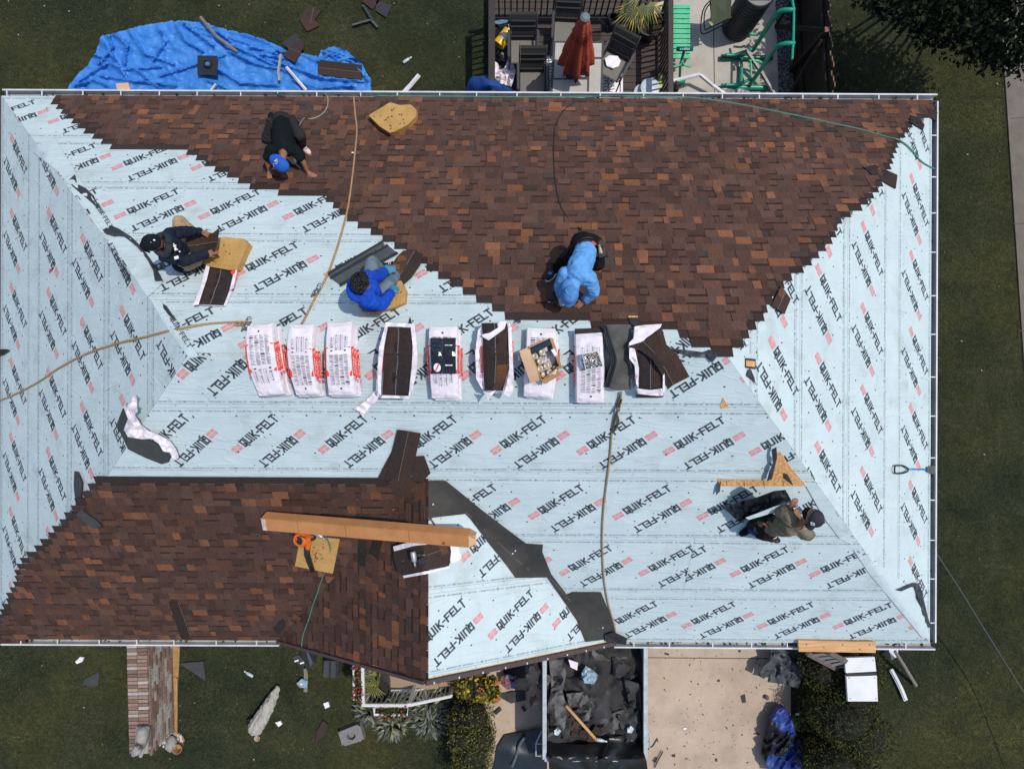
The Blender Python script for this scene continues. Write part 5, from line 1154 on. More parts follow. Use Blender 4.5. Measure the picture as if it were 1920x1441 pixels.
b = MB(); b.tube(smoothpath([R(690, 517, .72), R(672, 516, .74), R(660, 528, .74), R(656, 545, .72), R(664, 558, .70), R(686, 560, .68)], 5), [.045] * 26, 9); b.tube(smoothpath([R(680, 524, .70), R(668, 535, .70), R(672, 550, .68)], 4), .06, 9); b.build('hood', M_royal, p, smooth=True)
b = MB()
for i in range(5): b.box(R(672 + i * 1.5, 562 + i * 1.2, .53), (.014, .012, .01), .6)
b.build('back_print', M_wht, p)
shoe(p, (716, 502, .06), (728, 500, .05), M_bpant, M_wht); shoe(p, (744, 514, .05), (752, 506, .05), M_bpant, M_wht)
# --- worker in light blue shirt, bending down
ch = [('shirt', [(1097, 473, .65), (1094, 484, .68), (1087, 500, .68), (1083, 512, .64)], [.145, .15, .155, .15]), ('shirt', [(1062, 514, .60), (1104, 522, .60)], [.088, .088]), ('shirt', [(1078, 524, .60), (1073, 540, .58)], [.075, .072]),
      ('shirt', [(1105, 520, .60), (1114, 545, .36), (1098, 562, .12)], [.084, .064, .046]), ('skin', [(1098, 562, .12), (1094, 566, .09)], [.032, .032]),
      ('shirt', [(1060, 514, .60), (1050, 536, .38), (1051, 552, .16)], [.084, .064, .046]), ('skin', [(1051, 552, .16), (1051, 554, .14)], [.032, .032]),
      ('trousers', [(1092, 456, .56), (1106, 460, .56)], [.155, .155]), ('trousers', [(1088, 462, .54), (1062, 484, .38), (1043, 503, .12)], [.105, .082, .055]), ('skin', [(1043, 503, .12), (1040, 507, .07)], [.045, .045]),
      ('trousers', [(1110, 464, .54), (1122, 494, .13), (1122, 470, .10)], [.105, .085, .058]), ('skin', [(1122, 470, .10), (1122, 464, .08)], [.045, .045])]
p, c, f, u, x = person('person in light blue long sleeved shirt and hood bending over brown shingles', ch, [((1094, 566, .09), (1084, 573, .04), 1, .8), ((1051, 554, .14), (1050, 562, .10), -1, 1.2)],
    dict(at=(1069, 550, .52), face=(-.05, -.5, -.85), up=(-.1, -.85, .5)), {'shirt': ('shirt', M_sky), 'trousers': ('trousers', M_bpant)}, R(1095, 480))
cap_on(p, c, V((-.1, -.75, -.3)), V((-.03, -.35, .93)), V((1, -.1, 0)), [M_capl, M_sky], brim=.85)
b = MB(); b.ball(c + V((.0, .07, -.005)), (.118, .115, .095), 16); b.build('hood', M_capl, p, smooth=True)
b = MB()
for k in range(2): q = [c + V((.06 * math.cos(a) - .005, .02 + .055 * math.sin(a) - k * .012, .135 - .05 * abs(math.sin(a)) * k)) for a in [math.pi * (.95 + i * .14) for i in range(9)]]; b.tube(q, .008, 6)
b.build('hood_seam', M_sky, p, smooth=True)
b = MB(); b.drape([(1084, 455), (1096, 449), (1110, 450), (1119, 457), (1112, 461), (1098, 459), (1088, 461)], R, 4, .77, .06, amp=.01, fr=.1); b.build('waistband', cloth('coral waistband', (.55, .12, .08)), p)
belt(p, [(1079, 462, .62), (1086, 451, .70), (1098, 446, .74), (1110, 447, .72), (1120, 455, .64), (1110, 452, .76), (1098, 451, .80), (1088, 455, .78)], .016, M_lea)
pouch(p, (1124, 468, .55), (.12, .22, .16), .3, M_lea); pouch(p, (1087, 444, .55), (.15, .12, .14), .35, M_lea, tools=False); b = MB(); b.tube([R(1123, 460, .68), R(1127, 474, .68)], .02, 8); b.build('belt_tool', M_card2, p, smooth=True)
shoe(p, (1039, 507, .06), (1029, 520, .05), cloth('navy shoe', (.012, .035, .08), .003), M_wht); shoe(p, (1122, 464, .06), (1123, 452, .05), M_bpant, M_dpant)
# --- worker in olive t-shirt with the black sheet
ch = [('shirt', [(1446, 985, .50), (1462, 986, .63), (1480, 985, .77)], [.135, .14, .14]), ('shirt', [(1478, 970, .84), (1508, 998, .84)], [.085, .085]), ('skin', [(1494, 982, .86), (1512, 974, .97)], [.062, .058]),
      ('shirt', [(1478, 968, .84), (1464, 960, .72), ], [.084, .07]), ('shirt', [(1464, 960, .72), (1476, 955, .74)], [.066, .06]), ('skin', [(1476, 955, .74), (1482, 951, .76)], [.042, .032]),
      ('shirt', [(1508, 999, .84), (1517, 1002, .66)], [.086, .07]), ('skin', [(1517, 1002, .66), (1506, 976, .68), (1499, 968, .70)], [.05, .036, .03]),
      ('trousers', [(1440, 980, .44), (1442, 990, .44)], [.15, .15]), ('trousers', [(1438, 977, .42), (1418, 975, .34), (1408, 988, .08)], [.10, .08, .055]), ('skin', [(1408, 988, .08), (1408, 990, .06)], [.045, .045]),
      ('trousers', [(1440, 994, .42), (1424, 999, .24), (1440, 1006, .08)], [.10, .08, .055]), ('skin', [(1440, 1006, .08), (1443, 1007, .06)], [.045, .045])]
p, c, f, u, x = person('person in olive t-shirt and charcoal cap lifting a black felt sheet', ch, [((1482, 951, .76), (1489, 943, .78), 1, .9), ((1499, 968, .70), (1493, 959, .72), -1, .9)],
    dict(at=(1524, 968, 1.08), face=(-.35, .6, -.7), up=(.25, .5, .8)), {'shirt': ('t_shirt', M_olive), 'trousers': ('trousers', M_bpant)}, R(1430, 990))
cap_on(p, c, V((.1, -.9, -.35)), V((.30, -.1, .95)), V((1, .05, 0)), [M_capg, M_wht], patch=[(.25, .50, .26, .22, 1)])
b = MB(); q = [R(1502, 968, .93), R(1499, 980, .90), R(1505, 990, .90), R(1514, 989, .93)]; b.tube(smoothpath(q, 4), .010, 6); b.build('collar', M_wht, p, smooth=True)
b = MB(); b.ball(c + V((-.02, .02, -.05)), (.085, .09, .09), 12); b.build('neck_cover', M_bpant, p, smooth=True)
belt(p, [(1444, 970, .56), (1450, 982, .62), (1450, 998, .56), (1438, 1002, .40), (1434, 976, .44)], .022, M_lea)
pouch(p, (1428, 978, .46), (.15, .13, .16), 2.6, M_lea); pouch(p, (1424, 990, .36), (.14, .12, .14), .2, M_lea, tools=False); pouch(p, (1450, 1004, .34), (.08, .07, .1), .4, M_steel, 'hammer_holder', tools=False)
b = MB(); b.ball(R(1413, 995, .2), (.07, .06, .10), 12); b.build('knee_patch', mat('blue cloth', (.02, .03, .19), .8), p, smooth=True)
shoe(p, (1408, 990, .06), (1398, 996, .05), M_bpant, M_dpant); shoe(p, (1442, 1007, .06), (1452, 1010, .05), M_dpant, M_steel)
# the black sheet being lifted
b = MB()
hx = lambda x_, y_: .10 + .50 * max(0, min(1, (x_ - 1360) / 110)) * max(.3, min(1, (980 - y_) / 50))
b.drape([(1357, 952), (1395, 938), (1420, 932), (1452, 920), (1473, 918), (1484, 938), (1487, 946), (1465, 958), (1440, 965), (1410, 970), (1398, 972), (1393, 980), (1382, 975)], R, 6, hx, .012, amp=.09, fr=.05, seed=3, ridged=True)
b.build('felt_sheet_roll', glossy('glossy black felt back', (.013, .017, .022), .32, var=.3, bump=.01, bscale=12), label='black backed felt sheet being lifted by the olive shirted worker', cat='felt sheet')
b = MB(); b.drape([(1398, 970), (1420, 962), (1450, 950), (1470, 944), (1480, 944), (1474, 950), (1452, 960), (1425, 968), (1404, 974)], R, 5, .66, .01, amp=.02); b.build('felt_fold', M_felt, label='pale face of the lifted felt sheet folded over its edge', cat='felt fold')
# ------------------------------------------------------------------ behind the house: deck, patio, fence
Gz = lambda z0: (lambda x, y, h=0: G(x, y, z0 + h))
M_board = mat('brown deck boards', (.060, .042, .037), .7, var=.2, scale=3, stretch=(.3, 4, 1))
M_rail = mat('dark bronze rail', (.035, .027, .024), .5)
M_blackm = mat('black metal', (.012, .012, .013), .4, spec=.5)
M_gap = mat('board gap', (.01, .008, .008))
deck = thing('deck', 'brown board deck with black balusters behind the house', 'deck', G(1090, 60, 0))
b = MB(); b.box(G(1086, 40, .3) - V((0, 0, .03)) + V((0, 0, 0)), (3.92, 4.2, .05))
c0 = G(1086, 40, .3); y = -2.05
while y < 2.1: b.box(c0 + V((0, y, .0)), (3.90, .012, .002), m=1); y += .145
b.box(c0 - V((0, 0, .17)), (3.88, 4.18, .24), m=2)
b.build('deck_floor', [M_board, M_gap, M_rail], deck)
def railing(parent, a, c, h, gap, bal, top, w=.03, tw=.08, bot=.09):
    a, c = V(a), V(c); n = max(2, int((c - a).length / gap)); u = V((0, 0, 1))
    b = MB(); b.bar(a + u * h, c + u * h, tw, .05); b.build('top_rail', top, parent)
    b = MB(); b.bar(a + u * bot, c + u * bot, .045, .04); b.build('bottom_rail', top, parent)
    for i in range(n + 1):
        p = a.lerp(c, i / n); b = MB(); b.box(p + u * (bot + h) / 2, (w, w, h - bot)); b.build('baluster', bal, parent)
yb = G(1000, 34, .3).y
xl, xr = G(922, 90, 1.3).x, G(1258, 90, 1.3).x
railing(deck, (xl, yb, .3), (xr, yb, .3), .98, .125, M_blackm, M_rail)
railing(deck, (xl, 5.0, .3), (xl, yb - .1, .3), .98, .125, M_blackm, M_rail, tw=.13)
railing(deck, (xr, 5.0, .3), (xr, yb - .1, .3), .98, .11, M_blackm, M_rail, tw=.10)
b = MB(); p = G(1266, 164, 1.15); b.box(V((p.x, p.y, .6)), (.13, .13, 1.2)); b.lathe(V((p.x, p.y, 1.2)), [(.10, 0), (.10, .03), (.02, .09), (0, .09)], 4); b.build('post', M_rail, deck)
# sling chairs
M_sling = mat('charcoal sling fabric', (.028, .028, .029), .8, scale=60, col2=(.06, .058, .055), stretch=(1, 6, 1))
M_seat = mat('taupe sling fabric', (.15, .135, .115), .8, scale=60, col2=(.21, .19, .165), stretch=(1, 6, 1))
M_cfr = mat('dark grey frame', (.035, .037, .04), .4, spec=.5)
def sling_chair(x, y, rz, label):
    o = G(x, y, .72); o.z = .3; q = Matrix.Rotation(rz, 3, 'Z'); P = lambda a, c, z: o + q @ V((a, c, z))
    t = thing('patio_chair', label, 'chair', o, 'sling chairs on the deck'); W = .25
    def sling(name, prof, m):
        b = MB(); k = len(prof); vs = [P(s, y_, z) for (y_, z) in prof for s in (-W, -W * .5, 0, W * .5, W)]; vs2 = [p - V((0, 0, .012)) for p in vs]
        F = [[i * 5 + j, i * 5 + j + 1, (i + 1) * 5 + j + 1, (i + 1) * 5 + j] for i in range(k - 1) for j in range(4)]
        b.add(vs, [f[::-1] for f in F]); b.add(vs2, F); b.build(name, m, t)
        return prof
    sling('seat', [(-.27, .43), (-.25, .45), (0, .43), (.22, .42)], M_seat)
    bp = [(.22, .42), (.26, .52), (.29, .62), (.33, .74), (.37, .86), (.42, .97), (.46, 1.0)]
    sling('backrest', bp, M_sling)
    for z0 in (1, 3, 4): b = MB(); b.tube([P(-W, bp[z0][0] - .012, bp[z0][1]), P(W, bp[z0][0] - .012, bp[z0][1])], .014, 6); b.build('seam', M_sling, t)
    for s in (-1, 1):
        b = MB(); b.tube([P(s * .27, -.24, .42), P(s * .27, .22, .41), P(s * .27, .33, .74), P(s * .27, .46, 1.0)], .017, 7); b.build('frame', M_cfr, t, smooth=True)
        b = MB(); b.bar(P(s * .30, -.24, .64), P(s * .30, .30, .66), .05, .025, bev=.008); b.build('armrest', M_cfr, t)
        b = MB(); b.tube([P(s * .30, -.24, .64), P(s * .29, -.28, 0)], .016, 7); b.build('leg', M_cfr, t); b = MB(); b.tube([P(s * .28, .22, .41), P(s * .29, .36, 0)], .016, 7); b.build('leg', M_cfr, t)
sling_chair(981, 96, 0, 'sling chair near the back railing beside the yellow bucket')
sling_chair(1062, 62, -.05, 'sling chair half hidden behind the red closed parasol')
sling_chair(998, 156, 0, 'sling chair nearest the house left of the patio table')
sling_chair(1149, 124, -.50, 'turned sling chair with a white towel right of the table')
M_tile = mat('grey stone tile', (.36, .34, .30), .5, scale=5, col2=(.48, .45, .41), detail=10)
tb = thing('patio_table', 'square patio table with grey tile panels under red parasol', 'table', V((G(1084, 128, 1.0).x, G(1084, 128, 1.0).y, .3)))
tl, tr_, br_, bl_ = G(1037, 77, 1.02), G(1132, 78, 1.02), G(1129, 177, 1.02), G(1032, 177, 1.02)
b = MB(); b.prism([tl, tr_, br_, bl_], .05); b.build('frame', M_cfr, tb)
q2 = lambda u, v: tl.lerp(tr_, u).lerp(bl_.lerp(br_, u), v) + V((0, 0, .008))
for (u0, v0_, u1, v1_) in ((.05, .04, .28, .70), (.04, .73, .70, .96), (.74, .34, .96, .96), (.32, .04, .96, .30)):
    b = MB(); b.prism([q2(u0, v0_), q2(u1, v0_), q2(u1, v1_), q2(u0, v1_)], .01); b.build('tile_panel', M_tile, tb)
b = MB(); b.prism([q2(.32, .34), q2(.70, .34), q2(.70, .69), q2(.32, .69)], .01); b.build('middle_panel', mat('slate panel', (.05, .055, .06), .4), tb)
for u, v in ((.06, .06), (.94, .06), (.06, .94), (.94, .94)): b = MB(); p = q2(u, v); b.box(V((p.x, p.y, .64)), (.05, .05, .68)); b.build('leg', M_cfr, tb)
pa = thing('parasol', 'closed red parasol standing through the patio table', 'parasol', V((G(1080, 118, 1.35).x, G(1080, 118, 1.35).y, 1.03)))
M_coral = cloth('coral red canvas', (.42, .075, .045), .01)
o = V(pa['_o']); b = MB(); prof = [(.20, .28), (.31, .35), (.29, .50), (.24, .80), (.18, 1.1), (.14, 1.3), (.17, 1.36), (.12, 1.50), (.10, 1.66), (.05, 1.72)]; n = 32; vs = []
for i, (r_, z) in enumerate(prof):
    for j in range(n):
        a = 2 * math.pi * j / n; k = 1 + (.22 if i < 6 else .12) * math.cos(8 * a + i * .15) + .05 * math.sin(3 * a); vs.append(o + V((r_ * k * math.cos(a), r_ * k * math.sin(a), z - (.10 * math.cos(8 * a) if i < 2 else 0))))
b.add(vs, [[i * n + j, i * n + (j + 1) % n, (i + 1) * n + (j + 1) % n, (i + 1) * n + j] for i in range(len(prof) - 1) for j in range(n)]); b.build('canopy', M_coral, pa, smooth=True)
b = MB(); b.tube([o, o + V((0, 0, 1.75))], .022, 8); b.build('pole', M_cfr, pa); b = MB(); b.lathe(o + V((0, 0, 1.74)), [(.085, 0), (.09, .03), (.05, .06), (0, .065)], 8); b.build('cap', mat('grey cap', (.14, .18, .19), .5), pa)
b = MB(); b.tube([G(1088, 121, 1.04), G(1094, 122, 1.04), G(1094, 136, 1.04)], .012, 6); b.build('crank_handle', M_tile, pa)
b = MB(); b.tube([G(1082, 141, 1.04), G(1095, 144, 1.04), G(1097, 135, 1.04)], .012, 6); b.build('folded_ruler', M_tub, label='pale folded L shaped metal bar lying on patio table', cat='bar')
b = MB(); b.drape([(1134, 110), (1142, 104), (1158, 105), (1164, 114), (1160, 124), (1150, 128), (1138, 124)], G, 5, lambda x, y: .80, .05, amp=.06, fr=.09); b.build('towel', M_wht, label='crumpled white towel on the turned sling chair', cat='towel')
b = MB(); b.prism([G(1018, 105, .302), G(1168, 105, .302), G(1168, 190, .302), G(1018, 190, .302)], .004)
for x in (1023, 1163): b.bar(G(x, 106, .306), G(x, 189, .306), .02, .003, 1)
for k in range(12):
    for x0 in (1136, 1146): pts = [G(x0 + 6 * math.sin(i * .7 + k), 110 + k * 7 + i, .305) for i in range(8)]; b.tube(pts, .008, 4, 1)
    for x0 in (1026, 1031): pts = [G(x0 + 4 * math.sin(i * .7 + k), 110 + k * 7 + i, .305) for i in range(8)]; b.tube(pts, .008, 4, 1)
b.build('rug', [M_wht, M_blk], label='white outdoor rug with black trellis lines under patio table', cat='rug')
# bucket, bags, cans
M_yel = glossy('yellow plastic', (.75, .42, .01), .35)
def can(o, ax, r, L, m, name, label, cat, taper=1.0, hollow=True, parent=None):
    b = MB(); pr = [(r * taper * .96, .0), (r * .98, L * .9), (r * 1.05, L * .91), (r * 1.05, L), (r * .93, L), (r * taper * .9, .02), (0, .02)]
    b.lathe(o, pr, 20, axis=V(ax), closed=True); b.lathe(o, [(r * taper * .96, 0), (0, 0)], 20, axis=V(ax), closed=True)
    return b.build(name, m, parent, autos=40, label=label, cat=cat)
bk = can(G(953, 57, .62), (-.55, -.75, -.12), .125, .36, M_yel, 'bucket', 'yellow plastic bucket lying on its side on the deck', 'bucket', .8)
b = MB(); d = V((-.55, -.75, -.12)).normalized(); c = G(953, 57, .62) + d * .17; s = d.cross(V((0, 0, 1))).normalized(); up = s.cross(d)
for k in range(5): a = -.5 + k * .2; b.add([c + d * (-.06) + (s * math.sin(a - .3) + up * math.cos(a - .3)) * .122, c + d * .06 + (s * math.sin(a - .3) + up * math.cos(a - .3)) * .128, c + d * .06 + (s * math.sin(a - .1) + up * math.cos(a - .1)) * .128, c + d * -.06 + (s * math.sin(a - .1) + up * math.cos(a - .1)) * .122], [[0, 1, 2, 3]])
b.build('sticker', M_tub, bk)
def crumple(o, z, h, m, name, label, cat, amp=.12, fr=.1, step=4): b = MB(); b.drape(o, Gz(z), step, h, .03, amp=amp * .45, fr=fr * .8, seed=len(label), ridged=True); return b.build(name, m, label=label, cat=cat)
M_bag = glossy('black bag plastic', (.012, .012, .013), .3, var=.3)
crumple([(924, 48), (938, 40), (955, 44), (958, 58), (945, 66), (930, 72), (924, 62)], .3, .18, M_bag, 'bag', 'black plastic bag behind the yellow bucket', 'bag')
crumple([(926, 40), (940, 37), (953, 38), (950, 42), (936, 46), (927, 44)], .3, .32, mat('teal cloth', (.10, .22, .27), .7), 'cloth', 'teal cloth by the back railing', 'cloth', .05)
crumple([(931, 95), (940, 92), (946, 105), (945, 115), (934, 112)], .3, .12, M_bag, 'bag', 'small black bag below the yellow bucket', 'bag')
crumple([(923, 113), (933, 118), (938, 130), (946, 128), (953, 110), (960, 115), (967, 132), (962, 152), (958, 163), (948, 160), (938, 156), (927, 145), (924, 128)], .3, .16, M_wrap, 'wrapper', 'pinkish wrapper with red marks heaped on the deck', 'wrapper', .2)
b = MB(); pk = lambda x, y: .25 + 1.25 * max(0, 1 - math.hypot((x - 919) / 62, (y - 160) / 50)) ** .8
b.drape([(868, 190), (872, 170), (880, 150), (886, 142), (897, 144), (913, 141), (925, 146), (940, 158), (962, 168), (978, 180), (978, 195)], lambda x, y, h=0: G(x, y, h), 5, pk, .2, amp=.05, fr=.06)
b.build('canopy_tent', cloth('navy blue canvas', (.022, .075, .27), .01), label='blue peaked canvas canopy beside the deck at the gutter', cat='canopy')
b = MB(); b.lathe(G(1147, 48, .3), [(.13, 0), (.15, .2), (.11, .28), (.09, .28), (.10, .2)], 16, closed=True); b.tube(smoothpath([G(1140, 52, .4), G(1128, 42, .6), G(1122, 36, .72)], 3), [.03, .028, .026, .024, .022, .02, .02], 7); b.tube(smoothpath([G(1150, 40, .5), G(1144, 36, .7), G(1140, 42, .62)], 4), .014, 6)
b.build('watering_can', M_bpl, label='black watering can beside the back railing', cat='watering can', smooth=True)
for (x, y, r_, z) in ((1219, 163, .19, .62), (1206, 173, .17, .48)):
    pass
st = thing('step_stool', 'pale blue plastic stool with two round tops by the railing', 'stool', G(1212, 170, .3))
M_pbl = glossy('pale blue plastic', (.50, .58, .60), .4)
for x, y, r_, z in ((1219, 164, .20, .62), (1205, 174, .19, .50)):
    b = MB(); o = G(x, y, z); b.lathe(V((o.x, o.y, .3)), [(r_ * .8, 0), (r_ * .95, z - .33), (r_, z - .32), (r_, z - .3), (r_ * .85, z - .29), (0, z - .29)], 24); b.build('stool_top', M_pbl, st, autos=40)
b = MB(); b.ball(G(1236, 160, .6), (.07, .11, .02), 14); b.tube([G(1237, 152, .62), G(1241, 140, .75)], .02, 6); b.build('fly_swatter', mat('lime plastic', (.36, .45, .18), .5), label='lime green paddle leaning on the deck railing', cat='paddle', smooth=True)
# fan palm in a pot
M_frond = mat('yellow green frond', (.085, .12, .035), .6, scale=4, col2=(.24, .24, .05), thr=(.35, .65)); M_tip = mat('yellow frond tips', (.62, .40, .03), .6)
M_soil = mat('soil', (.03, .022, .017), .95, bump=.02, bscale=40)
def fan(b, o, ang, el, rad, n, spread, r):
    o = V(o); f = V((math.cos(ang) * math.cos(el), math.sin(ang) * math.cos(el), math.sin(el))); s = V((-math.sin(ang), math.cos(ang), 0)); dn = V((0, 0, -1))
    for i in range(n):
        t = (i / (n - 1) - .5) * spread; d = (f * math.cos(t) + s * math.sin(t)).normalized(); L = rad * (1 - .25 * abs(t) / spread) * r.uniform(.85, 1.1); w_ = d.cross(V((0, 0, 1))).normalized() * .011
        a, c, e = o + d * .06, o + d * L * .6 + dn * L * .05, o + d * L + dn * L * r.uniform(.15, .4)
        b.add([a - w_ * .4, a + w_ * .4, c + w_, c - w_], [[0, 1, 2, 3]], 0); b.add([c - w_, c + w_, e], [[0, 1, 2]], 1 if r.random() < .4 else 0)
def palm(at, z, r0, fans, label):
    o = G(*at, z); t = thing('potted_palm', label, 'palm', V((o.x, o.y, z)), 'potted fan palms'); o = V(t['_o'])
    b = MB(); b.lathe(o, [(r0 * .7, 0), (r0, .38), (r0 * 1.06, .40), (r0 * 1.06, .42), (r0 * .95, .42), (r0 * .9, .34)], 26, closed=True); b.build('pot', mat('dark glazed pot', (.03, .026, .025), .4, spec=.5), t, autos=40)
    b = MB(); b.lathe(o + V((0, 0, .34)), [(r0 * .92, 0), (0, .03)], 20); b.build('soil', M_soil, t)
    r = random.Random(len(label))
    for (x, y, zz, ang, el, rad, n) in fans:
        p = G(x, y, zz); b = MB(); fan(b, p, math.radians(ang), el, rad, n, 2.6, r); b.tube([o + V((0, 0, .34)), p], .012, 5); b.build('frond', [M_frond, M_tip], t)
palm((1212, 62), .3, .30, [(1192, 14, 1.4, 235, -.1, .50, 17), (1212, 4, 1.5, 285, -.15, .46, 16), (1200, -6, 1.6, 170, .2, .40, 14)], 'fan palm in a large dark pot on the deck corner')
b = MB(); b.prism([G(1229, 4, .9), G(1245, 2, .9), G(1238, 25, .9), G(1226, 27, .9)], .02); b.build('offcut', mat('cream board', (.55, .48, .38), .8), label='cream board offcut behind the potted palm', cat='board')
# green bench and exercise machines
M_mint = glossy('mint green paint', (.06, .50, .24), .45); M_teal = glossy('teal green paint', (.005, .29, .18), .35); M_dteal = glossy('dark green paint', (.004, .12, .085), .35)
be = thing('slatted_bench', 'mint green slatted bench on the patio by the deck', 'bench', G(1278, 60, .02))
for i in range(11):
    y = 12.5 + i * 9.3; b = MB(); b.prism([G(1262, y - 3.6, .48), G(1294, y - 3.6, .48), G(1294, y + 3.6, .48), G(1262, y + 3.6, .48)], .03)
    for x in (1266, 1290): b.lathe(G(x, y, .48), [(.009, .0), (.009, .003), (0, .003)], 8, 1)
    b.build('slat', [M_mint, M_dteal], be)
for x, y in ((1266, 16), (1290, 16), (1266, 102), (1290, 102)): b = MB(); p = G(x, y, .45); b.box(V((p.x, p.y, .23)), (.05, .05, .42)); b.build('leg', M_teal, be)
ts = thing('exercise_stand', 'green T shaped exercise stand with curved hand grips', 'exercise stand', G(1274, 152, .02))
b = MB(); b.tube([G(1274, 152, .08), G(1276, 120, .6), G(1283, 94, 1.05)], .028, 10); b.build('post', M_teal, ts, smooth=True)
b = MB(); b.tube([G(1269, 92, 1.08), G(1299, 92, 1.08)], .045, 12); b.build('top_bar', M_dteal, ts, smooth=True)
b = MB()
for i, x in enumerate((1276, 1280, 1283, 1286, 1289, 1292)): b.box(G(x, 92.5, 1.125), (.02, .016, .003), .2)
b.build('lettering', M_wht, ts)
for s in (-1, 1): b = MB(); b.tube(smoothpath([G(1279, 114, .8), G(1279 + s * 4, 122, .75), G(1279 + s * 13, 125, .75), G(1279 + s * 17, 125, .75)], 4), .018, 8); b.build('hand_grip', M_mint, ts, smooth=True)
b = MB(); b.tube([G(1260, 153, .08), G(1284, 153, .08)], .05, 10); b.build('foot', M_teal, ts, smooth=True)
em = thing('exercise_machine', 'large green tubular exercise walker on the patio', 'exercise machine', G(1405, 110, .02))
tub_ = lambda name, pts, r_, m, k=4: (lambda b: (b.tube(smoothpath([G(*p) for p in pts], k), r_, 10), b.build(name, m, em, smooth=True)))(MB())
tub_('base_rail', [(1352, 107, .09), (1400, 108, .09), (1448, 109, .09)], .055, M_dteal); tub_('base_rail', [(1352, 162, .09), (1400, 164, .09), (1446, 164, .09)], .055, M_teal)
tub_('cross_rail', [(1389, 110, .10), (1390, 136, .10), (1388, 160, .10)], .038, M_teal)
tub_('pole', [(1404, 162, .12), (1428, 128, .65), (1450, 95, 1.2), (1460, 86, 1.38), (1474, 82, 1.48), (1490, 82, 1.5)], .045, M_teal); tub_('pole', [(1411, 95, .12), (1430, 66, .7), (1452, 32, 1.25), (1462, 22, 1.4), (1475, 19, 1.48), (1490, 19, 1.5)], .045, M_teal)
tub_('hand_bar', [(1484, -6, 1.52), (1488, 18, 1.52), (1488, 50, 1.52), (1487, 82, 1.52), (1485, 112, 1.52)], .026, M_teal)
tub_('step_bar', [(1404, 114, .32), (1420, 114, .32), (1428, 118, .32), (1435, 121, .32)], .026, M_mint); tub_('step_bar', [(1404, 64, .42), (1418, 65, .42), (1427, 61, .45), (1433, 61, .5)], .026, M_teal); tub_('link_bar', [(1408, 116, .3), (1408, 148, .2)], .024, M_mint)
tub_('foot_bar', [(1360, 103, .22), (1376, 103, .22), (1392, 98, .28), (1410, 92, .35)], .03, M_teal); tub_('foot_bar', [(1359, 159, .22), (1376, 159, .22), (1392, 155, .26), (1410, 148, .3)], .03, M_teal)
tub_('bracket', [(1384, 116, .15), (1386, 126, .15)], .03, M_steel)
fc = thing('folding_chair', 'olive green folding lounge chair leaning on the black barrel', 'chair', G(1345, 40, .02))
b = MB(); b.prism([G(1331, -4, .75), G(1372, -12, .9), G(1370, 32, .9), G(1334, 50, .7)], .02); b.build('sling', mat('olive mesh', (.075, .09, .05), .7, scale=80), fc)
for pts in ([(1331, 2, .7), (1318, 20, .5), (1314, 60, .3), (1330, 60, .3), (1372, 38, .5)], [(1334, 4, .75), (1322, 22, .6), (1321, 54, .5), (1332, 52, .6), (1372, 32, .85)], [(1330, -6, .8), (1334, 10, .75), (1332, 52, .65)]): b = MB(); b.tube(smoothpath([G(*p) for p in pts], 3), .014, 6); b.build('frame', M_blackm, fc, smooth=True)
b = MB(); b.bar(G(1330, 42, .75), G(1336, 48, .75), .05, .02); b.build('strap', mat('pale olive', (.25, .32, .17), .7), fc)
ba = thing('barrel', 'big black ribbed barrel with grey board lid on the patio', 'barrel', G(1381, 52, .02)); o = V(ba['_o'])
b = MB(); prof = [(.30, 0)]
for i in range(14): prof += [(.32, i * .085 + .02), (.335, i * .085 + .05), (.32, i * .085 + .08)]
b.lathe(o, prof + [(.31, 1.2)], 36); b.build('barrel_body', M_bpl, ba, autos=30)
b = MB(); b.lathe(o + V((0, 0, 1.2)), [(.30, 0), (.30, .02), (0, .02)], 30)
for k in range(5): b.box(o + V((0, -.2 + k * .1, 1.222)), (.56 * math.sqrt(1 - ((-.2 + k * .1) / .3) ** 2), .01, .003), m=1)
b.build('lid', [mat('grey lid boards', (.16, .15, .145), .7, scale=4, col2=(.30, .29, .28), stretch=(1, 8, 1)), M_blk], ba)
def strip(name, pts, w_, m, label, cat='trim strip', th=.03, zz=.055, group=None):
    b = MB()
    for a, c in zip(pts, pts[1:]): zz += .005; b.bar(G(*a[:2], a[2] + zz if len(a) > 2 else zz), G(*c[:2], c[2] + zz if len(c) > 2 else zz), w_, th)
    for a, c in zip(pts, pts[1:]): b.bar(G(*a[:2], (a[2] + zz if len(a) > 2 else zz) + th * .9), G(*c[:2], (c[2] + zz if len(c) > 2 else zz) + th * .9), w_ * .25, th * .5)
    return b.build(name, m, label=label, cat=cat, group=group)
strip('trim_strip', [(1262, 152, .5), (1312, 140, .3), (1336, 160, .2), (1364, 180, .1)], .07, M_white, 'long bent white gutter strip across the patio corner')
M_zinc = mat('dull metal', (.13, .13, .14), .45, metal=.5)
strip('trim_strip', [(1399, 95, .3), (1430, 140, .2), (1455, 182, .1)], .07, M_zinc, 'dark metal strip leaning over the exercise walker')
crumple([(1345, 172), (1360, 162), (1375, 168), (1392, 166), (1412, 174), (1412, 185), (1345, 185)], .02, .10, mat('grey plastic sheet', (.23, .23, .25), .35, var=.3), 'plastic_sheet', 'crumpled grey plastic sheet on the patio beside the gutter', 'plastic sheet', .12)
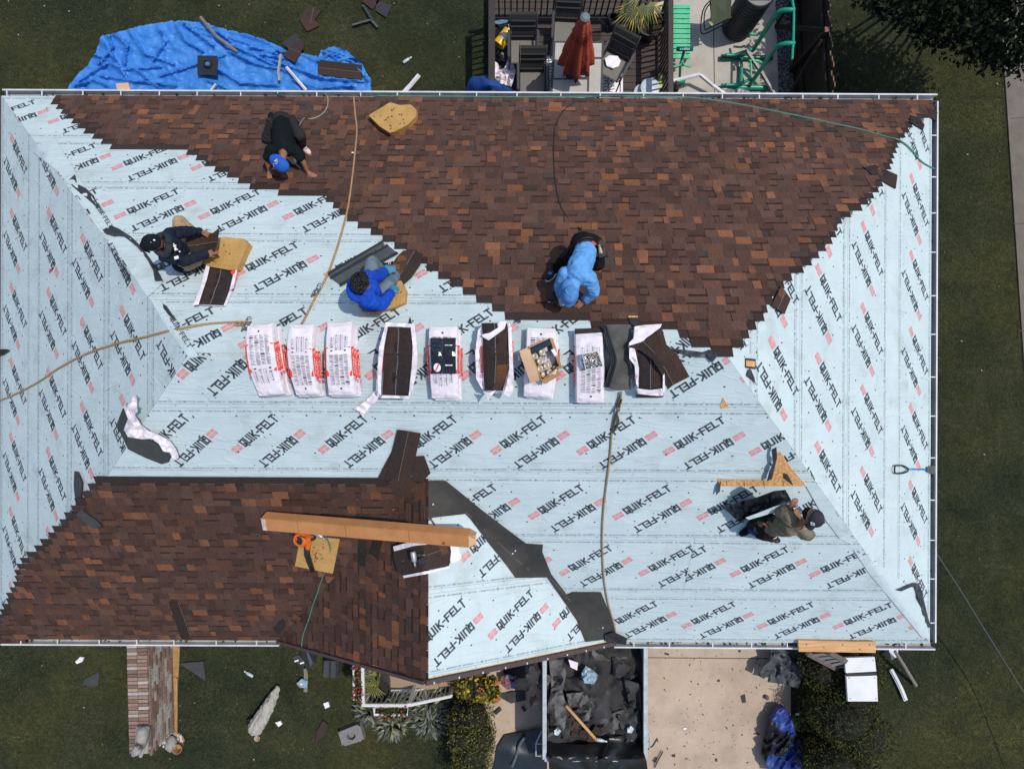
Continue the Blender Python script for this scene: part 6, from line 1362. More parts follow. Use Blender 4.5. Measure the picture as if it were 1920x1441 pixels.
# fence of weathered boards
M_wood = mat('weathered fence wood', (.030, .021, .016), .85, var=.3, scale=6, stretch=(1, 1, .2)); M_woodt = mat('pale wood edge', (.16, .10, .06), .8, var=.4, scale=12)
fe = thing('fence', 'dark weathered board fence with diagonal braces beside the patio', 'fence', G(1485, 90, 0))
f0, f1 = G(1476, -60, 0), G(1494, 250, 0); n = 28; d = (f1 - f0) / n
for i in range(n):
    p = f0 + d * (i + .5); h = 1.45 + .05 * math.sin(i * 2.1); b = MB(); s = d.normalized()
    b.add([p + s * .062 * k + V((e, 0, z)) for e in (.03, .055) for k, z in ((-1, 0), (1, 0), (1, h - .04), (.5, h), (-.5, h), (-1, h - .04))], [[0, 1, 2, 3, 4, 5], [11, 10, 9, 8, 7, 6]] + [[j, j + 6, (j + 1) % 6 + 6, (j + 1) % 6] for j in (2, 3, 4)], 0)
    b.quad(p - s * .05 + V((.03, 0, h + .002)), p + s * .05 + V((.03, 0, h + .002)), p + s * .05 + V((.055, 0, h + .002)), p - s * .05 + V((.055, 0, h + .002)), 1)  # top end of each board in a paler brown than its faces
    b.build('board', [M_wood, M_woodt], fe)
for z in (.35, 1.25): b = MB(); b.bar(f0 + V((-.01, 0, z)), f1 + V((-.01, 0, z)), .04, .09); b.build('rail', M_wood, fe)
for t in (.26, .62, .98): b = MB(); p = f0.lerp(f1, t); b.box(p + V((-.05, 0, .75)), (.10, .10, 1.5)); b.box(p + V((-.05, 0, 1.502)), (.10, .10, .006), m=1); b.build('post', [M_wood, mat('post end', (.25, .12, .08), .8)], fe)
for a, c in ((.36, .59), (.86, .64), (.36, .20)): b = MB(); p, q = f0.lerp(f1, a), f0.lerp(f1, c); b.bar(p + V((-.35, 0, .05)), q + V((-.06, 0, 1.3)), .05, .09); b.build('brace', M_wood, fe)
# ------------------------------------------------------------------ behind the house: tarpaulin and litter on the lawn
TF = folds(2, .07, .10, .016, .06, .3, .02); TC = creases([[(190, 75), (215, 110), (240, 150)], [(178, 100), (230, 130), (300, 125)], [(300, 55), (310, 80), (290, 112)], [(245, 60), (270, 100), (325, 120)], [(380, 60), (470, 100), (530, 108)], [(407, 58), (450, 90), (540, 135)], [(300, 142), (350, 126), (420, 103)], [(430, 95), (480, 120), (520, 128)], [(410, 130), (450, 155), (520, 160)], [(470, 88), (535, 97)], [(540, 120), (600, 145), (680, 152)], [(598, 112), (620, 100), (662, 116), (690, 150)], [(190, 142), (240, 150), (330, 160)], [(150, 150), (200, 118)], [(500, 110), (560, 130), (600, 142)], [(430, 70), (520, 100)], [(205, 66), (212, 90), (186, 120)], [(215, 64), (240, 84), (235, 120)], [(330, 46), (345, 75), (380, 95)], [(345, 44), (400, 85)], [(255, 130), (280, 150), (300, 166)], [(610, 98), (635, 112), (670, 108)], [(616, 94), (640, 100), (655, 104)], [(390, 150), (430, 168)], [(140, 160), (175, 150), (200, 160)], [(550, 150), (600, 165), (660, 160)]], .11, 2.4)
TH = lambda x, y: TF(x, y) + TC(x, y)
M_tarp = mat('blue tarpaulin', (.030, .175, .55), .5, scale=3, col2=(.065, .255, .64), thr=(.3, .7), bump=.03, bscale=5, ridged=True, spec=.35, stretch=(1, 1.5, 1))
b = MB()
b.drape([(122, 185), (130, 160), (145, 140), (165, 122), (178, 100), (190, 68), (215, 62), (250, 52), (290, 44), (340, 39), (380, 41), (420, 55), (470, 66), (510, 80), (545, 98), (580, 102), (596, 108), (602, 94), (625, 87), (650, 95), (680, 122), (694, 150), (696, 185)], Gz(0), 3.2, TH, .10, rag=3.0)
b.build('tarpaulin', M_tarp, label='large crumpled blue tarpaulin spread on the back lawn', cat='tarpaulin')
gs = 'torn shingles lying on the lawns'
SB = (.052, .036, .031); SG = (.045, .045, .05)
hl = lambda x, y: .06
loose('torn_shingle', [[(561, 34), (578, 8), (602, 20), (590, 38)], [(561, 34), (590, 38), (600, 48), (576, 59), (568, 48)]], .05, 'two bent brown shingles near the top edge above the tarpaulin', gs, Gz(0), col=[SB, (.07, .038, .03)], line=[(588, 14), (582, 45)])
loose('torn_shingle', [[(678, 2), (700, -6), (712, 2), (698, 18)], [(706, 0), (735, 10), (724, 33), (704, 20)]], .05, 'brown and slate shingle pair at the top edge of the lawn', gs, Gz(0), col=[SB, SG])
strip('trim_strip', [(661, 48), (696, 38), (708, 52)], .05, M_zinc, 'grey Y shaped metal strip on the lawn below the shingle pair'); strip('trim_strip', [(698, 38), (680, 10)], .05, mat('bluish metal', (.07, .09, .10), .4, metal=.5), 'dark thin metal strip pointing at the top edge shingles')
loose('torn_shingle', [[(529, 80), (553, 62), (563, 76), (541, 92)], [(541, 92), (563, 76), (572, 82), (553, 118), (530, 104)]], .24, 'folded slate and brown shingle on the upper edge of the tarpaulin', gs, Gz(0), col=[SG, SB], line=[(540, 90), (566, 100)])
loose('torn_shingle', [[(597, 112), (679, 122), (678, 136), (596, 128)], [(596, 128), (678, 136), (679, 150), (597, 140)]], .22, 'whole brown shingle lying flat on the round end of the tarpaulin', gs, Gz(0), col=[(.040, .032, .029), SB], line=[(597, 127), (678, 136)])
strip('trim_strip', [(376, 32, .22), (405, 68, .22), (444, 97, .22)], .06, mat('grey wood strip', (.20, .18, .16), .7), 'grey strip lying over the top edge of the tarpaulin')
strip('trim_strip', [(527, 102, .20), (522, 135, .20), (524, 151, .20)], .05, mat('tan metal', (.36, .33, .28), .5), 'short pale bent strip on the tarpaulin'); strip('trim_strip', [(537, 126, .20), (555, 147, .20), (574, 169, .20)], .06, M_white, 'white trim strip slanting on the tarpaulin')
strip('trim_strip', [(786, 141), (770, 160), (754, 177)], .09, M_white, 'white trim strip on the grass beside the back gutter')
strip('trim_strip', [(396, 170, .20), (405, 158, .20)], .04, M_white, 'tiny white strip near the gutter on the tarpaulin')
bl_ = thing('vent_boot', 'square black roof vent boot with round hole on the tarpaulin', 'vent boot', G(388, 122, .3))
b = MB(); b.prism([G(370, 104, .29), G(407, 105, .29), G(407, 141, .29), G(370, 140, .29)], .02); b.build('flange', M_bpl, bl_); b = MB(); b.lathe(G(390, 121, .29), [(.10, 0), (.085, .06), (.055, .07), (.05, .03)], 20, closed=True); b.lathe(G(390, 121, .29), [(.045, .03), (0, .03)], 14, 1, closed=True); b.build('collar', [M_bpl, M_tarp], bl_, autos=40)
b = MB(); b.prism([G(217, 157, .3), G(240, 155, .3), G(244, 169, .3), G(220, 170, .3)], .03); b.build('card_scrap', M_card2, label='cardboard scrap by the gutter on the tarpaulin', cat='scrap')
def bottle(x, y, a, label, z=.05):
    o = G(x, y, z); d = V((math.cos(a), math.sin(a), 0)); t = thing('water_bottle', label, 'bottle', o - V((0, 0, .03)), 'plastic water bottles on the ground')
    b = MB(); b.lathe(o - d * .1, [(.028, 0), (.032, .01), (.032, .13), (.014, .18), (.014, .2), (0, .2)], 14, axis=d); b.build('bottle_body', glossy('clear bluish plastic', (.45, .52, .54), .15), t, smooth=True)
    b = MB(); b.lathe(o + d * .10, [(.016, 0), (.016, .02), (0, .02)], 12, axis=d); b.build('cap', M_wht, t); b = MB(); b.lathe(o - d * .05, [(.033, 0), (.033, .05)], 14, axis=d, closed=True); b.build('label_band', M_pbl, t)
bottle(763, 113, .6, 'plastic bottle on the back lawn above the white trim strip'); bottle(467, 1263, 2.6, 'plastic bottle on the front lawn by the brick wall')
# ------------------------------------------------------------------ trees, hedges, shrubs
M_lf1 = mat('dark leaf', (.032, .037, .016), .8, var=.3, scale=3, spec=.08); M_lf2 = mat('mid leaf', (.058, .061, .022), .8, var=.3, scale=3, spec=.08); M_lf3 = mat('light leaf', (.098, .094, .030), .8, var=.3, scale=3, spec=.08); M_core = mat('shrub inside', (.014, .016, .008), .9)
M_bark = mat('bark', (.06, .045, .035), .9, bump=.02, bscale=20)
def blobpts(blobs, n, r, shell=.35):
    out = []; W = [a * b_ * c_ for _, (a, b_, c_) in blobs]; tot = sum(w_ ** .67 for w_ in W)
    for (c, rad), w_ in zip(blobs, W):
        for i in range(int(n * w_ ** .67 / tot)):
            d = V((r.gauss(0, 1), r.gauss(0, 1), r.gauss(0, 1))).normalized(); k = 1 - shell * abs(r.gauss(0, .6)); k *= 1 + .22 * noise.noise(d * 3.1 + V(c)) + .10 * noise.noise(d * 9 + V(c))
            p = V(c) + V((d.x * rad[0], d.y * rad[1], d.z * rad[2])) * k
            if p.z > .02: out.append(p)
    return out
def shrub(name, label, cat, base, blobs, n, size, seed, trunk=None, group=None, mats=None, aspect=.5, core=True):
    r = random.Random(seed); t = thing(name, label, cat, base, group); b = MB(); P = blobpts(blobs, n, r)
    b.leaves(P, size, [0, 0, 1, 1, 1, 2, 2], rs=r, aspect=aspect); b.build('foliage', mats or [M_lf1, M_lf2, M_lf3], t)
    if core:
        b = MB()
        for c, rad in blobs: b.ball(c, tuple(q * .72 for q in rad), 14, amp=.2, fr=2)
        b.build('dark_core', M_core, t)  # solid dark ellipsoids under the leaf shell, one per blob
    b = MB(); base = V(base)
    for pts in trunk or [[base, base + V((.02, .01, .35))]]: b.tube(pts, [.05 - .03 * i / max(1, len(pts) - 1) for i in range(len(pts))], 7)
    b.build('trunk', M_bark, t)
    return t
tc = G(1790, -20, 4.0)
bl0 = []
r = random.Random(12)
for (x, y, z, s) in ((1700, -20, 3.2, .7), (1760, 10, 3.0, .75), (1820, 25, 3.2, .8), (1880, 40, 3.4, .85), (1930, 60, 3.6, .8), (1790, -50, 4.4, 1.0), (1880, -30, 4.8, 1.1), (1960, -10, 4.8, 1.1), (1640, -45, 3.4, .6), (1850, 62, 3.0, .42), (1905, 88, 3.0, .35)): bl0.append((G(x, y, z * .62), (s * 1.15, s * 1.15, s * .55)))
tb_ = V((G(1860, -90, 0).x, G(1860, -90, 0).y, 0))
shrub('broadleaf_tree', 'dark leafy tree overhanging the lawn at the top right corner', 'tree', tb_, bl0, 9000, .115, 3, trunk=[[tb_, tb_ + V((0, -.1, 1.2)), tb_ + V((.1, -.3, 2.3))]] + [[tb_ + V((0, -.1, 1.2)), tb_.lerp(V(c), .5) + V((0, 0, .7)), V(c)] for c, _ in bl0[:8]], mats=[mat('tree leaf dark', (.008, .011, .007), .85, var=.3, spec=.05), mat('tree leaf', (.014, .019, .011), .85, var=.3, spec=.05), mat('tree leaf light', (.028, .036, .018), .85, var=.3, spec=.05)], aspect=.6, core=False)
def hb(lst): return [(G(x, y, z), (rx, ry, rz)) for x, y, z, rx, ry, rz in lst]
shrub('hedge', 'tall rounded dark hedge between the front steps and the trailer', 'hedge', G(885, 1375, 0), hb([(883, 1345, .75, .50, .42, .62), (886, 1400, .75, .50, .50, .66), (884, 1445, .7, .48, .42, .62), (872, 1372, .95, .36, .36, .42), (900, 1380, .9, .36, .40, .42)]), 15000, .042, 5, mats=[M_lf1, mat('hedge leaf', (.085, .088, .028), .8, var=.3, spec=.08), mat('hedge leaf light', (.20, .18, .045), .8, var=.3, spec=.08)])
gsr = 'dense dark shrubs beside the driveway'
shrub('evergreen_shrub', 'largest dark evergreen shrub, below the white platform', 'shrub', G(1588, 1345, 0), hb([(1580, 1335, .8, .72, .66, .75), (1612, 1372, .75, .62, .55, .65), (1545, 1325, .6, .48, .5, .55), (1600, 1310, .9, .5, .42, .5)]), 15000, .045, 6, group=gsr)
shrub('evergreen_shrub', 'dark evergreen shrub cut by the bottom edge of the picture', 'shrub', G(1565, 1425, 0), hb([(1560, 1432, .7, .70, .48, .62), (1600, 1440, .65, .5, .45, .55), (1530, 1420, .5, .40, .35, .45)]), 8000, .045, 7, group=gsr)
shrub('evergreen_shrub', 'dark evergreen shrub under the plank and ladder', 'shrub', G(1580, 1250, 0), hb([(1545, 1250, .7, .55, .50, .62), (1590, 1255, .75, .55, .5, .65), (1618, 1250, .7, .42, .50, .6)]), 10000, .045, 8, group=gsr)
M_ya = mat('yellow green leaf', (.20, .17, .02), .55, var=.35, scale=4); M_yb = mat('golden leaf', (.38, .27, .03), .55, var=.3, scale=4); M_yc = mat('deep green leaf', (.05, .06, .012), .6, var=.3)  # the last one is a deep green, picked at random per leaf
shrub('golden_shrub', 'yellow leaved shrub with orange blossoms beside the porch steps', 'shrub', G(885, 1287, 0), hb([(873, 1283, .8, .26, .26, .3), (895, 1290, .8, .30, .26, .3), (915, 1288, .7, .26, .26, .3), (925, 1300, .6, .18, .18, .22)]), 1500, .085, 9, mats=[M_yc, M_ya, M_yb], aspect=.65)
b = MB(); r = random.Random(4)
for (x, y) in ((900, 1297), (930, 1311), (932, 1278)):
    for k in range(14): b.ball(G(x + r.gauss(0, 4), y + r.gauss(0, 4), 1.0), .022, 6)
b.build('blossom', mat('orange blossom', (.45, .17, .05), .7), C.objects['golden_shrub'], smooth=True) if False else b.build('blossom_cluster', mat('orange blossom', (.45, .17, .05), .7), label='clusters of orange blossoms on the golden shrub', cat='blossoms', kind='stuff', smooth=True)
# ------------------------------------------------------------------ front lawn
M_brick = mat('brick faces', (1, 1, 1), .9, var=.3, scale=30, attr=True, bump=.006, bscale=60, thr=(.3, .7)); M_mort = mat('mortar', (.27, .235, .20), .95, var=.2, scale=20)
wa, wb = G(256, 1180, .9), G(262, 1413, .9); wa.z = wb.z = 0
bw = thing('brick_wall', 'low garden wall of worn brown and whitish bricks', 'wall', (wa + wb) / 2)
u = (wb - wa).normalized(); s = V((-u.y, u.x, 0)); L = (wb - wa).length
if s.x < 0: s = -s
b = MB(); b.bar(wa + V((0, 0, .44)), wb + V((0, 0, .44)), .40, .88); b.build('mortar_core', M_mort, bw)
b = MB(); r = random.Random(6); B1 = [(.21, .135, .10), (.26, .175, .135), (.17, .11, .085), (.31, .22, .175)]; Wt = (.38, .35, .315)
t = .04
while t < L:
    for k in (-1, 1):
        c = jit(r.choice(B1), .15, r) if r.random() < .82 else jit(Wt, .1, r)
        b.box(wa + u * t + s * k * .105 + V((0, 0, .885 + r.uniform(-.004, .004))), (.062, .20, .05), math.atan2(u.y, u.x), col=c)
    t += .075
b.build('cap_bricks', M_brick, bw)
b = MB()
for side in (1, -1):
    for i in range(11):
        t = .05 + (i % 2) * .1
        while t < L:
            wht = noise.noise(V((t * 1.2, i * .35, 3))) > .05 and side == 1; c = jit(Wt if wht and r.random() < .8 else r.choice(B1), .15, r)
            b.box(wa + u * t + s * side * .195 + V((0, 0, .045 + i * .077)), (.195, .03, .064), math.atan2(u.y, u.x), col=c); t += .207
for i in range(11):
    for k in (-.1, .1): b.box(wb + s * k + u * .0 + V((0, 0, .045 + i * .077)), (.03, .19, .064), math.atan2(u.y, u.x), col=jit(r.choice(B1), .15, r))
b.build('side_bricks', M_brick, bw)
# stone animal lying on the wall end
M_stone = mat('grey cast stone', (.24, .22, .20), .9, scale=8, col2=(.38, .355, .325), bump=.01, bscale=40, thr=(.3, .7), detail=9)
vs, fs = [], []; sx = lambda x, y, z: G(x, y, z)
for a, c, ra, rb in ((sx(268, 1372, 1.02), sx(264, 1395, 1.05), .12, .11), (sx(264, 1395, 1.06), sx(260, 1402, 1.18), .11, .08), (sx(257, 1406, 1.24), sx(252, 1412, 1.22), .10, .06), (sx(258, 1398, .96), sx(250, 1414, .95), .045, .04), (sx(269, 1400, .96), sx(264, 1416, .95), .045, .04), (sx(274, 1366, .98), sx(273, 1384, .96), .07, .05), (sx(262, 1366, .98), sx(259, 1384, .96), .07, .05), (sx(270, 1362, .96), sx(276, 1376, 1.0), .025, .02), (sx(254, 1400, 1.30), sx(253, 1402, 1.33), .03, .02), (sx(262, 1404, 1.30), sx(262, 1406, 1.33), .03, .02)): capsule(vs, fs, a, c, ra, rb)
co, no, F = remeshed(vs, fs, .014, 3); b = MB(); b.add([tuple(q) for q in co], F); b.prism([sx(255, 1362, .945), sx(278, 1362, .945), sx(277, 1412, .945), sx(252, 1412, .945)], .03)
b.build('stone_animal', M_stone, label='grey stone animal figure lying on the end of the brick wall', cat='statue', autos=60)
b = MB(); r = random.Random(2)
for i in range(420):
    a, q = r.uniform(0, 6.28), math.sqrt(r.random()); b.ball(G(324 + 21 * q * math.cos(a), 1389 + 17 * q * math.sin(a), .02), r.uniform(.012, .03), 6, m=r.choice([0, 0, 1, 2]))
b.build('pebbles', [mat('white pebble', (.55, .53, .50)), mat('grey pebble', (.25, .24, .23)), mat('ochre pebble', (.42, .24, .10))], label='white and ochre pebbles around stone and pot at the wall end', cat='pebbles', kind='stuff', smooth=True)
b = MB(); b.ball(G(321, 1393, .12), (.12, .17, .12), 16, amp=.3); b.build('boulder', M_stone, label='rounded stone in the pebble bed beside the brick wall', cat='stone', smooth=True)
can(G(338, 1396, .02), (.1, .05, 1), .10, .17, mat('ochre clay pot', (.36, .19, .08), .8), 'clay_pot', 'small ochre clay pot in the pebble bed', 'pot', .75)
strip('wood_stake', [(332, 1271), (331, 1317)], .035, mat('pale stake', (.42, .27, .13), .8), 'thin pale wooden stake lying beside the dirt strip', 'stake')
vs, fs = [], []
for a, c, ra, rb in ((G(480, 1362, .16), G(490, 1346, .20), .17, .16), (G(490, 1346, .20), G(506, 1318, .18), .16, .125), (G(506, 1318, .18), G(520, 1290, .14), .125, .06), (G(506, 1316, .28), G(514, 1300, .2), .05, .03), (G(487, 1352, .3), G(500, 1326, .27), .05, .03), (G(476, 1358, .2), G(480, 1350, .2), .06, .05)): capsule(vs, fs, a, c, ra, rb)
co, no, F = remeshed(vs, fs, .014, 3); b = MB(); b.add([tuple(V(p) * 1 + V(n_) * (.03 * noise.noise(V((p[0] * 14 + p[1] * 8, p[1] * 5 - p[0] * 9, p[2] * 18))))) for p, n_ in zip(co, no)], F)
b.build('driftwood_log', mat('bleached driftwood', (.30, .275, .24), .85, scale=7, col2=(.50, .47, .42), bump=.02, bscale=25, stretch=(3, 1, 3), thr=(.3, .65)), label='bleached driftwood log lying on the front lawn', cat='log', smooth=True)
crumple([(461, 1352), (470, 1345), (476, 1356), (473, 1367), (465, 1370)], 0, .14, M_bag, 'bag', 'shiny black bag scrap at the thick end of the log', 'bag', .12, .2, 3)
b = MB(); b.lathe(G(486, 1378, .01), [(.035, 0), (.055, .12), (.06, .12), (.06, .11)], 16, closed=True); b.lathe(G(486, 1378, .09), [(.046, 0), (0, 0)], 14, 1, closed=True); b.build('cup', [mat('cream paper cup', (.60, .50, .35), .7), mat('coffee', (.03, .02, .012), .3)], label='cream paper cup standing near the driftwood log', cat='cup', autos=40)
for o, l, m in (([(141, 1240), (150, 1231), (157, 1232), (154, 1240), (144, 1244)], 'pale pink wrapper scrap left of the brick wall', M_wrap), ([(606, 1318), (615, 1315), (618, 1324), (610, 1328)], 'pink wrapper scrap above the slate shingle on the front lawn', M_wrap), ([(516, 1354), (525, 1351), (529, 1357), (522, 1362)], 'pink wrapper scrap beside the driftwood log', M_wrap)):
    crumple(o, 0, .05, m, 'wrapper_scrap', l, 'scrap', .04, .2, 3)
loose('torn_shingle', [[(155, 1284), (160, 1272), (187, 1258), (183, 1285)]], .04, 'grey striped shingle piece left of the brick wall', gs, Gz(0), mtl=M_bk)
loose('torn_shingle', [[(336, 1243), (381, 1239), (386, 1276)]], .04, 'triangular slate shingle piece right of the brick wall', gs, Gz(0), mtl=M_bk)
loose('torn_shingle', [[(605, 1350), (615, 1358), (608, 1380), (590, 1393), (594, 1370)]], .05, 'curled brown shingle piece left of the grey vent block', gs, Gz(0), col=SB)
loose('torn_shingle', [[(684, 1344), (692, 1340), (697, 1360), (688, 1358)]], .04, 'small slate piece below the hanging flower box', gs, Gz(0), mtl=M_bk); loose('torn_shingle', [[(714, 1360), (722, 1352), (719, 1380), (709, 1378)]], .04, 'long slate piece right of the grey vent block', gs, Gz(0), mtl=M_bk)
loose('torn_shingle', [[(548, 1231), (560, 1227), (572, 1240), (570, 1247), (558, 1243)]], .05, 'dark shingle scrap with white edge under the porch eave', gs, Gz(0), mtl=M_bk)
b = MB()
for y0 in (1238, 1242): b.box(G(556 + (y0 - 1238) * 2.6, y0, .07), (.09, .03, .01), .3)
b.build('paper_scrap', M_wht, label='white paper scraps on the dark shingle under the porch eave', cat='scrap')
strip('wood_strip', [(573, 1252), (574, 1272), (573, 1296)], .08, mat('grey wood strip', (.20, .18, .16), .7), 'short grey wood strip beside the blue plastic bag', 'strip')
crumple([(556, 1281), (565, 1272), (577, 1276), (575, 1288), (562, 1289)], 0, .10, glossy('pale blue plastic film', (.28, .40, .48), .3), 'plastic_bag', 'crumpled pale blue plastic bag on the front lawn', 'bag', .12, .15, 3)
cr = thing('black_crate', 'black box with lid lying open on the grass by the porch', 'crate', G(622, 1254, 0))
b = MB(); b.prism([G(607, 1238, .22), G(635, 1239, .22), G(633, 1270, .22), G(606, 1269, .22)], .2); b.build('crate_body', M_bk, cr); b = MB()
for x in (619, 632): b.bar(G(x, 1240, .23), G(x - 1, 1269, .23), .03, .02)
b.build('crate_rib', M_bpl, cr)
b = MB(); b.prism([G(563, 1216, 1.2), G(574, 1222, 1.2), G(583, 1258, .9), G(576, 1258, .9)], .05); b.prism([G(577, 1219, 1.2), G(590, 1226, 1.2), G(591, 1240, 1.0), G(586, 1240, 1.0)], .05); b.prism([G(574, 1222, 1.19), G(577, 1219, 1.19), G(586, 1240, 1.0), G(580, 1258, .9)], .03, 1)
b.tube([G(572, 1235, .02), G(573, 1235, 1.0)], .03, 6, 0); b.build('trash_bin', [M_bpl, M_zinc], label='narrow black bin poking out below the porch eave', cat='bin')
vb = thing('vent_block', 'grey metal roof vent with round hole on the front lawn', 'vent', G(658, 1378, 0)); qv = [G(634, 1372, .16), G(674, 1356, .16), G(683, 1387, .16), G(642, 1399, .16)]
M_vent = mat('grey vent metal', (.19, .185, .175), .6, var=.1, scale=8)
cv = sum(qv, V()) / 4; ring = [cv + V((.095 * math.cos(i * math.pi / 12), .095 * math.sin(i * math.pi / 12), 0)) for i in range(24)]
outer = []
for i in range(24):
    d = V((math.cos(i * math.pi / 12), math.sin(i * math.pi / 12), 0)); best = 9
    for k in range(4):
        a, c = qv[k], qv[(k + 1) % 4]; e = c - a; den = d.x * e.y - d.y * e.x
        if abs(den) > 1e-6:
            tt = ((a.x - cv.x) * e.y - (a.y - cv.y) * e.x) / den; ss = ((a.x - cv.x) * d.y - (a.y - cv.y) * d.x) / den
            if tt > 0 and -.001 <= ss <= 1.001: best = min(best, tt)
    outer.append(cv + d * best)
b = MB(); b.add(ring + outer, [[i, 24 + i, 24 + (i + 1) % 24, (i + 1) % 24] for i in range(24)])
for k in range(4): b.add([qv[k], qv[(k + 1) % 4], qv[(k + 1) % 4] - V((0, 0, .16)), qv[k] - V((0, 0, .16))], [[0, 1, 2, 3]]); 
b.build('vent_hood', M_vent, vb)
b = MB(); lo = [p - V((0, 0, .10)) for p in ring]; b.add(ring + lo, [[i, (i + 1) % 24, 24 + (i + 1) % 24, 24 + i] for i in range(24)] + [[24 + i for i in range(24)]]); b.build('vent_hole', M_vent, vb)
for k in range(4): b = MB(); b.lathe(qv[k].lerp(cv, .15), [(.012, 0), (.012, .004), (0, .004)], 8); b.build('bolt', M_zinc, vb)
# ------------------------------------------------------------------ porch: floor, railing, planters
M_agg = mat('exposed aggregate', (.24, .165, .11), .9, scale=40, col2=(.42, .31, .22), bump=.006, bscale=80)
b = MB(); b.prism([G(690, 1180, .6), G(800, 1180, .6), G(800, 1293, .6), G(697, 1293, .6)], .6); b.build('porch_floor', M_agg, label='tan aggregate porch floor below the porch eave', cat='porch')
b = MB()
for i in range(3): b.prism([G(800 + i * 22, 1180, .6 - i * .17), G(822 + i * 22, 1180, .6 - i * .17), G(822 + i * 22, 1290 - i * 5, .6 - i * .17), G(800 + i * 22, 1292 - i * 5, .6 - i * .17)], .5 - i * .15)
b.build('porch_steps', M_agg, label='three tan steps going down from the porch to the right', cat='steps')
M_wp = mat('white rail paint', (.62, .62, .61), .5, var=.08, spec=.5)
pr = thing('porch_railing', 'white porch railing with balusters and a sloping stair part', 'railing', G(735, 1300, 0))
def prail(a0, a1, b0, b1, n, sub=False):
    a0, a1, b0, b1 = [G(*q) for q in (a0, a1, b0, b1)]
    b = MB(); b.bar(a0, a1, .06, .05, bev=.01); b.build('top_rail', M_wp, pr); b = MB(); b.bar(b0, b1, .045, .04); b.build('bottom_rail', M_wp, pr)
    for i in range(n): t = (i + .5) / n; b = MB(); b.bar(a0.lerp(a1, t), b0.lerp(b1, t), .022, .022); b.build('baluster', M_wp, pr)
prail((680, 1246, 1.3), (681, 1321, 1.3), (693, 1228, .7), (694, 1294, .7), 9); prail((681, 1321, 1.3), (767, 1321, 1.3), (694, 1294, .7), (779, 1294, .7), 10); prail((767, 1321, 1.3), (846, 1304, .8), (779, 1294, .7), (848, 1281, .15), 9)
for (x, y) in ((681, 1321), (767, 1321), (680, 1246)): b = MB(); p = G(x, y, 1.32); b.bar(p, V((p.x, p.y, .1)), .07, .07); b.build('post', M_wp, pr)
b = MB(); b.bar(G(846, 1304, .82), G(848, 1281, .12), .05, .05); b.build('post', M_wp, pr)
M_fl = mat('red flowers', (.42, .03, .015), .6); M_ff = mat('orange flowers', (.5, .16, .03), .6)
def flowerbox(pts, z, label, seed, fl):
    P = [G(x, y, z) for x, y in pts]; t = thing('flower_box', label, 'flower box', sum(P, V()) / 4 - V((0, 0, .2)), 'flower boxes on the porch railing'); b = MB()
    b.tube(P + [P[0]], .028, 8); b.build('rim', M_wp, t, smooth=True)
    b = MB(); c = sum(P, V()) / 4; lo = [c + (p - c) * .9 - V((0, 0, .17)) for p in P]; b.add(P + lo, [[i, (i + 1) % 4, 4 + (i + 1) % 4, 4 + i] for i in range(4)] + [[4, 5, 6, 7]]); b.prism([c + (p - c) * .95 - V((0, 0, .06)) for p in P], .02, 1); b.build('box', [M_wp, M_soil], t)
    r = random.Random(seed); Q = []; Fl = []
    for i in range(260): q = P[0].lerp(P[1], r.uniform(.05, .95)).lerp(P[3].lerp(P[2], r.uniform(.05, .95)), r.random()) + V((r.gauss(0, .05), r.gauss(0, .05), r.uniform(-.05, .16))); Q.append(q)
    b = MB(); b.leaves(Q, .07, [0, 1, 2, 0], rs=r); 
    for q in r.sample(Q, fl): b.ball(q + V((0, 0, .03)), .022, 6, m=3)
    f_ = b.build('flowers', [M_lf2, M_lf3, M_yc, M_fl], t); f_['kind'] = 'stuff'
flowerbox([(663, 1247), (679, 1247), (679, 1311), (664, 1311)], 1.25, 'white flower box with red flowers hanging left of the railing', 3, 26); flowerbox([(701, 1324), (765, 1324), (764, 1339), (702, 1339)], 1.25, 'white flower box hanging from the front of the railing', 4, 10)
palm((716, 1274), .6, .26, [(708, 1270, 1.25, 190, -.1, .34, 13), (704, 1284, 1.2, 235, -.1, .40, 14), (712, 1262, 1.3, 130, .1, .26, 11)], 'fan palm in a round dark pot on the front porch')
M_ho1 = mat('hosta leaf', (.05, .06, .035), .6, var=.3); M_ho2 = mat('hosta pale leaf', (.24, .23, .12), .6, var=.3); M_ho3 = mat('silver leaf', (.14, .15, .13), .6, var=.3)
def hosta(x, y, rad, n, label, ms, seed, z=.15):
    r = random.Random(seed); o = G(x, y, 0); b = MB()
    for i in range(n):
        a = r.uniform(0, 6.28); q = rad * math.sqrt(r.random()); p = o + V((q * math.cos(a), q * math.sin(a), z + .18 * (1 - q / rad))); d = V((math.cos(a), math.sin(a), r.uniform(-.3, .5))).normalized(); s = V((-d.y, d.x, 0)).normalized() * r.uniform(.018, .03); L = r.uniform(.14, .24)
        m = r.choice([0, 0, 1, 2]); b.add([p, p + d * L * .5 + s + V((0, 0, .03)), p + d * L, p + d * L * .5 - s + V((0, 0, .03))], [[0, 1, 2, 3]], m)
    b.build('leafy_plant', ms, label=label, cat='plant', group='leafy plants in front of the porch')
hosta(700, 1322, .26, 110, 'striped leafy plant at the porch corner below the railing', [M_ho1, M_ho2, M_ho3], 1); hosta(742, 1312, .34, 150, 'striped leafy plants behind the front railing', [M_ho1, M_ho2, M_ho1], 2); hosta(740, 1345, .30, 120, 'leafy plant under the front flower box', [M_ho1, M_ho2, M_ho3], 3); hosta(805, 1308, .36, 170, 'striped leafy plants behind the stair railing', [M_ho1, M_ho2, M_ho1], 4); hosta(810, 1335, .34, 190, 'silvery leafy plant beside the hedge', [M_ho1, M_ho3, M_ho3], 5)
b = MB()
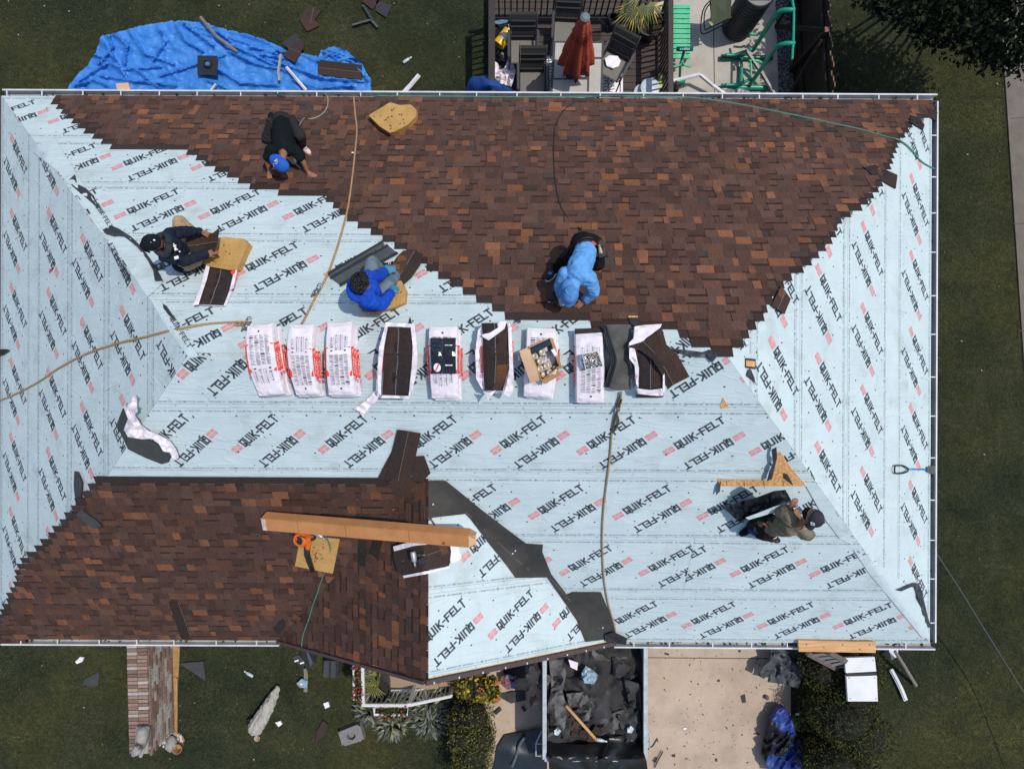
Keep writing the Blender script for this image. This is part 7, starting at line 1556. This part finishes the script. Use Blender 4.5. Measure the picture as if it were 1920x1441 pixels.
for i in range(8): b.box(G(755 + i * 7, 1343 - i * .4, .05), (.075, .12, .06), .1, bev=.006)
b.build('brick_edging', mat('red edging brick', (.26, .11, .075), .9, var=.25, scale=9), label='row of red edging bricks in front of the leafy plants', cat='edging')
# ------------------------------------------------------------------ trailer full of torn roofing
M_tr = mat('trailer grey paint', (.10, .125, .135), .5, var=.2, scale=4); M_trl = mat('trailer rim', (.42, .46, .47), .45, var=.25, scale=9); M_trd = mat('trailer inside', (.022, .026, .03), .7)
x0, x1 = G(1021, 1400, 1.25).x, G(1210, 1400, 1.25).x; y0, y1 = G(1100, 1421, 1.25).y, G(1100, 1205, 1.25).y
trl = thing('dump_trailer', 'grey open dump trailer filled with torn black roofing', 'trailer', V(((x0 + x1) / 2, (y0 + y1) / 2, 0)))
b = MB(); b.box(((x0 + x1) / 2, (y0 + y1) / 2, .5), (x1 - x0, y1 - y0, .08)); b.build('floor', M_trd, trl)
for xx in (x0, x1):
    b = MB(); b.box((xx, (y0 + y1) / 2, .85), (.05, y1 - y0, .8), m=0); b.build('side_wall', M_tr, trl); b = MB(); b.box((xx, (y0 + y1) / 2, 1.26), (.08, y1 - y0, .05)); b.build('rim', M_trl, trl)
for yy in (y0, y1): b = MB(); b.box(((x0 + x1) / 2, yy, .85), (x1 - x0, .05, .79)); b.build('end_wall', M_tr, trl); b = MB(); b.box(((x0 + x1) / 2, yy, 1.255), (x1 - x0, .09, .05)); b.build('rim', M_trl, trl)
for s, xx in ((1, x1), (-1, x0)):
    b = MB(); yq = G(1200, 1370, .8).y if s > 0 else G(1000, 1385, .8).y; A = V((xx + s * .04, yq + .3, 1.0)); B_ = V((xx + s * .16, yq, .95)); D_ = V((xx + s * .16, yq - .25, .95)); E_ = V((xx + s * .04, yq - .25, .95))
    b.tube([A, B_, D_, E_], .015, 6); b.tube([V((xx + s * .04, yq, .95)), B_], .015, 6); b.build('step_frame', M_trl, trl)
for s, yy in ((1, y0 + .6), (1, y0 + 1.5), (-1, y0 + .6), (-1, y0 + 1.5)):
    b = MB(); o = V((x1 - .1 if s > 0 else x0 + .1, yy, .33)); b.lathe(o - V((s * .09, 0, 0)), [(.14, 0), (.32, 0), (.33, .03), (.33, .17), (.32, .2), (.14, .2)], 22, axis=V((s, 0, 0))); b.build('wheel', M_bpl, trl, autos=40)
b = MB(); p = V((x1, y0 - .05, .8)); b.tube([p, p + V((.08, -.02, .1)), p + V((.22, .12, .15)), p + V((.3, .3, .2))], .016, 6); b.ball(p + V((.06, -.05, .1)), .05, 10); b.build('latch_lever', M_zinc, trl)
b = MB(); b.drape([(1022, 1205), (1208, 1205), (1208, 1420), (1022, 1420)], Gz(.5), 7, .40, .02, amp=.14, fr=.018, ridged=True, seed=9); b.build('roofing_heap', M_bk and mat('torn roofing mass', (.014, .014, .015), .75, scale=4, col2=(.04, .036, .034)), label='heap of torn black roofing felt and shingles filling the trailer', cat='roofing debris', kind='stuff')
M_f1 = mat('torn felt grey', (.075, .073, .072), .6, scale=5, col2=(.15, .145, .14), bump=.006, bscale=20); M_f2 = mat('torn felt black', (.026, .026, .028), .7, scale=5, col2=(.05, .049, .05), bump=.006, bscale=20)
gt = 'torn felt sheets in the trailer'
for i, (o, z, m, l) in enumerate((
 ([(1108, 1208), (1140, 1205), (1174, 1210), (1176, 1234), (1145, 1238), (1112, 1237)], 1.00, M_f1, 'flat grey felt sheet by the gutter in the trailer'),
 ([(1028, 1222), (1052, 1222), (1062, 1262), (1055, 1296), (1064, 1332), (1058, 1368), (1028, 1381), (1024, 1336), (1034, 1290)], 0.98, M_f1, 'long grey felt sheet along the left trailer wall'),
 ([(1060, 1258), (1078, 1255), (1098, 1282), (1102, 1310), (1094, 1338), (1074, 1332), (1058, 1290)], 0.94, M_f2, 'curled black felt sheet in the middle of the trailer'),
 ([(1098, 1312), (1135, 1288), (1160, 1310), (1172, 1322), (1142, 1346), (1116, 1348)], 1.00, M_f2, 'black felt square right of the wooden handle'),
 ([(1118, 1350), (1150, 1336), (1172, 1328), (1164, 1388), (1130, 1388)], 0.90, M_f1, 'grey felt sheet beside the bottle in the trailer'),
 ([(1148, 1232), (1172, 1238), (1198, 1266), (1180, 1274), (1150, 1268)], 0.92, M_f2, 'black felt flap against the right trailer wall'),
 ([(1003, 1268), (1015, 1260), (1036, 1268), (1028, 1284), (1012, 1293)], 1.20, M_f1, 'small folded felt piece over the left trailer wall'),
 ([(985, 1240), (1010, 1228), (1018, 1262), (1004, 1300), (1014, 1330), (995, 1325), (986, 1290)], 1.05, M_f2, 'black felt hanging outside the left trailer wall'),
 ([(1060, 1215), (1100, 1212), (1108, 1250), (1085, 1248)], 0.94, M_f2, 'black felt wedge below the porch eave in the trailer'),
 ([(1110, 1244), (1146, 1240), (1150, 1290), (1120, 1300), (1104, 1276)], 0.86, M_f2, 'black felt under the plastic bag in the trailer'),
 ([(1170, 1272), (1200, 1282), (1203, 1330), (1180, 1322)], .95, M_f2, 'black felt panel leaning on the right trailer wall'),
 ([(1062, 1300), (1096, 1296), (1112, 1318), (1104, 1350), (1072, 1352)], .98, M_f1, 'grey felt curl above the wooden handle'),
 ([(1040, 1212), (1062, 1208), (1074, 1240), (1058, 1262), (1044, 1246)], 1.0, M_f2, 'black felt strip at the top left of the trailer'),
 ([(1158, 1340), (1198, 1330), (1204, 1380), (1172, 1392)], .92, M_f2, 'black felt sheet in the lower right of the trailer'),
 ([(1030, 1340), (1062, 1346), (1070, 1382), (1036, 1386)], .95, M_f2, 'black felt sheet in the lower left of the trailer'))):
    b = MB(); b.drape(o, G, 6, z, .02, amp=.20, fr=.021, seed=i * 3.1, ridged=i % 3 != 0); b.build('felt_scrap', m, label=l, cat='felt scrap', group=gt)
r = random.Random(21)
for i in range(16):
    x, y = r.gauss(1092, 20), r.gauss(1372, 10); s = r.uniform(5, 10); a = r.uniform(0, 3); o = [(x + s * math.cos(a + k) * (1 if k % 2 else .7), y + s * math.sin(a + k)) for k in (0, 1.4, 3.1, 4.6)]
    loose('broken_shingle', [o], 1.02 + r.uniform(0, .06), 'broken brown shingle piece at the tail end of the trailer', 'broken shingles in the trailer', G, col=jit((.050, .036, .030), .3, r), amp=.02, th=.01)
b = MB(); b.drape([(1027, 1380), (1060, 1394), (1096, 1396), (1130, 1386), (1168, 1378), (1200, 1388), (1212, 1425), (1216, 1452), (1030, 1455)], G, 6, lambda x, y: 1.04 + .34 * max(0, 1 - abs(y - 1421) / 34) + .05 * math.sin(9 * math.atan2(y - 1470, x - 1118)), .02, amp=.03, fr=.05, seed=4); b.build('mesh_tarp', glossy('black tarpaulin', (.012, .012, .013), .35, var=.3), label='pleated black tarpaulin over the trailer tailgate', cat='tarpaulin')
b = MB(); b.tube([G(1061, 1322, 1.22), G(1119, 1387, 1.12)], .032, 9); b.build('wooden_handle', mat('pale handle wood', (.55, .32, .15), .6), label='pale wooden handle lying diagonally in the trailer', cat='handle', smooth=True)
bottle(1127, 1387, -.2, 'plastic bottle at the end of the wooden handle in the trailer', 1.14)
crumple([(1066, 1236), (1084, 1242), (1082, 1256), (1070, 1250)], 1.1, .1, M_wrap, 'wrapper_scrap', 'pink wrapper scrap in the trailer', 'scrap', .05, .15, 4); crumple([(1090, 1262), (1098, 1248), (1112, 1256), (1122, 1266), (1114, 1282), (1096, 1280)], 1.1, .12, C.objects['plastic_bag'].data.materials[0], 'plastic_bag', 'clear bluish plastic bag on the felt in the trailer', 'bag', .14, .12, 3)
for x, y, l in ((1045, 1372, 'shiny white scrap near the trailer left corner'), (1182, 1368, 'shiny white scrap near the right trailer wall')): crumple([(x - 6, y - 3), (x + 1, y - 8), (x + 7, y - 2), (x + 2, y + 6), (x - 5, y + 5)], 1.05, .12, M_pbl, 'film_scrap', l, 'scrap', .08, .2, 3)
strip('wood_stud', [(1023, 1222, 1.2), (1022, 1260, 1.1)], .07, mat('weathered stud', (.12, .085, .06), .8), 'short weathered wood stud standing at the trailer left wall', 'stud')
crumple([(940, 1268), (955, 1264), (972, 1274), (968, 1290), (950, 1292), (941, 1284)], .1, .14, mat('red blue bag', (.22, .06, .07), .5, scale=7, col2=(.16, .20, .28), thr=(.45, .55)), 'printed_bag', 'red and blue printed bag beside the trailer', 'bag', .14, .12, 3)
for o, l in (([(938, 1300), (960, 1296), (985, 1296), (986, 1312), (958, 1318), (940, 1308)], 'dark felt piece on the ground below the printed bag'), ([(977, 1325), (982, 1322), (988, 1330), (982, 1334)], 'tiny dark felt square on the concrete beside the trailer'), ([(925, 1335), (938, 1325), (941, 1330), (930, 1340)], 'dark felt corner beside the hedge'), ([(935, 1250), (960, 1235), (985, 1245), (985, 1270), (965, 1272), (945, 1262)], 'dark felt heap under the porch eave')): scrap(o, l, M_f2, .05, Gz(.02), .03, 'felt scrap', 'felt_scrap')
b = MB(); b.drape([(933, 1400), (946, 1378), (1010, 1366), (1024, 1366), (1026, 1441), (1020, 1452), (920, 1455), (928, 1430)], Gz(.02), 9, .08, .02, amp=.05, fr=.03); b.build('tarp_sheet', glossy('blue black sheet', (.014, .02, .026), .4, var=.25), label='blue black plastic sheet on the ground left of the trailer', cat='plastic sheet')
b = MB(); b.tube(smoothpath([G(985, 1380, .14), G(974, 1395, .14), G(968, 1415, .14), G(960, 1436, .14)], 4), .03, 6); b.build('sheet_seam', mat('pale seam', (.10, .12, .13), .5), label='pale curved seam strip on the blue black sheet', cat='seam')
# ------------------------------------------------------------------ driveway side
crumple([(1447, 1205), (1492, 1205), (1508, 1224), (1524, 1250), (1520, 1262), (1508, 1258), (1497, 1290), (1470, 1282), (1440, 1278), (1444, 1262), (1432, 1272), (1422, 1266), (1432, 1248), (1444, 1238)], .02, .30, mat('grey tarpaulin', (.075, .082, .09), .5, var=.25, scale=3), 'grey_tarp', 'crumpled grey tarpaulin hanging by the front gutter at the driveway', 'tarpaulin', .28, .035, 5)
o = [(1448, 1350), (1460, 1328), (1470, 1326), (1480, 1336), (1492, 1372), (1504, 1395), (1510, 1455), (1448, 1455), (1432, 1420), (1436, 1400), (1440, 1375)]
b = MB(); b.drape(o, Gz(.02), 4, folds(4, .12, .22, .03, .05, -1.2, .03), .15); b.build('blue_tarp', mat('dark blue tarpaulin', (.008, .010, .014), .5, scale=1.2, col2=(.02, .05, .24), thr=(.47, .53), detail=2), label='crumpled dark blue tarpaulin beside the shrubs on the driveway', cat='tarpaulin')
scrap([(1447, 1350), (1455, 1332), (1468, 1326), (1485, 1342), (1478, 1348), (1466, 1346), (1458, 1350)], 'black felt corner above the dark blue tarpaulin', M_f2, .10, Gz(.02), .04, 'felt scrap', 'felt_scrap')
for o, l in (([(1389, 1304), (1397, 1301), (1399, 1316), (1392, 1317)], 'black felt square in the middle of the driveway'), ([(1247, 1223), (1255, 1225), (1254, 1228), (1246, 1226)], 'small black strip near the top of the driveway'), ([(1259, 1415), (1266, 1413), (1266, 1419), (1261, 1418)], 'dark scrap at the lower part of the driveway'), ([(1413, 1374), (1424, 1374), (1424, 1377), (1414, 1376)], 'thin dark strip at the edge of the shrub shadow'), ([(1341, 1421), (1345, 1422), (1345, 1427), (1342, 1427)], 'small dark chip near the bottom edge of the driveway'), ([(1346, 1274), (1350, 1273), (1349, 1278), (1345, 1277)], 'small dark chip left of the shrub shadow'), ([(1385, 1219), (1389, 1218), (1389, 1222), (1385, 1222)], 'small dark chip near the grey tarpaulin')): scrap(o, l, M_f2, .015, Gz(.02), .0, 'scrap', 'felt_scrap', .01, 4)
strip('dark_rod', [(1228, 1437), (1234, 1424), (1243, 1408)], .012, M_blackm, 'thin black rod on the driveway by the trailer corner', 'rod'); strip('dark_rod', [(1226, 1428), (1232, 1420)], .018, M_blackm, 'short black rod stub by the trailer latch', 'rod')
for x, y, s, l in ((1284, 1365, .07, 'white paper piece in the middle of the driveway'), (1302, 1342, .025, 'tiny white scrap on the driveway'), (1495, 1338, .08, 'white scrap on the soil beside the shrubs')): b = MB(); b.box(G(x, y, .03), (s, s * .5, .012), .1); b.build('paper_scrap', M_wht, label=l, cat='scrap')
b = MB(); b.ball(G(1438, 1307, .075), .052, 16); b.build('ball', mat('purple toy ball', (.16, .07, .17), .4, scale=14, col2=(.38, .22, .36), thr=(.45, .55), detail=2), label='small purple and pink ball in the shrub shadow', cat='ball', smooth=True)
pl = MB(); pl.prism([G(1497, 1200, 2.72), G(1642, 1203, 2.72), G(1642, 1223, 2.72), G(1498, 1221, 2.72)], .045)
for x, y in ((1512, 1207), (1545, 1213), (1580, 1208), (1612, 1216), (1630, 1208)): pl.lathe(G(x, y, 2.72), [(.012, 0), (.012, .002), (0, .002)], 8, 1)
pl.build('plank', [mat('new pine plank', (.42, .20, .07), .75, scale=4, col2=(.70, .42, .20), stretch=(.5, 7, 1), thr=(.25, .7), detail=9), M_foamd], label='new orange pine plank lying on the front gutter', cat='plank')
la = thing('ladder', 'weathered wooden ladder leaning at the front gutter beside white platform', 'ladder', G(1560, 1250, 0))
M_lw = mat('weathered ladder wood', (.13, .105, .09), .8, var=.25, scale=6)
a0, a1, c0_, c1_ = G(1514, 1224, 2.3), G(1592, 1266, .5), G(1555, 1222, 2.3), G(1615, 1255, .5)
for p, q in ((a0, a1), (c0_, c1_)): b = MB(); b.bar(p, q, .09, .05); b.build('rail', M_lw, la)
for i in range(7): b = MB(); t = (i + .5) / 7; b.bar(a0.lerp(a1, t), c0_.lerp(c1_, t), .05, .03); b.build('rung', M_zinc, la)
wp = thing('work_platform', 'white two panel folding work platform standing over the shrubs', 'platform', G(1615, 1275, 0))
M_pl = mat('scuffed white panel', (.62, .63, .65), .6, scale=3, col2=(.75, .76, .78), detail=10, thr=(.25, .6))
for o in ([(1584, 1233), (1640, 1231), (1643, 1258), (1586, 1261)], [(1587, 1266), (1644, 1265), (1646, 1314), (1590, 1314)]):
    b = MB(); b.prism([G(x, y, 1.45) for x, y in o], .05); b.build('panel', M_pl, wp)
b = MB(); b.bar(G(1587, 1264, 1.44), G(1643, 1262, 1.44), .06, .03); b.build('hinge', M_blackm, wp)
for (x, y) in ((1589, 1237), (1638, 1236), (1593, 1309), (1642, 1309)): b = MB(); p = G(x, y, 1.4); b.bar(p, V((p.x * .98, p.y * .985, 0)), .04, .04); b.build('leg', M_blackm, wp)
for (x, y) in ((1592, 1270), (1640, 1270), (1594, 1309), (1642, 1309), (1588, 1238), (1637, 1237)): b = MB(); b.lathe(G(x, y, 1.451), [(.012, 0), (.012, .003), (0, .003)], 8); b.build('bolt', M_zinc, wp)
strip('trim_strip', [(1670, 1254), (1679, 1270), (1690, 1292), (1698, 1312)], .09, M_white, 'white trim strip on the lawn right of the work platform'); strip('trim_strip', [(1678, 1220, .5), (1698, 1252, .3), (1718, 1285)], .06, mat('grey wood strip', (.20, .18, .16), .7), 'grey strip slanting from the front gutter corner onto the lawn')
b = MB(); b.prism([G(1666, 1216, .3), G(1684, 1216, .3), G(1684, 1230, .3), G(1672, 1236, .3)], .2); b.build('downspout_block', M_white, label='pale block at the foot of the corner downspout', cat='splash block')
# overhead cable crossing the right lawn
b = MB(); P = [G(1755, 1036, 1.9), G(1800, 1105, 1.5), G(1850, 1186, 1.2), G(1900, 1266, 1.05), G(1960, 1360, 1.1), G(2100, 1580, 1.6)]; b.tube(smoothpath(P, 5), .011, 6); b.build('guy_cable', mat('grey cable', (.09, .09, .095), .4), label='thin grey cable crossing the lower right lawn', cat='cable', smooth=True)
# scattered fallen leaves
b = MB(); r = random.Random(31); Q = [G(r.uniform(1560, 1890), r.uniform(40, 330), .03) for i in range(16)] + [G(r.uniform(0, 880), r.uniform(1215, 1441), .03) for i in range(10)]
b.leaves(Q, .05, [0, 0, 1], flat=.9, rs=r); b.build('fallen_leaves', [mat('fallen leaf yellow', (.30, .20, .05), .8), mat('fallen leaf brown', (.16, .10, .05), .8)], label='scattered yellow fallen leaves on the grass', cat='leaves', kind='stuff')

# grass blades over the lawns
def grass():
    rg = np.random.default_rng(3); X, Y = [], []
    rects = [(-40, 912, -40, 185, 1), (1540, 1905, -40, 185, 1), (1758, 1925, 180, 1215, 1), (-40, 236, 1200, 1480, 1), (340, 662, 1200, 1480, 1), (655, 840, 1345, 1480, 1), (1480, 1925, 1215, 1480, 1), (262, 345, 1418, 1480, 1), (236, 262, 1420, 1480, 1)]
    for x0, x1, y0, y1, q in rects:
        n_ = int((x1 - x0) * (y1 - y0) * .30); x = rg.uniform(x0, x1, n_); y = rg.uniform(y0, y1, n_)
        edge = np.interp(y, [-100, 180, 540, 700, 1500], [1868, 1887, 1911, 1922, 1985]) + rg.normal(0, 1.2, n_); k = x < edge; X.append(x[k]); Y.append(y[k])
    x, y = np.concatenate(X), np.concatenate(Y); N_ = len(x)
    P = np.stack([(x - 960) / FPX * CAMZ, -(y - 720.5) / FPX * CAMZ, np.zeros(N_)], 1)
    clump = np.array([noise.noise(V((p[0] * 2.3, p[1] * 2.3, 1))) + .6 * noise.noise(V((p[0] * .6, p[1] * .6, 4))) for p in P])
    a = rg.uniform(0, 6.283, N_) + clump * 2; L = rg.uniform(.02, .06, N_) * (1 + .5 * clump); w_ = rg.uniform(.003, .0065, N_)
    d = np.stack([np.cos(a), np.sin(a), np.zeros(N_)], 1); s = np.stack([-np.sin(a), np.cos(a), np.zeros(N_)], 1) * w_[:, None]
    tip = P + d * L[:, None]; tip[:, 2] = rg.uniform(.012, .034, N_)
    co = np.stack([P - s, P + s, tip], 1).reshape(-1, 3)
    me = bpy.data.meshes.new('grass'); me.vertices.add(N_ * 3); me.vertices.foreach_set('co', co.ravel()); me.loops.add(N_ * 3); me.loops.foreach_set('vertex_index', np.arange(N_ * 3, dtype=np.int32))
    me.polygons.add(N_); me.polygons.foreach_set('loop_start', np.arange(0, N_ * 3, 3, dtype=np.int32)); me.polygons.foreach_set('loop_total', np.full(N_, 3, dtype=np.int32))
    for q in (mat('grass blade dark', (.036, .043, .024), .8, var=.2, spec=.05), mat('grass blade', (.060, .068, .034), .8, var=.3, spec=.08), mat('dry grass blade', (.105, .098, .048), .8, var=.3, spec=.08)): me.materials.append(q)
    pr_ = rg.random(N_) + clump * .35; mi = np.where(pr_ < .5, 0, np.where(pr_ < 1.02, 1, 2)).astype(np.int32); me.polygons.foreach_set('material_index', mi); me.update(); me.validate()
    o = bpy.data.objects.new('grass', me); C.objects.link(o); o['kind'] = 'stuff'; o['label'] = 'short dark green lawn grass all round the house'; o['category'] = 'grass'
grass()
